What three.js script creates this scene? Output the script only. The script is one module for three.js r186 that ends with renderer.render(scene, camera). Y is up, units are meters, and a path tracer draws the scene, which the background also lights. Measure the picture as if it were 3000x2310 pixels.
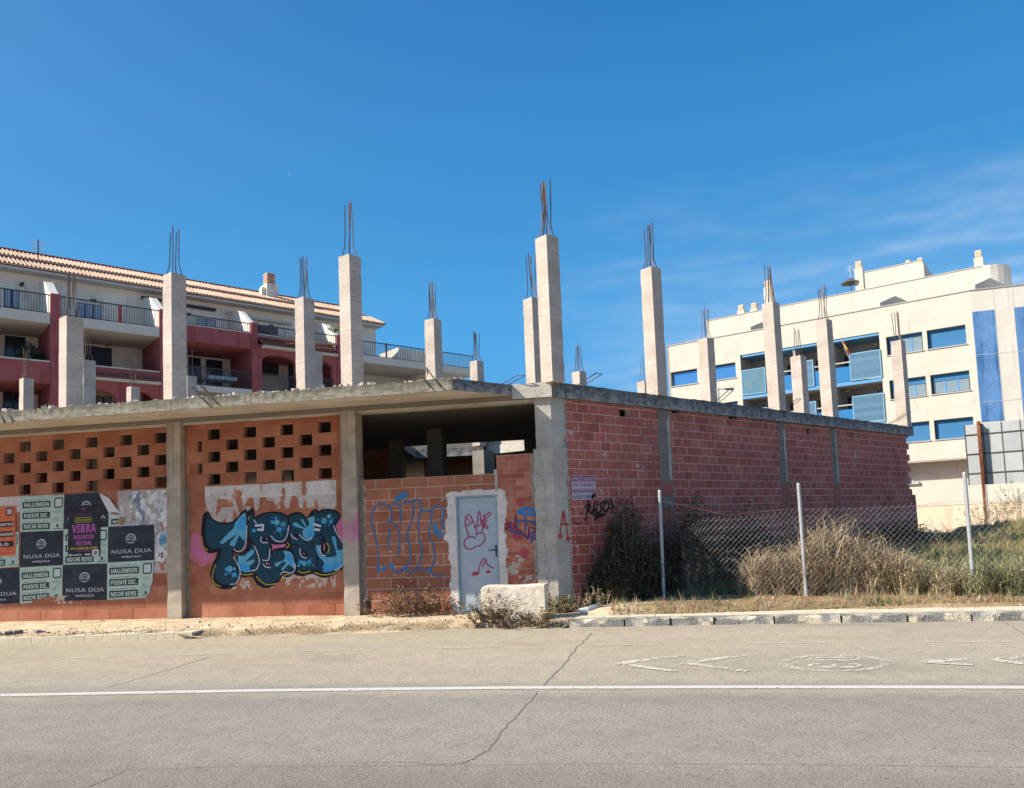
import * as THREE from 'three';
import { mergeGeometries } from 'three/addons/utils/BufferGeometryUtils.js';

// ---------- camera (calibrated from the photograph: 3000 x 2310 px, shifted lens) ----------
const F = 2270, PX = 1500, PY = 1374, PITCH = 4.31 * Math.PI / 180, ROLL = -2.25 * Math.PI / 180, EYE = 1.6;
const scene = new THREE.Scene();
const camera = new THREE.PerspectiveCamera(2 * Math.atan(PY / F) * 180 / Math.PI, 3000 / (2 * PY), 0.1, 3000);
camera.position.set(0, EYE, 0);
camera.rotation.order = 'YXZ';
camera.rotation.set(PITCH, 0, ROLL);
camera.setViewOffset(3000, 2 * PY, 0, 0, 3000, 2310);
camera.updateMatrixWorld(true); camera.updateProjectionMatrix();

// ---------- renderer, exposure ----------
const renderer = new THREE.WebGLRenderer({ antialias: true });
renderer.toneMapping = THREE.LinearToneMapping;
const EXPOSURE = 1.5;
renderer.toneMappingExposure = EXPOSURE;
renderer.shadowMap.enabled = true;

// ---------- small numeric helpers ----------
function rng(seed) { let a = seed >>> 0; return () => { a = (a + 0x6D2B79F5) | 0; let t = Math.imul(a ^ (a >>> 15), 1 | a); t = (t + Math.imul(t ^ (t >>> 7), 61 | t)) ^ t; return ((t ^ (t >>> 14)) >>> 0) / 4294967296; }; }
const hash2 = (x, y, s = 0) => { let h = (x * 374761393 + y * 668265263 + s * 974634217) | 0; h = Math.imul(h ^ (h >>> 13), 1274126177); return ((h ^ (h >>> 16)) >>> 0) / 4294967296; };
const sm = (a, b, x) => { const t = Math.min(1, Math.max(0, (x - a) / (b - a))); return t * t * (3 - 2 * t); };
const lerp = (a, b, t) => a + (b - a) * t, clamp = (x, a, b) => Math.min(b, Math.max(a, x));
function vnoise(x, y, s = 0, per = 0) {
  const xi = Math.floor(x), yi = Math.floor(y), fx = x - xi, fy = y - yi, u = fx * fx * (3 - 2 * fx), v = fy * fy * (3 - 2 * fy);
  const w = per ? (i) => ((i % per) + per) % per : (i) => i;
  const a = hash2(w(xi), w(yi), s), b = hash2(w(xi + 1), w(yi), s), c = hash2(w(xi), w(yi + 1), s), d = hash2(w(xi + 1), w(yi + 1), s);
  return a + (b - a) * u + (c - a) * v + (a - b - c + d) * u * v;
}
function fbm(x, y, s = 0, oct = 4, per = 0) { let v = 0, a = 0.5, n = 0; for (let i = 0; i < oct; i++) { v += a * vnoise(x, y, s + i * 17, per); n += a; x *= 2; y *= 2; per *= 2; a *= 0.5; } return v / n; }

// ---------- sky: computed daylight with thin wisps low on the right ----------
{
  const W = 2048, H = 1024, data = new Float32Array(W * H * 4), k = 1 / EXPOSURE;
  const stops = [[-90, .10, .13, .16], [-2, .16, .22, .28], [0, .20, .46, .80], [6, .12, .42, .82], [13, .085, .39, .80], [24, .050, .282, .65], [36, .026, .202, .535], [60, .026, .150, .43], [90, .020, .120, .37]];
  for (let j = 0; j < H; j++) {
    const el = ((j + 0.5) / H - 0.5) * 180;
    let i = 0; while (i < stops.length - 2 && el > stops[i + 1][0]) i++;
    const A = stops[i], B = stops[i + 1], t = sm(0, 1, clamp((el - A[0]) / (B[0] - A[0]), 0, 1)) * 0.4 + 0.6 * clamp((el - A[0]) / (B[0] - A[0]), 0, 1);
    for (let x = 0; x < W; x++) {
      const az = ((x + 0.5) / W - 0.5) * 360;            // atan2(z, x); straight ahead (-z) is -90
      let r = lerp(A[1], B[1], t), g = lerp(A[2], B[2], t), b = lerp(A[3], B[3], t);
      if (el > -8) { // brighter air around the sun, which stands out of the frame to the left
        const ce = Math.cos(el * Math.PI / 180), ca = -0.78 * ce * Math.cos(az * Math.PI / 180) + 0.597 * Math.sin(el * Math.PI / 180) + 0.19 * ce * Math.sin(az * Math.PI / 180), an = Math.acos(clamp(ca, -1, 1)) * 180 / Math.PI, gl = Math.exp(-an / 17);
        r += gl * 1.25; g += gl * 1.55; b += gl * 1.8;
      }
      if (el > -1 && el < 34) {
        const wv = (fbm(az * 0.12 + el * 0.22, el * 0.75 - az * 0.02, 5, 5) - 0.33) * 2.4;
        const st = fbm(az * 0.35 - el * 0.3, el * 1.9 + az * 0.06, 9, 4);
        const m = sm(-90, -79, az) * sm(25, 12, el) * (0.25 + 0.75 * sm(0.2, 0.7, fbm(az * 0.05, el * 0.12, 21, 3)));
        const c = clamp(wv, 0, 1) * clamp(0.35 + 1.3 * (st - 0.35), 0, 1) * m * 0.85 + 0.17 * sm(-92, -70, az) * sm(24, 9, el) * (0.5 + st);
        r = lerp(r, .60, c); g = lerp(g, .76, c); b = lerp(b, .95, c);
      }
      const o = (j * W + x) * 4; data[o] = r * k; data[o + 1] = g * k; data[o + 2] = b * k; data[o + 3] = 1;
    }
  }
  const sky = new THREE.DataTexture(data, W, H, THREE.RGBAFormat, THREE.FloatType);
  sky.mapping = THREE.EquirectangularReflectionMapping; sky.magFilter = THREE.LinearFilter; sky.minFilter = THREE.LinearFilter; sky.wrapS = THREE.RepeatWrapping; sky.needsUpdate = true;
  scene.background = sky; scene.environment = sky;
}
// ---------- sun: from the left, 36 degrees high ----------
const sun = new THREE.DirectionalLight(new THREE.Color().setRGB(1, 0.925, 0.815), 5);
sun.position.set(-78.6, 60, 20); sun.target.position.set(0, 0, -14);
sun.position.add(sun.target.position);
sun.castShadow = true; sun.shadow.mapSize.set(4096, 4096);
Object.assign(sun.shadow.camera, { left: -70, right: 70, top: 60, bottom: -60, near: 1, far: 320 });
scene.add(sun, sun.target);

// ---------- pixels of the photograph -> directions -> points on real surfaces ----------
const V3 = (x, y, z) => new THREE.Vector3(x, y, z);
function ray(px, py) { return V3((px - PX) / F, -(py - PY) / F, -1).applyEuler(camera.rotation); }
function gnd(px, py, h = 0) { const d = ray(px, py), t = (h - EYE) / d.y; return V3(d.x * t, h, d.z * t); }
function atDepth(px, py, z) { const d = ray(px, py), t = z / d.z; return V3(d.x * t, EYE + d.y * t, z); }
// a vertical frame: origin (x, z), direction angle; u along it, v height, w out of it
class Frame {
  constructor(x, z, dx, dz, flip = 1) { const l = Math.hypot(dx, dz); this.x = x; this.z = z; this.dx = dx / l; this.dz = dz / l; this.nx = -flip * this.dz; this.nz = flip * this.dx; this.flip = flip; }
  P(u, v, w = 0) { return [this.x + this.dx * u + this.nx * w, v, this.z + this.dz * u + this.nz * w]; }
  uv(px, py, w = 0) {
    const d = ray(px, py), ox = this.x + this.nx * w, oz = this.z + this.nz * w;
    const t = (ox * this.nx + oz * this.nz) / (d.x * this.nx + d.z * this.nz);
    const X = d.x * t - ox, Z = d.z * t - oz;
    return [X * this.dx + Z * this.dz, EYE + d.y * t];
  }
  of(x, z) { const X = x - this.x, Z = z - this.z; return [X * this.dx + Z * this.dz, X * this.nx + Z * this.nz]; }
}
const rad = (a) => a * Math.PI / 180;
const CB = [0.733, -13.7];                                                     // the building's street corner
const WF = new Frame(CB[0], CB[1], Math.cos(rad(10)), Math.sin(rad(10)));        // street front, u grows to the right, w to the street
const WR = new Frame(CB[0], CB[1], Math.sin(rad(49.6)), -Math.cos(rad(49.6)));   // side wall, u grows away
if (WF.nz < 0 || WR.nz < 0) throw new Error('frames face the wrong way');

// ---------- geometry builder ----------
class G {
  constructor() { this.p = []; this.t = []; this.c = null; }
  tri(a, b, c, ta, tb, tc) { this.p.push(...a, ...b, ...c); this.t.push(...ta, ...tb, ...tc); }
  quad(a, b, c, d, ta, tb, tc, td) { ta ||= [0, 0]; tb ||= [1, 0]; tc ||= [1, 1]; td ||= [0, 1]; this.tri(a, b, c, ta, tb, tc); this.tri(a, c, d, ta, tc, td); return this; }
  // box in a frame; uv in metres. ch = chamfer of the edges of the outer (w1) face
  box(W, u0, u1, v0, v1, w0, w1, ch = 0) {
    const P = (u, v, w) => W.P(u, v, w), q = (a, b, c, d, f) => this.quad(P(...a), P(...b), P(...c), P(...d), f(a), f(b), f(c), f(d));
    const fr = (a) => [a[0], a[1]], sd = (a) => [a[2] + u0, a[1]], tp = (a) => [a[0], a[2] + v0];
    const wi = w1 - ch, a0 = u0 + ch, a1 = u1 - ch, b0 = v0 + ch, b1 = v1 - ch;
    q([a0, b0, w1], [a1, b0, w1], [a1, b1, w1], [a0, b1, w1], fr);
    if (ch) {
      q([u0, v0, wi], [u1, v0, wi], [a1, b0, w1], [a0, b0, w1], fr); q([u1, v0, wi], [u1, v1, wi], [a1, b1, w1], [a1, b0, w1], fr);
      q([u1, v1, wi], [u0, v1, wi], [a0, b1, w1], [a1, b1, w1], fr); q([u0, v1, wi], [u0, v0, wi], [a0, b0, w1], [a0, b1, w1], fr);
    }
    q([u1, v0, w0], [u0, v0, w0], [u0, v1, w0], [u1, v1, w0], fr);
    q([u0, v0, w0], [u0, v0, wi], [u0, v1, wi], [u0, v1, w0], sd); q([u1, v0, wi], [u1, v0, w0], [u1, v1, w0], [u1, v1, wi], sd);
    q([u0, v1, wi], [u1, v1, wi], [u1, v1, w0], [u0, v1, w0], tp); q([u0, v0, w0], [u1, v0, w0], [u1, v0, wi], [u0, v0, wi], tp);
    return this;
  }
  // vertical prism over a plan polygon [[x, z], ...], y0 to y1 (numbers or per-point arrays)
  prism(pts, y0, y1, caps = true) {
    let l = 0; const n = pts.length, Y0 = (i) => Array.isArray(y0) ? y0[i] : y0, Y1 = (i) => Array.isArray(y1) ? y1[i] : y1;
    for (let i = 0; i < n; i++) {
      const j = (i + 1) % n, a = pts[i], b = pts[j], e = Math.hypot(b[0] - a[0], b[1] - a[1]);
      this.quad([a[0], Y0(i), a[1]], [b[0], Y0(j), b[1]], [b[0], Y1(j), b[1]], [a[0], Y1(i), a[1]], [l, Y0(i)], [l + e, Y0(j)], [l + e, Y1(j)], [l, Y1(i)]); l += e;
    }
    if (caps) {
      const f = THREE.ShapeUtils.triangulateShape(pts.map((p) => new THREE.Vector2(p[0], p[1])), []);
      for (const [i, j, k] of f) for (const Y of [Y0, Y1]) this.tri([pts[i][0], Y(i), pts[i][1]], [pts[j][0], Y(j), pts[j][1]], [pts[k][0], Y(k), pts[k][1]], pts[i], pts[j], pts[k]);
    }
    return this;
  }
  tube(pts, r, seg = 5, r1 = r) {
    const N = pts.length, rings = []; let up = V3(0.31, 0.2, 0.93), L = 0;
    for (let i = 0; i < N; i++) {
      const a = V3(...pts[Math.max(0, i - 1)]), b = V3(...pts[Math.min(N - 1, i + 1)]), t = b.sub(a).normalize();
      let s = V3().crossVectors(t, up); if (s.lengthSq() < 1e-6) s = V3(1, 0, 0); s.normalize(); const q = V3().crossVectors(s, t); up = q.clone();
      const rr = lerp(r, r1, i / (N - 1)), ring = [];
      if (i) L += Math.hypot(pts[i][0] - pts[i - 1][0], pts[i][1] - pts[i - 1][1], pts[i][2] - pts[i - 1][2]);
      for (let k = 0; k < seg; k++) { const an = k / seg * Math.PI * 2, c = Math.cos(an) * rr, d = Math.sin(an) * rr; ring.push([pts[i][0] + s.x * c + q.x * d, pts[i][1] + s.y * c + q.y * d, pts[i][2] + s.z * c + q.z * d]); }
      ring.L = L; rings.push(ring);
    }
    for (let i = 0; i + 1 < N; i++) for (let k = 0; k < seg; k++) { const m = (k + 1) % seg; this.quad(rings[i][k], rings[i + 1][k], rings[i + 1][m], rings[i][m], [k / seg, rings[i].L], [k / seg, rings[i + 1].L], [(k + 1) / seg, rings[i + 1].L], [(k + 1) / seg, rings[i].L]); }
    for (const ring of [rings[0], rings[N - 1]]) for (let k = 1; k + 1 < seg; k++) this.tri(ring[0], ring[k], ring[k + 1], [0, 0], [0, 0], [0, 0]);
    return this;
  }
  color(rgb) { this.c ||= []; while (this.c.length < this.p.length) this.c.push(...rgb); return this; }
  geo(base) {
    const g = new THREE.BufferGeometry(), p = new Float32Array(this.p);
    if (base) for (let i = 0; i < p.length; i += 3) { p[i] -= base[0]; p[i + 1] -= base[1]; p[i + 2] -= base[2]; }
    g.setAttribute('position', new THREE.BufferAttribute(p, 3)); g.setAttribute('uv', new THREE.BufferAttribute(new Float32Array(this.t), 2));
    if (this.c) g.setAttribute('color', new THREE.BufferAttribute(new Float32Array(this.c), 3));
    g.computeVertexNormals(); return g;
  }
}

// ---------- objects ----------
const taken = {};
function numbered(n) { if (!(n in taken)) { taken[n] = 0; return n; } return n + '_' + String(++taken[n]).padStart(3, '0'); }
function thing(name, label, category, base, group) {
  const o = new THREE.Group(); o.name = numbered(name); o.position.set(...base); o.userData = { label, category }; if (group) o.userData.group = group;
  o.bs = base; scene.add(o); return o;
}
function part(parent, name, g, mat, kind, label) {                       // parent: a thing, or a part of one
  const m = new THREE.Mesh(g.isBufferGeometry ? g : g.geo(parent.bs), mat); m.name = name; m.bs = parent.bs; m.castShadow = m.receiveShadow = true;
  if (kind) m.userData.kind = kind; if (label) m.userData.label = label;
  parent.add(m); return m;
}
function solo(name, label, category, base, g, mat, group) {              // a thing that is one mesh
  const m = new THREE.Mesh(g.geo(base), mat); m.name = numbered(name); m.position.set(...base); m.castShadow = m.receiveShadow = true;
  m.userData = { label, category }; if (group) m.userData.group = group; m.bs = base; scene.add(m); return m;
}
function structure(name, g, mat, kind = 'structure', label) {
  const m = new THREE.Mesh(g.isBufferGeometry ? g : g.geo(), mat); m.name = numbered(name); m.castShadow = m.receiveShadow = true; m.userData.kind = kind; if (label) m.userData.label = label;
  m.bs = [0, 0, 0]; scene.add(m); return m;
}

// ---------- textures ----------
function dtex(n, fn, rep, srgb = true, m = n) {                          // tileable; fn(u, v) -> [r, g, b] 0..255
  const d = new Uint8Array(n * m * 4);
  for (let j = 0; j < m; j++) for (let i = 0; i < n; i++) { const c = fn(i / n, j / m), o = (j * n + i) * 4; d[o] = clamp(c[0], 0, 255); d[o + 1] = clamp(c[1], 0, 255); d[o + 2] = clamp(c[2], 0, 255); d[o + 3] = 255; }
  const t = new THREE.DataTexture(d, n, m); t.wrapS = t.wrapT = THREE.RepeatWrapping; t.magFilter = THREE.LinearFilter; t.minFilter = THREE.LinearMipmapLinearFilter; t.generateMipmaps = true;
  if (srgb) t.colorSpace = THREE.SRGBColorSpace; t.repeat.set(1 / rep, 1 / (Array.isArray(rep) ? rep[1] : rep)); if (Array.isArray(rep)) t.repeat.set(1 / rep[0], 1 / rep[1]); t.needsUpdate = true; return t;
}
const grey = (v) => [v, v, v];
const bumpGrit = dtex(512, (u, v) => grey(255 * (0.55 * fbm(u * 64, v * 64, 3, 3, 64) + 0.45 * fbm(u * 8, v * 8, 4, 3, 8))), 0.8, false);
const bumpAgg = dtex(512, (u, v) => grey(255 * (0.75 * vnoise(u * 128, v * 128, 8, 128) + 0.25 * vnoise(u * 256, v * 256, 9, 256))), 1.3, false);
function canvasTex(w, h, draw) {
  const c = document.createElement('canvas'); c.width = Math.min(2048, Math.round(w)); c.height = Math.min(2048, Math.round(h));
  const x = c.getContext('2d'); draw(x, c.width, c.height); const t = new THREE.CanvasTexture(c); t.colorSpace = THREE.SRGBColorSpace; t.magFilter = THREE.LinearFilter; t.minFilter = THREE.LinearMipmapLinearFilter; t.generateMipmaps = true; t.anisotropy = 8; return t;
}
function grain(x, w, h, amp, seed, coarse = 0) {                          // material grain over what is drawn so far
  const im = x.getImageData(0, 0, w, h), d = im.data, r = rng(seed);
  for (let j = 0; j < h; j++) for (let i = 0; i < w; i++) { const o = (j * w + i) * 4, n = (r() - 0.5) * amp + (coarse ? (fbm(i * coarse, j * coarse, seed, 4) - 0.5) * amp * 2.4 : 0); d[o] += n; d[o + 1] += n * 0.95; d[o + 2] += n * 0.9; }
  x.putImageData(im, 0, 0);
}
const rgb = (c, a = 1) => `rgba(${c.map((v) => Math.round(clamp(v, 0, 255))).join(',')},${a})`;
const std = (o) => new THREE.MeshStandardMaterial({ roughness: 0.9, metalness: 0, side: THREE.DoubleSide, ...o });
const lin = (r, g, b) => new THREE.Color().setRGB(r, g, b);

// =====================================================================================
// GROUND: road, pavement, kerbs, rising lot behind the fence
// =====================================================================================
// strip coordinates along the street front: s to the right, t towards the camera (frame WF)
const kerbPts = [[-40, 6.2], [-16, 3.15], [-9.07, 2.31], [-5.83, 1.92], [-2.4, 1.52], [-1.3, 1.36], [0.26, 1.41], [3.56, 1.36], [6.76, 1.46], [16, 1.8], [60, 4]];
const poly = (pts, s) => { let i = 0; while (i < pts.length - 2 && s > pts[i + 1][0]) i++; const a = pts[i], b = pts[i + 1]; return lerp(a[1], b[1], (s - a[0]) / (b[0] - a[0])); };
const kerbT = (s) => poly(kerbPts, s);
const linePts = [[-40, 9.6], [-20, 7.4], [-5.35, 6.2], [-2.5, 5.99], [0.2, 5.88], [2.5, 5.88], [4.84, 5.93], [12, 6.3], [40, 8.6]];
const lineT = (s) => poly(linePts, s);
const seamPts = [[-40, 10.5], [-3.6, 8.35], [0.1, 8.28], [3.8, 8.55], [40, 11]];
function hT(x, z) {                                                        // height of the unpaved ground
  const [s, t] = WF.of(x, z), [, w] = WR.of(x, z), k = kerbT(s);
  const n = (fbm(x * 0.9, z * 0.9, 31, 4) - 0.5);
  const right = sm(0.0, 1.6, s) * sm(-0.3, 0.3, w + 0.15);
  let h = 0.095 + n * 0.03 * sm(0.05, 0.5, k - t);
  h += right * (0.15 * sm(0.25, 1.5, k - t) + 0.085 * clamp(-z - 14.2, 0, 9.5) + 0.02 * clamp(-z - 23.7, 0, 12) + n * 0.10 * sm(0.6, 2, k - t));
  const ramp = sm(-6.2, -5.4, s) * sm(0.34, 0.18, s);                      // the kerb is buried: dirt runs out onto the road
  const edge = k - t + (fbm(s * 1.7, 3, 41, 4) - 0.5) * 0.35;
  h = lerp(h, Math.min(h, -0.012 + 0.115 * sm(-0.12, 0.55, edge)), ramp);
  return h;
}
const P3 = (s, t, y) => WF.P(s, y, t);
function sheet(name, ss, tt, T, H, mat, col, kind = 'structure') {          // grid over s and a 0..1 parameter
  const g = new THREE.BufferGeometry(), p = [], uv = [], c = [], ix = [], nT = tt.length;
  for (const s of ss) for (const q of tt) { const t = T(s, q), [x, , z] = P3(s, t, 0), y = H(x, z, s, t); p.push(x, y, z); uv.push(s, t); if (col) c.push(...col(s, t, x, z)); }
  for (let i = 0; i + 1 < ss.length; i++) for (let j = 0; j + 1 < nT; j++) { const a = i * nT + j, b = a + nT; ix.push(a, b, b + 1, a, b + 1, a + 1); }
  g.setAttribute('position', new THREE.Float32BufferAttribute(p, 3)); g.setAttribute('uv', new THREE.Float32BufferAttribute(uv, 2)); if (col) g.setAttribute('color', new THREE.Float32BufferAttribute(c, 3));
  g.setIndex(ix); g.computeVertexNormals(); return structure(name, g, mat, kind);
}
const range = (a, b, d) => { const r = []; for (let x = a; x < b - 1e-6; x += d) r.push(x); r.push(b); return r; };

const asphaltTex = dtex(1024, (u, v) => {
  const a = vnoise(u * 256, v * 256, 1, 256), b = vnoise(u * 128, v * 128, 2, 128), c = fbm(u * 12, v * 12, 3, 4, 12);
  let g = 196 + (a - 0.5) * 34 + (b - 0.5) * 24 + (c - 0.5) * 22; if (b < 0.13) g -= 50 * (0.13 - b) / 0.13 + 12; if (a > 0.93) g += 12;
  return [g, g * 0.985, g * 0.965];
}, 1.7);
const mAsphalt = std({ map: asphaltTex, bumpMap: bumpAgg, bumpScale: 0.0035, roughness: 0.93, vertexColors: true });
sheet('road', range(-26, 26, 0.3), range(0, 1, 1 / 56), (s, q) => lerp(kerbT(s) - 0.25, 20, q * q * 0.35 + q * 0.65), () => 0, mAsphalt, (s, t, x, z) => {
  const far = sm(0.55, -0.05, t - lineT(s)), seam = t - poly(seamPts, s), n = fbm(s * 0.35, t * 0.9, 51, 4) - 0.5, n2 = fbm(s * 0.12, t * 1.6, 57, 3) - 0.5;
  let c = [0.50, 0.447, 0.368];                                          // worn grey lane
  const tan = [0.70, 0.60, 0.445], old = [0.40, 0.345, 0.282];             // dusty far lane, old coarse strip
  const joint = sm(0.42, 0.34, lineT(s) - t) * sm(-0.05, 0.06, lineT(s) - t);
  c = c.map((v, i) => lerp(lerp(v, tan[i], far * (1 - 0.75 * joint)), old[i], sm(-0.02, 0.03, seam)));
  const lane = fbm(s * 0.035, t * 2.4, 59, 4) - 0.5, spot = sm(0.70, 0.82, fbm(s * 0.8, t * 1.3, 63, 4)), k = 1 + n * 0.20 + n2 * 0.14 + lane * 0.16 - spot * 0.16; return c.map((v, i) => v * k * (1 + (i === 2 ? -0.12 : 0.02) * n2));
});
const mDirt = std({ map: dtex(512, (u, v) => { const a = fbm(u * 10, v * 10, 61, 5, 10), b = vnoise(u * 170, v * 170, 62, 170), c = vnoise(u * 60, v * 60, 63, 60); let g = 206 + (a - 0.5) * 80 + (b - 0.5) * 40; if (c < 0.13) g -= 46; if (c > 0.92) g += 26; return [g, g * 0.93, g * 0.83]; }, 2.3), bumpMap: bumpGrit, bumpScale: 0.02, vertexColors: true });
// far ground (reaches the horizon), a little below everything else
structure('far_ground', new THREE.PlaneGeometry(1600, 1600).rotateX(-Math.PI / 2).translate(0, -0.06, -100), std({ color: lin(0.38, 0.33, 0.26) }));
// the unpaved ground behind the kerb
sheet('verge', range(-26, 26, 0.22), [0, .004, .008, .013, .018, .024, .03, .037, .045, .055, .07, .09, .11, .14, .18, .22, .27, .33, .4, .5, .62, .75, .87, 1], (s, q) => kerbT(s) + (s > -6 && s < 0.3 ? 0.12 : -0.08) - q * 46, hT, mDirt, (s, t, x, z) => {
  const d = kerbT(s) - t, right = sm(0.8, 1.8, s), n = fbm(x * 1.3, z * 1.3, 71, 4), n2 = fbm(x * 4, z * 4, 73, 3);
  let c = [1.08, 0.98, 0.81]; const litter = [0.30, 0.235, 0.16], straw = [0.52, 0.40, 0.25], green = [0.16, 0.18, 0.08];
  const lit = right < 0.5 ? sm(0.30, 0.62, n2 + 0.35 * sm(0.5, 0.05, Math.abs(d - 0.12)) - 0.25) * sm(0.75, 0.2, d) : 0;
  c = c.map((v, i) => lerp(v, litter[i], lit * 0.8));
  const st = right * sm(0.15, 0.75, d + (n - 0.5) * 0.6); c = c.map((v, i) => lerp(v, straw[i], st));
  const gr = right * sm(2.2, 4, d) * sm(0.35, 0.6, n); c = c.map((v, i) => lerp(v, green[i], gr * 0.7));
  return c.map((v) => v * (0.84 + 0.32 * n2));
});
// kerb stones: each its own stone
const kerbMat = [0, 1, 2].map((k) => std({ map: dtex(256, (u, v) => { const a = fbm(u * 6, v * 6, 81 + k, 5, 6), b = vnoise(u * 90, v * 90, 84 + k, 90), e = sm(0.52, 0.68, fbm(u * 5, v * 5, 87 + k, 4, 5)); const g = 138 + (a - 0.5) * 80 + (b - 0.5) * 30; return [lerp(g, 206, e), lerp(g * 0.97, 192, e), lerp(g * 0.92, 166, e)]; }, 1), bumpMap: bumpGrit, bumpScale: 0.03 }));
{
  const R = rng(5);
  const kerb = structure('kerb', new G().prism([P3(0.26, 1.36, 0), P3(0.26, 1.2, 0), P3(0.3, 1.2, 0), P3(0.3, 1.36, 0)].map((p) => [p[0], p[2]]), -0.05, 0.05), kerbMat[0]);
  let s = 0.3;
  while (s < 13) {
    const L = 0.62 + R() * 0.36, a = s + 0.012, b = s + L - 0.012, g = new G(), N = 7;
    for (let i = 0; i < N; i++) {
      const q0 = lerp(a, b, i / N), q1 = lerp(a, b, (i + 1) / N), e = (q) => ({ f: kerbT(q) + (fbm(q * 6, 1, 91, 3) - 0.5) * 0.03, t: 0.118 + (fbm(q * 5, 7, 93, 3) - 0.5) * 0.02, c: 0.012 + 0.05 * sm(0.5, 0.75, fbm(q * 4, 3, 95, 3)) });
      const A = e(q0), B = e(q1), Q = (q, t, y) => P3(q, t, y), U = (q, y) => [q, y];
      g.quad(Q(q0, A.f, -0.03), Q(q1, B.f, -0.03), Q(q1, B.f - 0.004, B.t - B.c), Q(q0, A.f - 0.004, A.t - A.c), U(q0, 0), U(q1, 0), U(q1, B.t - B.c), U(q0, A.t - A.c));
      g.quad(Q(q0, A.f - 0.004, A.t - A.c), Q(q1, B.f - 0.004, B.t - B.c), Q(q1, B.f - B.c, B.t), Q(q0, A.f - A.c, A.t), U(q0, .3), U(q1, .3), U(q1, .35), U(q0, .35));
      g.quad(Q(q0, A.f - A.c, A.t), Q(q1, B.f - B.c, B.t), Q(q1, B.f - 0.16, 0.118), Q(q0, A.f - 0.16, 0.118), U(q0, .4), U(q1, .4), U(q1, .55), U(q0, .55));
    }
    for (const q of [a, b]) g.quad(P3(q, kerbT(q), -0.03), P3(q, kerbT(q) - 0.16, -0.03), P3(q, kerbT(q) - 0.16, 0.115), P3(q, kerbT(q), 0.115));
    part(kerb, 'kerb_stone', g, kerbMat[Math.floor(R() * 3)]); s += L;
  }
  // pale paving slabs behind the kerb on the right
  const paveMat = [0, 1].map((k) => std({ map: dtex(256, (u, v) => { const a = fbm(u * 5, v * 5, 101 + k, 5, 5), b = vnoise(u * 100, v * 100, 104, 100); const g = 214 + (a - 0.5) * 50 + (b - 0.5) * 26; return [g, g * 0.93, g * 0.79]; }, 0.7), bumpMap: bumpGrit, bumpScale: 0.008 }));
  const pave = structure('pavement', new G().prism([P3(0.4, 1.2, 0), P3(0.4, 1.0, 0), P3(0.45, 1.0, 0), P3(0.45, 1.2, 0)].map((p) => [p[0], p[2]]), 0, 0.115), paveMat[0]);
  for (let q = 0.45; q < 13; q += 0.4) {
    const D = lerp(0.24, 0.85, sm(1.5, 7, q)) + (R() - 0.5) * 0.08, f = (s) => kerbT(s) - 0.172, dy = (R() - 0.5) * 0.006;
    for (let t = 0; t < D; t += 0.4) { const d1 = Math.min(D, t + 0.392), g = new G(), a = q + 0.004, b = q + 0.396; g.prism([P3(a, f(a) - t, 0), P3(b, f(b) - t, 0), P3(b, f(b) - d1, 0), P3(a, f(a) - d1, 0)].map((p) => [p[0], p[2]]), 0.02, 0.129 + dy); part(pave, 'paving_slab', g, paveMat[Math.floor(R() * 2)]); }
  }
  // on the left: low pale kerb flags
  const low = structure('low_kerb', new G().prism([P3(-26, 4.3, 0), P3(-26, 4.2, 0), P3(-25.9, 4.2, 0), P3(-25.9, 4.3, 0)].map((p) => [p[0], p[2]]), 0, 0.05), paveMat[1]);
  for (let q = -22; q < -5.95; q += 0.3) { const a = q + 0.004, b = q + 0.296, g = new G(), dy = (R() - 0.5) * 0.008; g.prism([P3(a, kerbT(a) + 0.04, 0), P3(b, kerbT(b) + 0.04, 0), P3(b, kerbT(b) - 0.27, 0), P3(a, kerbT(a) - 0.27, 0)].map((p) => [p[0], p[2]]), -0.03, 0.096 + dy); part(low, 'kerb_stone', g, paveMat[Math.floor(R() * 2)]); }
}
// painted markings, worn
const wornPaint = (cov, col) => canvasTex(512, 128, (x, w, h) => {
  x.clearRect(0, 0, w, h); const im = x.createImageData(w, h);
  for (let j = 0; j < h; j++) for (let i = 0; i < w; i++) { const n = 0.6 * fbm(i / 9, j / 9, 113, 4) + 0.4 * fbm(i / 40, j / 40, 117, 3), o = (j * w + i) * 4; im.data[o] = col[0]; im.data[o + 1] = col[1]; im.data[o + 2] = col[2]; im.data[o + 3] = n < cov ? 255 : clamp(255 - (n - cov) * 2200, 0, 255); }
  x.putImageData(im, 0, 0);
});
const paintMat = (cov, col, rep) => { const t = wornPaint(cov, col); t.wrapS = t.wrapT = THREE.RepeatWrapping; t.repeat.set(1 / rep, 4 / rep); return std({ map: t, transparent: true, alphaTest: 0.5, roughness: 0.75 }); };
const mLine = paintMat(0.66, [204, 197, 184], 2.1), mFaint = paintMat(0.485, [206, 194, 172], 1.6), mVeryFaint = paintMat(0.445, [204, 192, 170], 1.2);
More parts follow.
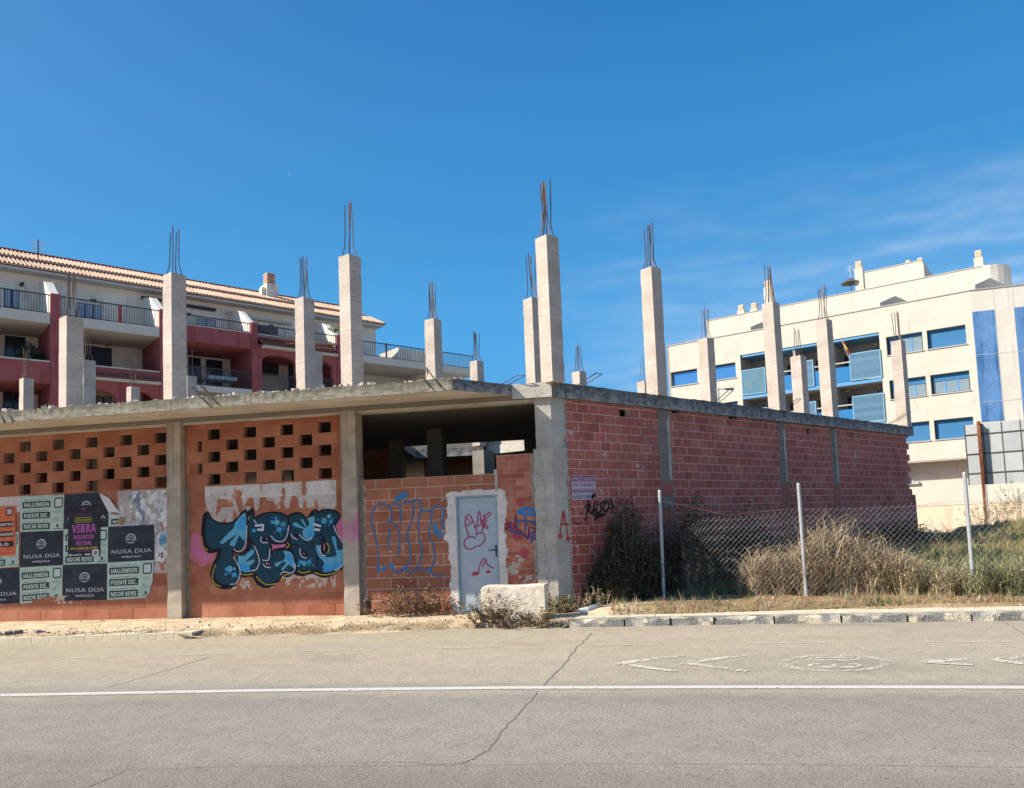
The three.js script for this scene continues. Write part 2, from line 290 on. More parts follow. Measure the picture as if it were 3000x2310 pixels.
{
  const g = new G(); for (const s of range(-24, 24, 0.5).slice(0, -1)) { const b = s + 0.5, w = 0.066; g.quad(P3(s, lineT(s) + w, .005), P3(b, lineT(b) + w, .005), P3(b, lineT(b) - w, .005), P3(s, lineT(s) - w, .005), [s, 0], [b, 0], [b, .15], [s, .15]); }
  structure('road_marking', g, mLine, 'structure', 'solid white line painted along the road');
  const flat = (pts) => pts.map(([x, y]) => gnd(x, y)).map((p) => [p.x, 0.005, p.z]);
  const strip = (px, wd, w1 = wd) => { const q = new G(), p = flat(px); for (let i = 0; i + 1 < p.length; i++) { const a = p[i], b = p[i + 1], dx = b[0] - a[0], dz = b[2] - a[2], l = Math.hypot(dx, dz), nx = -dz / l, nz = dx / l, wa = lerp(wd, w1, i / (p.length - 1)), wb = lerp(wd, w1, (i + 1) / (p.length - 1)); q.quad([a[0] + nx * wa, .005, a[2] + nz * wa], [b[0] + nx * wb, .005, b[2] + nz * wb], [b[0] - nx * wb, .005, b[2] - nz * wb], [a[0] - nx * wa, .005, a[2] - nz * wa], [a[0], a[2]], [b[0], b[2]], [b[0] + nx * .2, b[2] + nz * .2], [a[0] + nx * .2, a[2] + nz * .2]); } return q; };
  for (const [tip, e1, e2] of [[[1807, 1946], [2002, 1922], [1979, 1970]], [[2002, 1944.5], [2189, 1921], [2189, 1970]], [[2711, 1942], [2843, 1931], [2852, 1951]], [[2915, 1936], [3060, 1916], [3070, 1957]]]) {
    const q = strip([tip, e1], .085, .05), r2 = strip([tip, e2], .07, .045); for (let i = 1; i < r2.p.length; i += 3) r2.p[i] = 0.008; q.p.push(...r2.p); q.t.push(...r2.t);
    structure('road_marking', q, mFaint, 'structure', 'worn white chevron painted on the far lane');
  }
  // circle with the figure 30, read by drivers coming along the far lane
  const c = gnd(2445, 1944), e = gnd(2610, 1944), n = gnd(2445, 1920), f = gnd(2445, 1969.5), ax = [e.x - c.x, e.z - c.z], bx = [(n.x - f.x) / 2, (n.z - f.z) / 2], m = [(n.x + f.x) / 2, (n.z + f.z) / 2];
  const el = (a, r) => { const C = Math.cos(a) * r, S = Math.sin(a) * r; return [m[0] + ax[0] * C + bx[0] * S, .005, m[1] + ax[1] * C + bx[1] * S]; };
  const q = new G(); for (const [a0, a1] of [[0.06, 1.46], [1.72, 3.02], [3.26, 4.6], [4.84, 6.16]]) for (let i = 0; i < 14; i++) { const a = lerp(a0, a1, i / 14), b = lerp(a0, a1, (i + 1) / 14), W = (k) => k === 0 ? 0.84 : 1.02; q.quad(el(a, W(0)), el(b, W(0)), el(b, W(1)), el(a, W(1)), [a * 2, 0], [b * 2, 0], [b * 2, .2], [a * 2, .2]); }
  structure('road_marking', q, mFaint, 'structure', 'worn white circle painted on the far lane');
  // figures, drawn stretched along the lane: local x runs across the lane, y along it (towards the left)
  const figs = new G(), pt = (a, b) => [m[0] - ax[0] * b + bx[0] * a, .005, m[1] - ax[1] * b + bx[1] * a];
  const bar = (a0, b0, a1, b1, w) => { const da = a1 - a0, db = b1 - b0, horiz = Math.abs(da) > Math.abs(db); const [oa, ob] = horiz ? [0, w * 0.55] : [w, 0]; figs.quad(pt(a0 - oa, b0 - ob), pt(a1 - oa, b1 - ob), pt(a1 + oa, b1 + ob), pt(a0 + oa, b0 + ob), [a0, b0], [a1, b1], [a1 + .2, b1], [a0 + .2, b0]); };
  const w = 0.085; // 0 in the far half, 3 in the near half
  bar(.28, .40, .28, -.40, w); bar(.62, .36, .62, -.36, w); bar(.34, .44, .56, .44, w); bar(.34, -.44, .56, -.44, w);
  bar(-.52, .36, -.52, -.40, w * 1.2); bar(-.16, .42, -.46, .42, w); bar(-.20, -.44, -.46, -.44, w); bar(-.22, .0, -.46, .0, w); bar(-.16, .40, -.16, .24, w); bar(-.16, -.42, -.16, -.26, w);
  structure('road_marking', figs, mFaint, 'structure', 'worn white figures 30 painted inside the circle');
  for (const [a, b] of [[[515, 1921], [677, 1917]], [[886, 1909], [1072, 1906]], [[1271, 1901], [1463, 1897]], [[1706, 1892], [1940, 1892]], [[2187, 1886.5], [2448, 1884.5]], [[2709, 1883], [2963, 1882]], [[180, 1929], [320, 1928]]]) structure('road_marking', strip([a, b], .045), mVeryFaint, 'structure', 'faint worn white dash along the road edge');
  // cracks: narrow open joints in the asphalt
  const mCrack = std({ color: lin(0.22, 0.195, 0.16), roughness: 1 }), R = rng(77);
  const crack = (px, w0, w1, amp) => { const out = []; for (let i = 0; i + 1 < px.length; i++) { const n = Math.max(2, Math.round(Math.hypot(px[i + 1][0] - px[i][0], px[i + 1][1] - px[i][1]) / 7)); for (let k = 0; k < n; k++) out.push([lerp(px[i][0], px[i + 1][0], k / n) + (R() - .5) * amp, lerp(px[i][1], px[i + 1][1], k / n) + (R() - .5) * amp * 0.5]); } out.push(px[px.length - 1]); const g2 = strip(out, w0, w1); for (let i = 1; i < g2.p.length; i += 3) g2.p[i] = 0.003; structure('road_crack', g2, mCrack); };
  crack([[1732, 1858], [1690, 1900], [1650, 1952], [1616, 1985], [1582, 2020]], .010, .009, 7);
  crack([[1574, 2026], [1556, 2055], [1500, 2112], [1470, 2145], [1456, 2165], [1432, 2197], [1390, 2222], [1352, 2238]], .006, .008, 8);
  crack([[1352, 2238], [1280, 2241], [1150, 2234], [1040, 2238]], .003, .002, 6); crack([[360, 2262], [310, 2286], [255, 2307]], .003, .006, 5);
  crack([[620, 1925], [520, 1955], [420, 1985], [320, 2014]], .007, .004, 6); crack([[2938, 1822], [2965, 1838], [3000, 1858], [3040, 1880]], .006, .012, 6);
  crack([[0, 2268], [260, 2262], [640, 2248], [1000, 2247], [1350, 2243], [1800, 2239], [2300, 2241], [2700, 2246], [3000, 2250]], .0022, .0022, 3);
}

// =====================================================================================
// THE UNFINISHED BUILDING
// =====================================================================================
const ruin = thing('unfinished_building', 'unfinished concrete and brick building with bare columns and rebar rising from its roof slab', 'building', [CB[0], 0, CB[1]]);
const concreteTex = (seed, base, streak, rep, dark = [70, 66, 60]) => dtex(512, (u, v) => {
  const a = fbm(u * 5, v * 5, seed, 5, 5), b = vnoise(u * 128, v * 128, seed + 1, 128), c = fbm(u * 22, v * 3, seed + 2, 4, 1), s = streak * sm(0.52, 0.74, c) * (0.5 + a), p = vnoise(u * 60, v * 60, seed + 3, 60), lift = Math.abs(((v * 3 + 0.13 * fbm(u * 6, 1, seed + 6, 2, 6)) % 1) - 0.5) < 0.012 ? 22 : 0, pock = vnoise(u * 38, v * 38, seed + 8, 38) < 0.035 ? 46 : 0;
  const k = (a - 0.5) * 44 + (b - 0.5) * 20 - (p < 0.05 ? 40 : 0) - lift - pock; return base.map((q, i) => lerp(q + k, dark[i], clamp(s, 0, 0.85)));
}, rep);
const mColumn = std({ map: concreteTex(201, [196, 180, 165], 0.10, 1.7), bumpMap: bumpGrit, bumpScale: 0.010 });
const mRaw = std({ map: concreteTex(211, [172, 160, 145], 0.42, 1.9), bumpMap: bumpGrit, bumpScale: 0.012 });
const mRawPale = std({ map: concreteTex(213, [182, 171, 157], 0.12, 1.4), bumpMap: bumpGrit, bumpScale: 0.012 });
const mSoffit = std({ map: concreteTex(221, [196, 187, 174], 0.12, 2.3), bumpMap: bumpGrit, bumpScale: 0.006 });
// weathered slab edges: grey-black lichen runs down from the top arris
const edgeTex = (seed, base, amount, dark) => dtex(1024, (u, v) => {
  const drip = fbm(u * 60, 2.5, seed, 3, 60), y = 1 - v, a = fbm(u * 16, v * 2, seed + 3, 5, 0), b = vnoise(u * 400, v * 30, seed + 5, 400), run = sm(0.0, 1, amount * (0.55 + 1.1 * drip) - y * (0.9 - 0.5 * amount)), blot = sm(0.46, 0.66, fbm(u * 40, v * 4, seed + 7, 4)) * 0.5 * amount;
  const d = clamp(run * (0.45 + a * 0.7) + blot, 0, 0.9), k = (a - 0.5) * 50 + (b - 0.5) * 26; return base.map((q, i) => lerp(q + k, dark[i] + k * 0.5, d));
}, [4.2, 0.27], true, 64);
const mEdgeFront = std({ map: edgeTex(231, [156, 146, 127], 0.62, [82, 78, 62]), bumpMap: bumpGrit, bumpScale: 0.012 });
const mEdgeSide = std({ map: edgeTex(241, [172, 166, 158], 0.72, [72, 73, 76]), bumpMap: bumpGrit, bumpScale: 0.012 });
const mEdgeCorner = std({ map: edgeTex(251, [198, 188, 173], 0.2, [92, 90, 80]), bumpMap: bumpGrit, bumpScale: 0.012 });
const mRebar = std({ color: lin(0.085, 0.062, 0.062), roughness: 0.75, metalness: 0.35 });
const mRebarRust = std({ color: lin(0.25, 0.15, 0.095), roughness: 0.85, metalness: 0.2 });

// ---- slab with a courtyard hole ----
const YB = 3.89, YT = 4.15, ov = 0.07;
{
  const wf = (s, t) => { const p = WF.P(s, 0, t); return [p[0], p[2]]; }, wr = (u, w) => { const p = WR.P(u, 0, w); return [p[0], p[2]]; };
  const cor = wf(0.04, ov), corR = wr(0.06, ov);
  const outline = [wf(-17, ov), cor, corR, wr(15.02, ov), wr(15.02, -17), wf(-17, -17)];
  const hole = [[-3.0, -20.9], [1.35, -20.25], [1.35, -22.6], [-0.75, -24.1], [-3.0, -24.35]];
  const sh = new THREE.Shape(outline.map((p) => new THREE.Vector2(p[0], -p[1]))); sh.holes.push(new THREE.Path(hole.map((p) => new THREE.Vector2(p[0], -p[1])).reverse()));
  const ex = new THREE.ExtrudeGeometry(sh, { depth: YT - YB, bevelEnabled: false }).rotateX(-Math.PI / 2).translate(-CB[0], YB, -CB[1]);
  const slab = part(ruin, 'roof_slab', ex, mRaw);
  // dressed edges of the slab: 5 mm proud of it, each cast length a piece of its own
  const R = rng(31); const mUp = mEdgeCorner;
  const edge = (W, u0, u1, w, mat, y0, y1, parent, step = 2.3) => { let u = u0; while (u < u1 - 0.05) { const e = Math.min(u1, u + step * (0.8 + R() * 0.5)), g = new G(), n = Math.max(2, Math.round((e - u) / 0.16)); const top = (q) => y1 + (fbm(q * 9, 2, 33, 3) - 0.5) * 0.035; for (let i = 0; i < n; i++) { const a = lerp(u + 0.003, e - 0.003, i / n), b = lerp(u + 0.003, e - 0.003, (i + 1) / n), d = (R() - 0.5) * 0.004; g.quad(W.P(a, y0, w + 0.006 + d), W.P(b, y0, w + 0.006), W.P(b, top(b), w + 0.004), W.P(a, top(a), w + 0.004), [a, 0], [b, 0], [b, .265], [a, .265]); g.quad(W.P(a, top(a), w + 0.004), W.P(b, top(b), w + 0.004), W.P(b, y1 - 0.004, w - 0.12), W.P(a, y1 - 0.004, w - 0.12), [a, .2], [b, .2], [b, .26], [a, .26]); g.quad(W.P(a, y0, w + 0.006), W.P(b, y0, w + 0.006), W.P(b, y0, w - 0.02), W.P(a, y0, w - 0.02)); } part(parent, 'slab_edge', g, mat); u = e; } };
  edge(WF, -0.68, 0.04, ov, mEdgeCorner, YB - 0.005, YT + 0.004, slab, 5);
  edge(WR, 0.06, 15.02, ov, mEdgeSide, YB - 0.005, YT + 0.004, slab, 2.6);
  // rear courtyard edge that the sun reaches
  { const f = new Frame(-0.75, -24.1, 2.1, 1.5); edge(f, 0, 2.58, 0, mEdgeCorner, YB, YT, slab, 5); part(slab, 'courtyard_upstand', new G().box(f, 0, 2.58, YT, YT + 0.42, -0.2, -0.03), mColumn); const f2 = new Frame(-3.0, -24.35, 2.25, 0.25); edge(f2, 0, 2.26, 0, mEdgeSide, YB, YT, slab, 5); part(slab, 'courtyard_upstand', new G().box(f2, 0, 2.26, YT, YT + 0.42, -0.2, -0.03), mRaw); }
  // ---- canopy over the pavement ----
  const A = WF.of(-0.89, -12.2), c0 = wf(-17, A[1]), c1 = wf(A[0], A[1]), c2 = wf(-0.68, ov + 0.002), c3 = wf(-17, ov + 0.002), CY = 4.0;   // its top falls 15 cm towards the street
  const canopy = part(ruin, 'canopy', new G().prism([c0, c1, c2, c3], [3.812, 3.812, 3.957, 3.957], [CY - 0.003, CY - 0.003, 4.147, 4.147]), mSoffit);
  edge(WF, -17, A[0], A[1], mEdgeFront, 3.807, CY, canopy, 1.9);
  { const f = new Frame(c1[0], c1[1], c2[0] - c1[0], c2[1] - c1[1]), L = Math.hypot(c2[0] - c1[0], c2[1] - c1[1]), g = new G(), n = 10; for (let i = 0; i < n; i++) { const p = i / n, q = (i + 1) / n, y = (t, o) => lerp(3.807, 3.952, t) + o, h = (t) => 0.192 + (fbm(t * 14, 5, 37, 3) - 0.5) * 0.03; g.quad(f.P(p * L, y(p, 0), 0.006), f.P(q * L, y(q, 0), 0.006), f.P(q * L, y(q, h(q)), 0.004), f.P(p * L, y(p, h(p)), 0.004), [p * L, 0], [q * L, 0], [q * L, .265], [p * L, .265]); } part(canopy, 'slab_edge', g, mEdgeSide); }
  const roofY = (t) => lerp(YT, CY, clamp((t - ov) / (A[1] - ov), 0, 1));
  // hairpin starter bars bent out of the slab edges
  const pin = (a, b, r = 0.011) => part(slab, 'starter_bar', new G().tube([a, ...b], r, 5), mRebar);
  const hair = (s, t, w, len, dy, h) => { for (const k of [0, 0.17]) { const p = WF.P(s + k, YT - 0.06, t + 0.30), q = WF.P(s + k - 0.02, YT + h, t - 0.16), r2 = WF.P(s + k, YT, t - 0.18); pin(p, [WF.P(s + k, YT + h * 0.55, t + 0.05), q, r2], 0.010); } const a = WF.P(s, YT + h, t - 0.16), b = WF.P(s + 0.17, YT + h, t - 0.16); pin(a, [b], 0.010); };
  // the ones that hang over the front edge (their ends reach over the fascia)
  const over = (px, py, qx, qy) => { const T = A[1]; for (const k of [0, 0.17]) { const p = WF.uv(px, py, T + 0.02), q = WF.uv(qx, qy, T + 0.02); pin(WF.P(p[0] + k, p[1] + 0.02, T - 0.35), [WF.P(p[0] + k + 0.02, p[1] + 0.09, T - 0.22), WF.P(p[0] + k + 0.07, p[1] + 0.07, T - 0.02), WF.P(q[0] + k, q[1], T + 0.035)]); } };
  over(545, 1146, 612, 1188); over(1205, 1092, 1262, 1138); over(-20, 1212, 14, 1242);
  // and the ones that stick out level from the side edges
  const loop = (W, u, w, L, ang, up) => { const p = W.P(u, YT + 0.03, w - 0.1), q = W.P(u + 0.16, YT + 0.03, w - 0.1), a = W.P(u + Math.sin(ang) * L, YT + 0.03 + up, w + Math.cos(ang) * L - 0.1), b = W.P(u + 0.16 + Math.sin(ang) * L, YT + 0.03 + up, w + Math.cos(ang) * L - 0.1); pin(p, [a, b, q], 0.009); };
  loop(WF, -0.92, 0.05, 0.42, 1.0, 0.10); loop(WR, 0.75, 0.05, 0.42, 0.2, 0.16); loop(WR, 5.05, 0.05, 0.45, -0.2, 0.20); loop(WR, 7.75, 0.05, 0.5, -0.1, 0.22); loop(WR, 13.6, 0.05, 0.5, 0.1, 0.24);
  // loose rubble along the roof edge
  const rub = new G(), Rr = rng(44); for (let i = 0; i < 170; i++) { const s = -12 + Rr() * 10.9, t = A[1] - 0.04 - Rr() * 0.08, z = 0.012 + Rr() * Rr() * 0.035, o = WF.P(s, YT, t), f = new Frame(o[0], o[2], Math.cos(Rr() * 6), Math.sin(Rr() * 6)), ry = roofY(t); rub.box(f, -z, z, ry - 0.01, ry + z * (0.6 + Rr()), -z, z, z * 0.4); }
  part(slab, 'mortar_crumbs', rub, mRawPale, 'stuff');
  // broken ridge of mortar on the far left
  { const g = new G(); let q = -10.9; while (q < -9.55) { const l = 0.07 + Rr() * 0.12; g.box(WF, q, q + l, CY - 0.01, CY + 0.03 + Rr() * 0.04, A[1] - 0.16, A[1] - 0.06 + Rr() * 0.03, 0.012); q += l * 0.92; } part(slab, 'mortar_ridge', g, mRawPale); }
}
// ---- floor slab ----
part(ruin, 'floor_slab', new G().prism([WF.P(-17, 0, -0.3), WF.P(0.0, 0, -0.3), WR.P(0.3, 0, -0.3), WR.P(14.7, 0, -0.2), WR.P(14.7, 0, -17), WF.P(-17, 0, -17)].map((p) => [p[0], p[2]]), -0.02, 0.13), mRaw);

// ---- ground floor columns ----
const roughPrism = (pts, y0, y1, seed, amp = 0.006, step = 0.2) => {          // slightly uneven cast faces and chipped arrises
  const g = new G(), n = pts.length, ny = Math.max(2, Math.round((y1 - y0) / step)); let cx = 0, cz = 0; pts.forEach((p) => { cx += p[0] / n; cz += p[1] / n; });
  const at = (i, j) => { const p = pts[(i + n) % n], y = lerp(y0, y1, j / ny), l = Math.hypot(p[0] - cx, p[1] - cz), c = (hash2(((i + n) % n) + seed * 7, j, 3) - 0.3) * amp + (hash2(((i + n) % n) + seed * 13, j, 5) > 0.9 ? amp * 2.2 : 0); return [p[0] - (p[0] - cx) / l * c, y, p[1] - (p[1] - cz) / l * c]; };
  let L = seed * 0.37; for (let i = 0; i < n; i++) { const e = Math.hypot(pts[(i + 1) % n][0] - pts[i][0], pts[(i + 1) % n][1] - pts[i][1]); for (let j = 0; j < ny; j++) g.quad(at(i, j), at(i + 1, j), at(i + 1, j + 1), at(i, j + 1), [L, lerp(y0, y1, j / ny)], [L + e, lerp(y0, y1, j / ny)], [L + e, lerp(y0, y1, (j + 1) / ny)], [L, lerp(y0, y1, (j + 1) / ny)]); L += e; }
  for (const j of [0, ny]) for (let i = 1; i + 1 < n; i++) g.tri(at(0, j), at(i, j), at(i + 1, j), [0, 0], [.1, 0], [.1, .1]);
  return g;
};
const plan = (W, u0, u1, w0, w1) => [W.P(u0, 0, w1), W.P(u1, 0, w1), W.P(u1, 0, w0), W.P(u0, 0, w0)].map((p) => [p[0], p[2]]);
const pinkCol = (seed) => canvasTex(256, 1024, (x, w, h) => {                    // sprayed cloud that runs over from the mural onto the column
  x.fillStyle = rgb([172, 159, 143]); x.fillRect(0, 0, w, h);
  for (let i = 0; i < 26; i++) { x.fillStyle = rgb([96, 88, 78], 0.10 + 0.14 * hash2(i, 2, seed)); const q = hash2(i, 1, seed) * w, l = h * (0.12 + 0.32 * hash2(i, 3, seed)); x.fillRect(q, 0, 2 + 7 * hash2(i, 5, seed), l); }
  for (let i = 1; i < 6; i++) { x.fillStyle = rgb([110, 104, 95], 0.5); x.fillRect(0, h * i / 6 + hash2(i, 9, seed) * 20, w, 1.5); }
  if (seed === 2) for (const [px, py, r] of [[150, 560, 90], [110, 600, 70], [190, 610, 60], [90, 530, 50], [120, 650, 45], [40, 590, 60]]) { const gd = x.createRadialGradient(px, py, r * 0.35, px, py, r); gd.addColorStop(0, rgb([201, 116, 158], 0.55)); gd.addColorStop(0.7, rgb([201, 116, 158], 0.45)); gd.addColorStop(1, rgb([201, 116, 158], 0)); x.fillStyle = gd; x.fillRect(0, 0, w, h); }
  grain(x, w, h, 16, seed, 0.02);
});
const colMat = (seed, u0) => { const t = pinkCol(seed); t.wrapS = THREE.RepeatWrapping; t.repeat.set(1 / 1.3, 1 / 3.9); t.offset.set(0, 0); return std({ map: t, bumpMap: bumpGrit, bumpScale: 0.012 }); };
[[-12.2, 1], [-7.57, 1], [-3.98, 2]].forEach(([u, s]) => part(ruin, 'column', roughPrism(plan(WF, u, u + 0.30, -0.36, 0), 0.02, YB, s * 0, 0.006), colMat(s, u)));
{ // corner column: five-sided, with a seam of mortar where the brickwork was tied in
  const pts = [WF.P(-0.29, 0, 0), WF.P(0, 0, 0), WR.P(0.335, 0, 0.0), WR.P(0.335, 0, -0.3), WF.P(-0.29, 0, -0.36)].map((p) => [p[0], p[2]]);
  const c = part(ruin, 'column', roughPrism(pts, 0.02, YB, 5, 0.010, 0.13), mRawPale);
  const g = new G(), R = rng(8); for (let v = 0.1; v < 2.95; v += 0.11) g.box(WF, -0.335 - R() * 0.03, -0.16 - R() * 0.07, v, v + 0.12, -0.02, 0.006 + R() * 0.012, 0.005); part(c, 'mortar_smear', g, mRawPale);
}
// down-stand beam between the columns, above the brick panels
part(ruin, 'edge_beam', new G().box(WF, -17, -0.3, 3.845, YB - 0.004, -0.34, -0.06), mSoffit);

// ---- brickwork ----
// bricks: [u0, u1, v0, v1]; every brick is a mesh, its mortar one piece behind and between them
function brickPanel(name, W, bricks, wf, th, opt) {
  const { u0, u1, v0, v1, ppm, paint, tones, mortar, seed, limit = 1e9, brick = 'brick', rough = 0.004, recess = 0.005 } = opt, R = rng(seed);
  const Wd = (u1 - u0) * ppm, Hd = (v1 - v0) * ppm;
  const tex = canvasTex(Wd, Hd, (x, w, h) => {
    const X = (u) => (u - u0) / (u1 - u0) * w, Y = (v) => (v1 - v) / (v1 - v0) * h;
    x.fillStyle = rgb(mortar); x.fillRect(0, 0, w, h);
    for (const [a, b, c, d] of bricks) { const t = tones[Math.floor(R() * tones.length)], k = (R() - 0.5) * 16; x.fillStyle = rgb(t.map((q) => q + k)); x.fillRect(X(a) - 0.5, Y(d) - 0.5, X(b) - X(a) + 1, Y(c) - Y(d) + 1); if (opt.lines) { x.strokeStyle = rgb(t.map((q) => q * 0.88), 0.7); x.lineWidth = 1; for (let i = 1; i < 5; i++) { const y = Y(lerp(c, d, i / 5)); x.beginPath(); x.moveTo(X(a), y); x.lineTo(X(b), y); x.stroke(); } } }
    const toC = (px, py) => { const q = W.uv(px, py, wf); return [X(q[0]), Y(q[1])]; };
    if (opt.stain) opt.stain(x, X, Y, toC, w, h);
    grain(x, w, h, opt.grain ?? 15, seed, 0.015);
    if (paint) paint(x, toC, w / (u1 - u0), X, Y);
  });
  tex.repeat.set(1 / (u1 - u0), 1 / (v1 - v0)); tex.offset.set(-u0 / (u1 - u0), -v0 / (v1 - v0));
  const mat = std({ map: tex, bumpMap: bumpGrit, bumpScale: 0.004, roughness: 0.92 });
  const m = new G(), rows = {}; for (const b of bricks) (rows[b[2].toFixed(3)] ||= []).push(b);
  for (const k in rows) { // bed joint under the course, head joints between bricks
    const r = rows[k].sort((a, b) => a[0] - b[0]);
    for (let i = 0; i < r.length; i++) {
      const b = r[i]; m.box(W, b[0] - 0.006, b[1] + 0.006, b[2] - (opt.bed ?? 0.012), b[2] + 0.001, wf - th + 0.004, wf - recess + (R() - 0.5) * 0.003); m.box(W, b[0] - 0.006, b[1] + 0.006, b[3] - 0.001, b[3] + (opt.bed ?? 0.012) * 0.5, wf - th + 0.004, wf - recess - 0.002);
      if (i + 1 < r.length && r[i + 1][0] - b[1] < 0.04) m.box(W, b[1] - 0.001, r[i + 1][0] + 0.001, b[2], b[3], wf - th + 0.004, wf - recess + (R() - 0.5) * 0.003);
    }
  }
  const wall = part(ruin, name, m, mat, undefined, opt.label);
  let rest = null, n = 0;
  for (const [a, b, c, d] of bricks) {
    const dw = (R() - 0.5) * rough, g = n < limit ? new G() : (rest ||= new G()); g.box(W, a, b, c, d, wf - th, wf + dw, 0.004);
    if (n < limit) part(wall, brick, g, mat); n++;
  }
  if (rest) part(wall, 'far_bricks', rest, mat, 'stuff');
  return wall;
}
const brickTones = [[166, 105, 79], [162, 100, 75], [170, 110, 83], [158, 97, 72], [165, 103, 78]];
// soft helpers for sprayed paint
const path = (x, pts, close) => { x.beginPath(); const n = pts.length; x.moveTo(...pts[0]); for (let i = 0; i + 1 < n + (close ? 1 : 0); i++) { const p0 = pts[(i - 1 + n) % n], p1 = pts[i % n], p2 = pts[(i + 1) % n], p3 = pts[(i + 2) % n]; const a = close || i > 0 ? p0 : p1, d = close || i + 2 < n ? p3 : p2; x.bezierCurveTo(p1[0] + (p2[0] - a[0]) / 6, p1[1] + (p2[1] - a[1]) / 6, p2[0] - (d[0] - p1[0]) / 6, p2[1] - (d[1] - p1[1]) / 6, p2[0], p2[1]); } };
const spray = (x, pts, w, c, a = 0.9) => { x.lineCap = x.lineJoin = 'round'; for (const [k, al] of [[1.7, 0.18], [1.25, 0.35], [0.9, 0.9]]) { x.strokeStyle = rgb(c, a * al); x.lineWidth = w * k; path(x, pts); x.stroke(); } };
const cloud = (x, p, r, c, a) => { const g = x.createRadialGradient(p[0], p[1], r * 0.3, p[0], p[1], r); g.addColorStop(0, rgb(c, a)); g.addColorStop(0.65, rgb(c, a * 0.85)); g.addColorStop(1, rgb(c, 0)); x.fillStyle = g; x.beginPath(); x.arc(p[0], p[1], r, 0, 7); x.fill(); };
// torn remains of paper and paste: ragged patches
const ragged = (x, X, Y, u0, u1, v0, v1, c, thr, seed, sc = 9, asp = 0.8) => { const a = Math.round(X(u0)), b = Math.round(X(u1)), t = Math.round(Y(v1)), d = Math.round(Y(v0)), im = x.getImageData(a, t, b - a, d - t); for (let j = 0; j < d - t; j++) for (let i = 0; i < b - a; i++) { const u = lerp(u0, u1, i / (b - a)), v = lerp(v1, v0, j / (d - t)), n = 0.65 * fbm(u * sc, v * sc * asp, seed, 5) + 0.35 * fbm(u * 2.2, v * 2.2, seed + 4, 3); const e = typeof thr === 'function' ? thr(u, v) : thr; if (n > e) { const k = (fbm(u * 25, v * 25, seed + 9, 3) - 0.5) * 34, o = (j * (b - a) + i) * 4, al = clamp((n - e) * 26, 0, 0.93); for (let q = 0; q < 3; q++) im.data[o + q] = lerp(im.data[o + q], c[q] + k, al); } } x.putImageData(im, a, t); };

const courseV = []; for (let k = 0; k <= 12; k++) courseV.push(0.095 + 0.2129 * k); for (let k = 1; k <= 5; k++) courseV.push(2.65 + 0.2195 * k); courseV.push(3.843);
function screenBricks(u0, u1, origin) {                                           // solid below, honeycomb of gaps above
  const out = [];
  for (let k = 0; k + 1 < courseV.length; k++) {
    const v0 = courseV[k] + 0.005, v1 = courseV[k + 1] - 0.005, honey = k >= 12 && k < 17, p = honey ? 0.765 : 0.515, off = honey ? ((k - 12) % 2 ? 0.3825 : 0) : (k % 2 ? 0.2575 : 0);
    for (let i = -12; i < 30; i++) { const a = honey ? origin + off + 0.25 + i * p - 0.765 : origin + off + i * p - 2.06, b = a + 0.505, c0 = Math.max(a, u0), c1 = Math.min(b, u1); if (c1 - c0 > 0.05) out.push([c0, c1, v0, v1]); }
  }
  return out;
}
const hollowFill = (k) => [courseV[k] + 0.005, courseV[k + 1] - 0.005];
{ // panel with posters
  brickPanel('brick_panel', WF, screenBricks(-11.89, -7.585, -10.98), -0.15, 0.14, {
    u0: -12, u1: -7.5, v0: 0, v1: 3.95, ppm: 200, tones: brickTones, mortar: [170, 126, 107], seed: 301, brick: 'hollow_brick', label: 'orange brick panel with a honeycomb of gaps above pasted posters',
    stain: (x, X, Y) => { ragged(x, X, Y, -8.75, -7.6, 0.98, 2.62, [178, 172, 170], (u, v) => v > 1.25 ? 0.24 + 0.3 * sm(0.16, 0.02, Math.hypot(u + 7.68, (v - 1.95) * 0.8)) + 0.1 * sm(1.5, 1.2, v) : 0.46, 41); ragged(x, X, Y, -8.7, -7.6, 1.2, 2.6, [208, 206, 208], 0.48, 43, 6); ragged(x, X, Y, -8.7, -7.6, 1.3, 2.61, [120, 128, 150], 0.60, 47, 11, 0.4); ragged(x, X, Y, -8.6, -7.62, 1.3, 2.6, [100, 152, 186], 0.645, 49, 5, 0.5); ragged(x, X, Y, -8.7, -7.6, 1.1, 2.6, [92, 88, 98], 0.64, 45, 17, 0.4); ragged(x, X, Y, -8.6, -7.6, 1.2, 2.6, [226, 224, 224], 0.60, 52, 13); ragged(x, X, Y, -11.8, -8.6, 0.42, 0.62, [190, 176, 166], 0.62, 46); ragged(x, X, Y, -11.8, -10.2, 2.3, 2.62, [206, 196, 194], 0.2, 48); },
  });
}
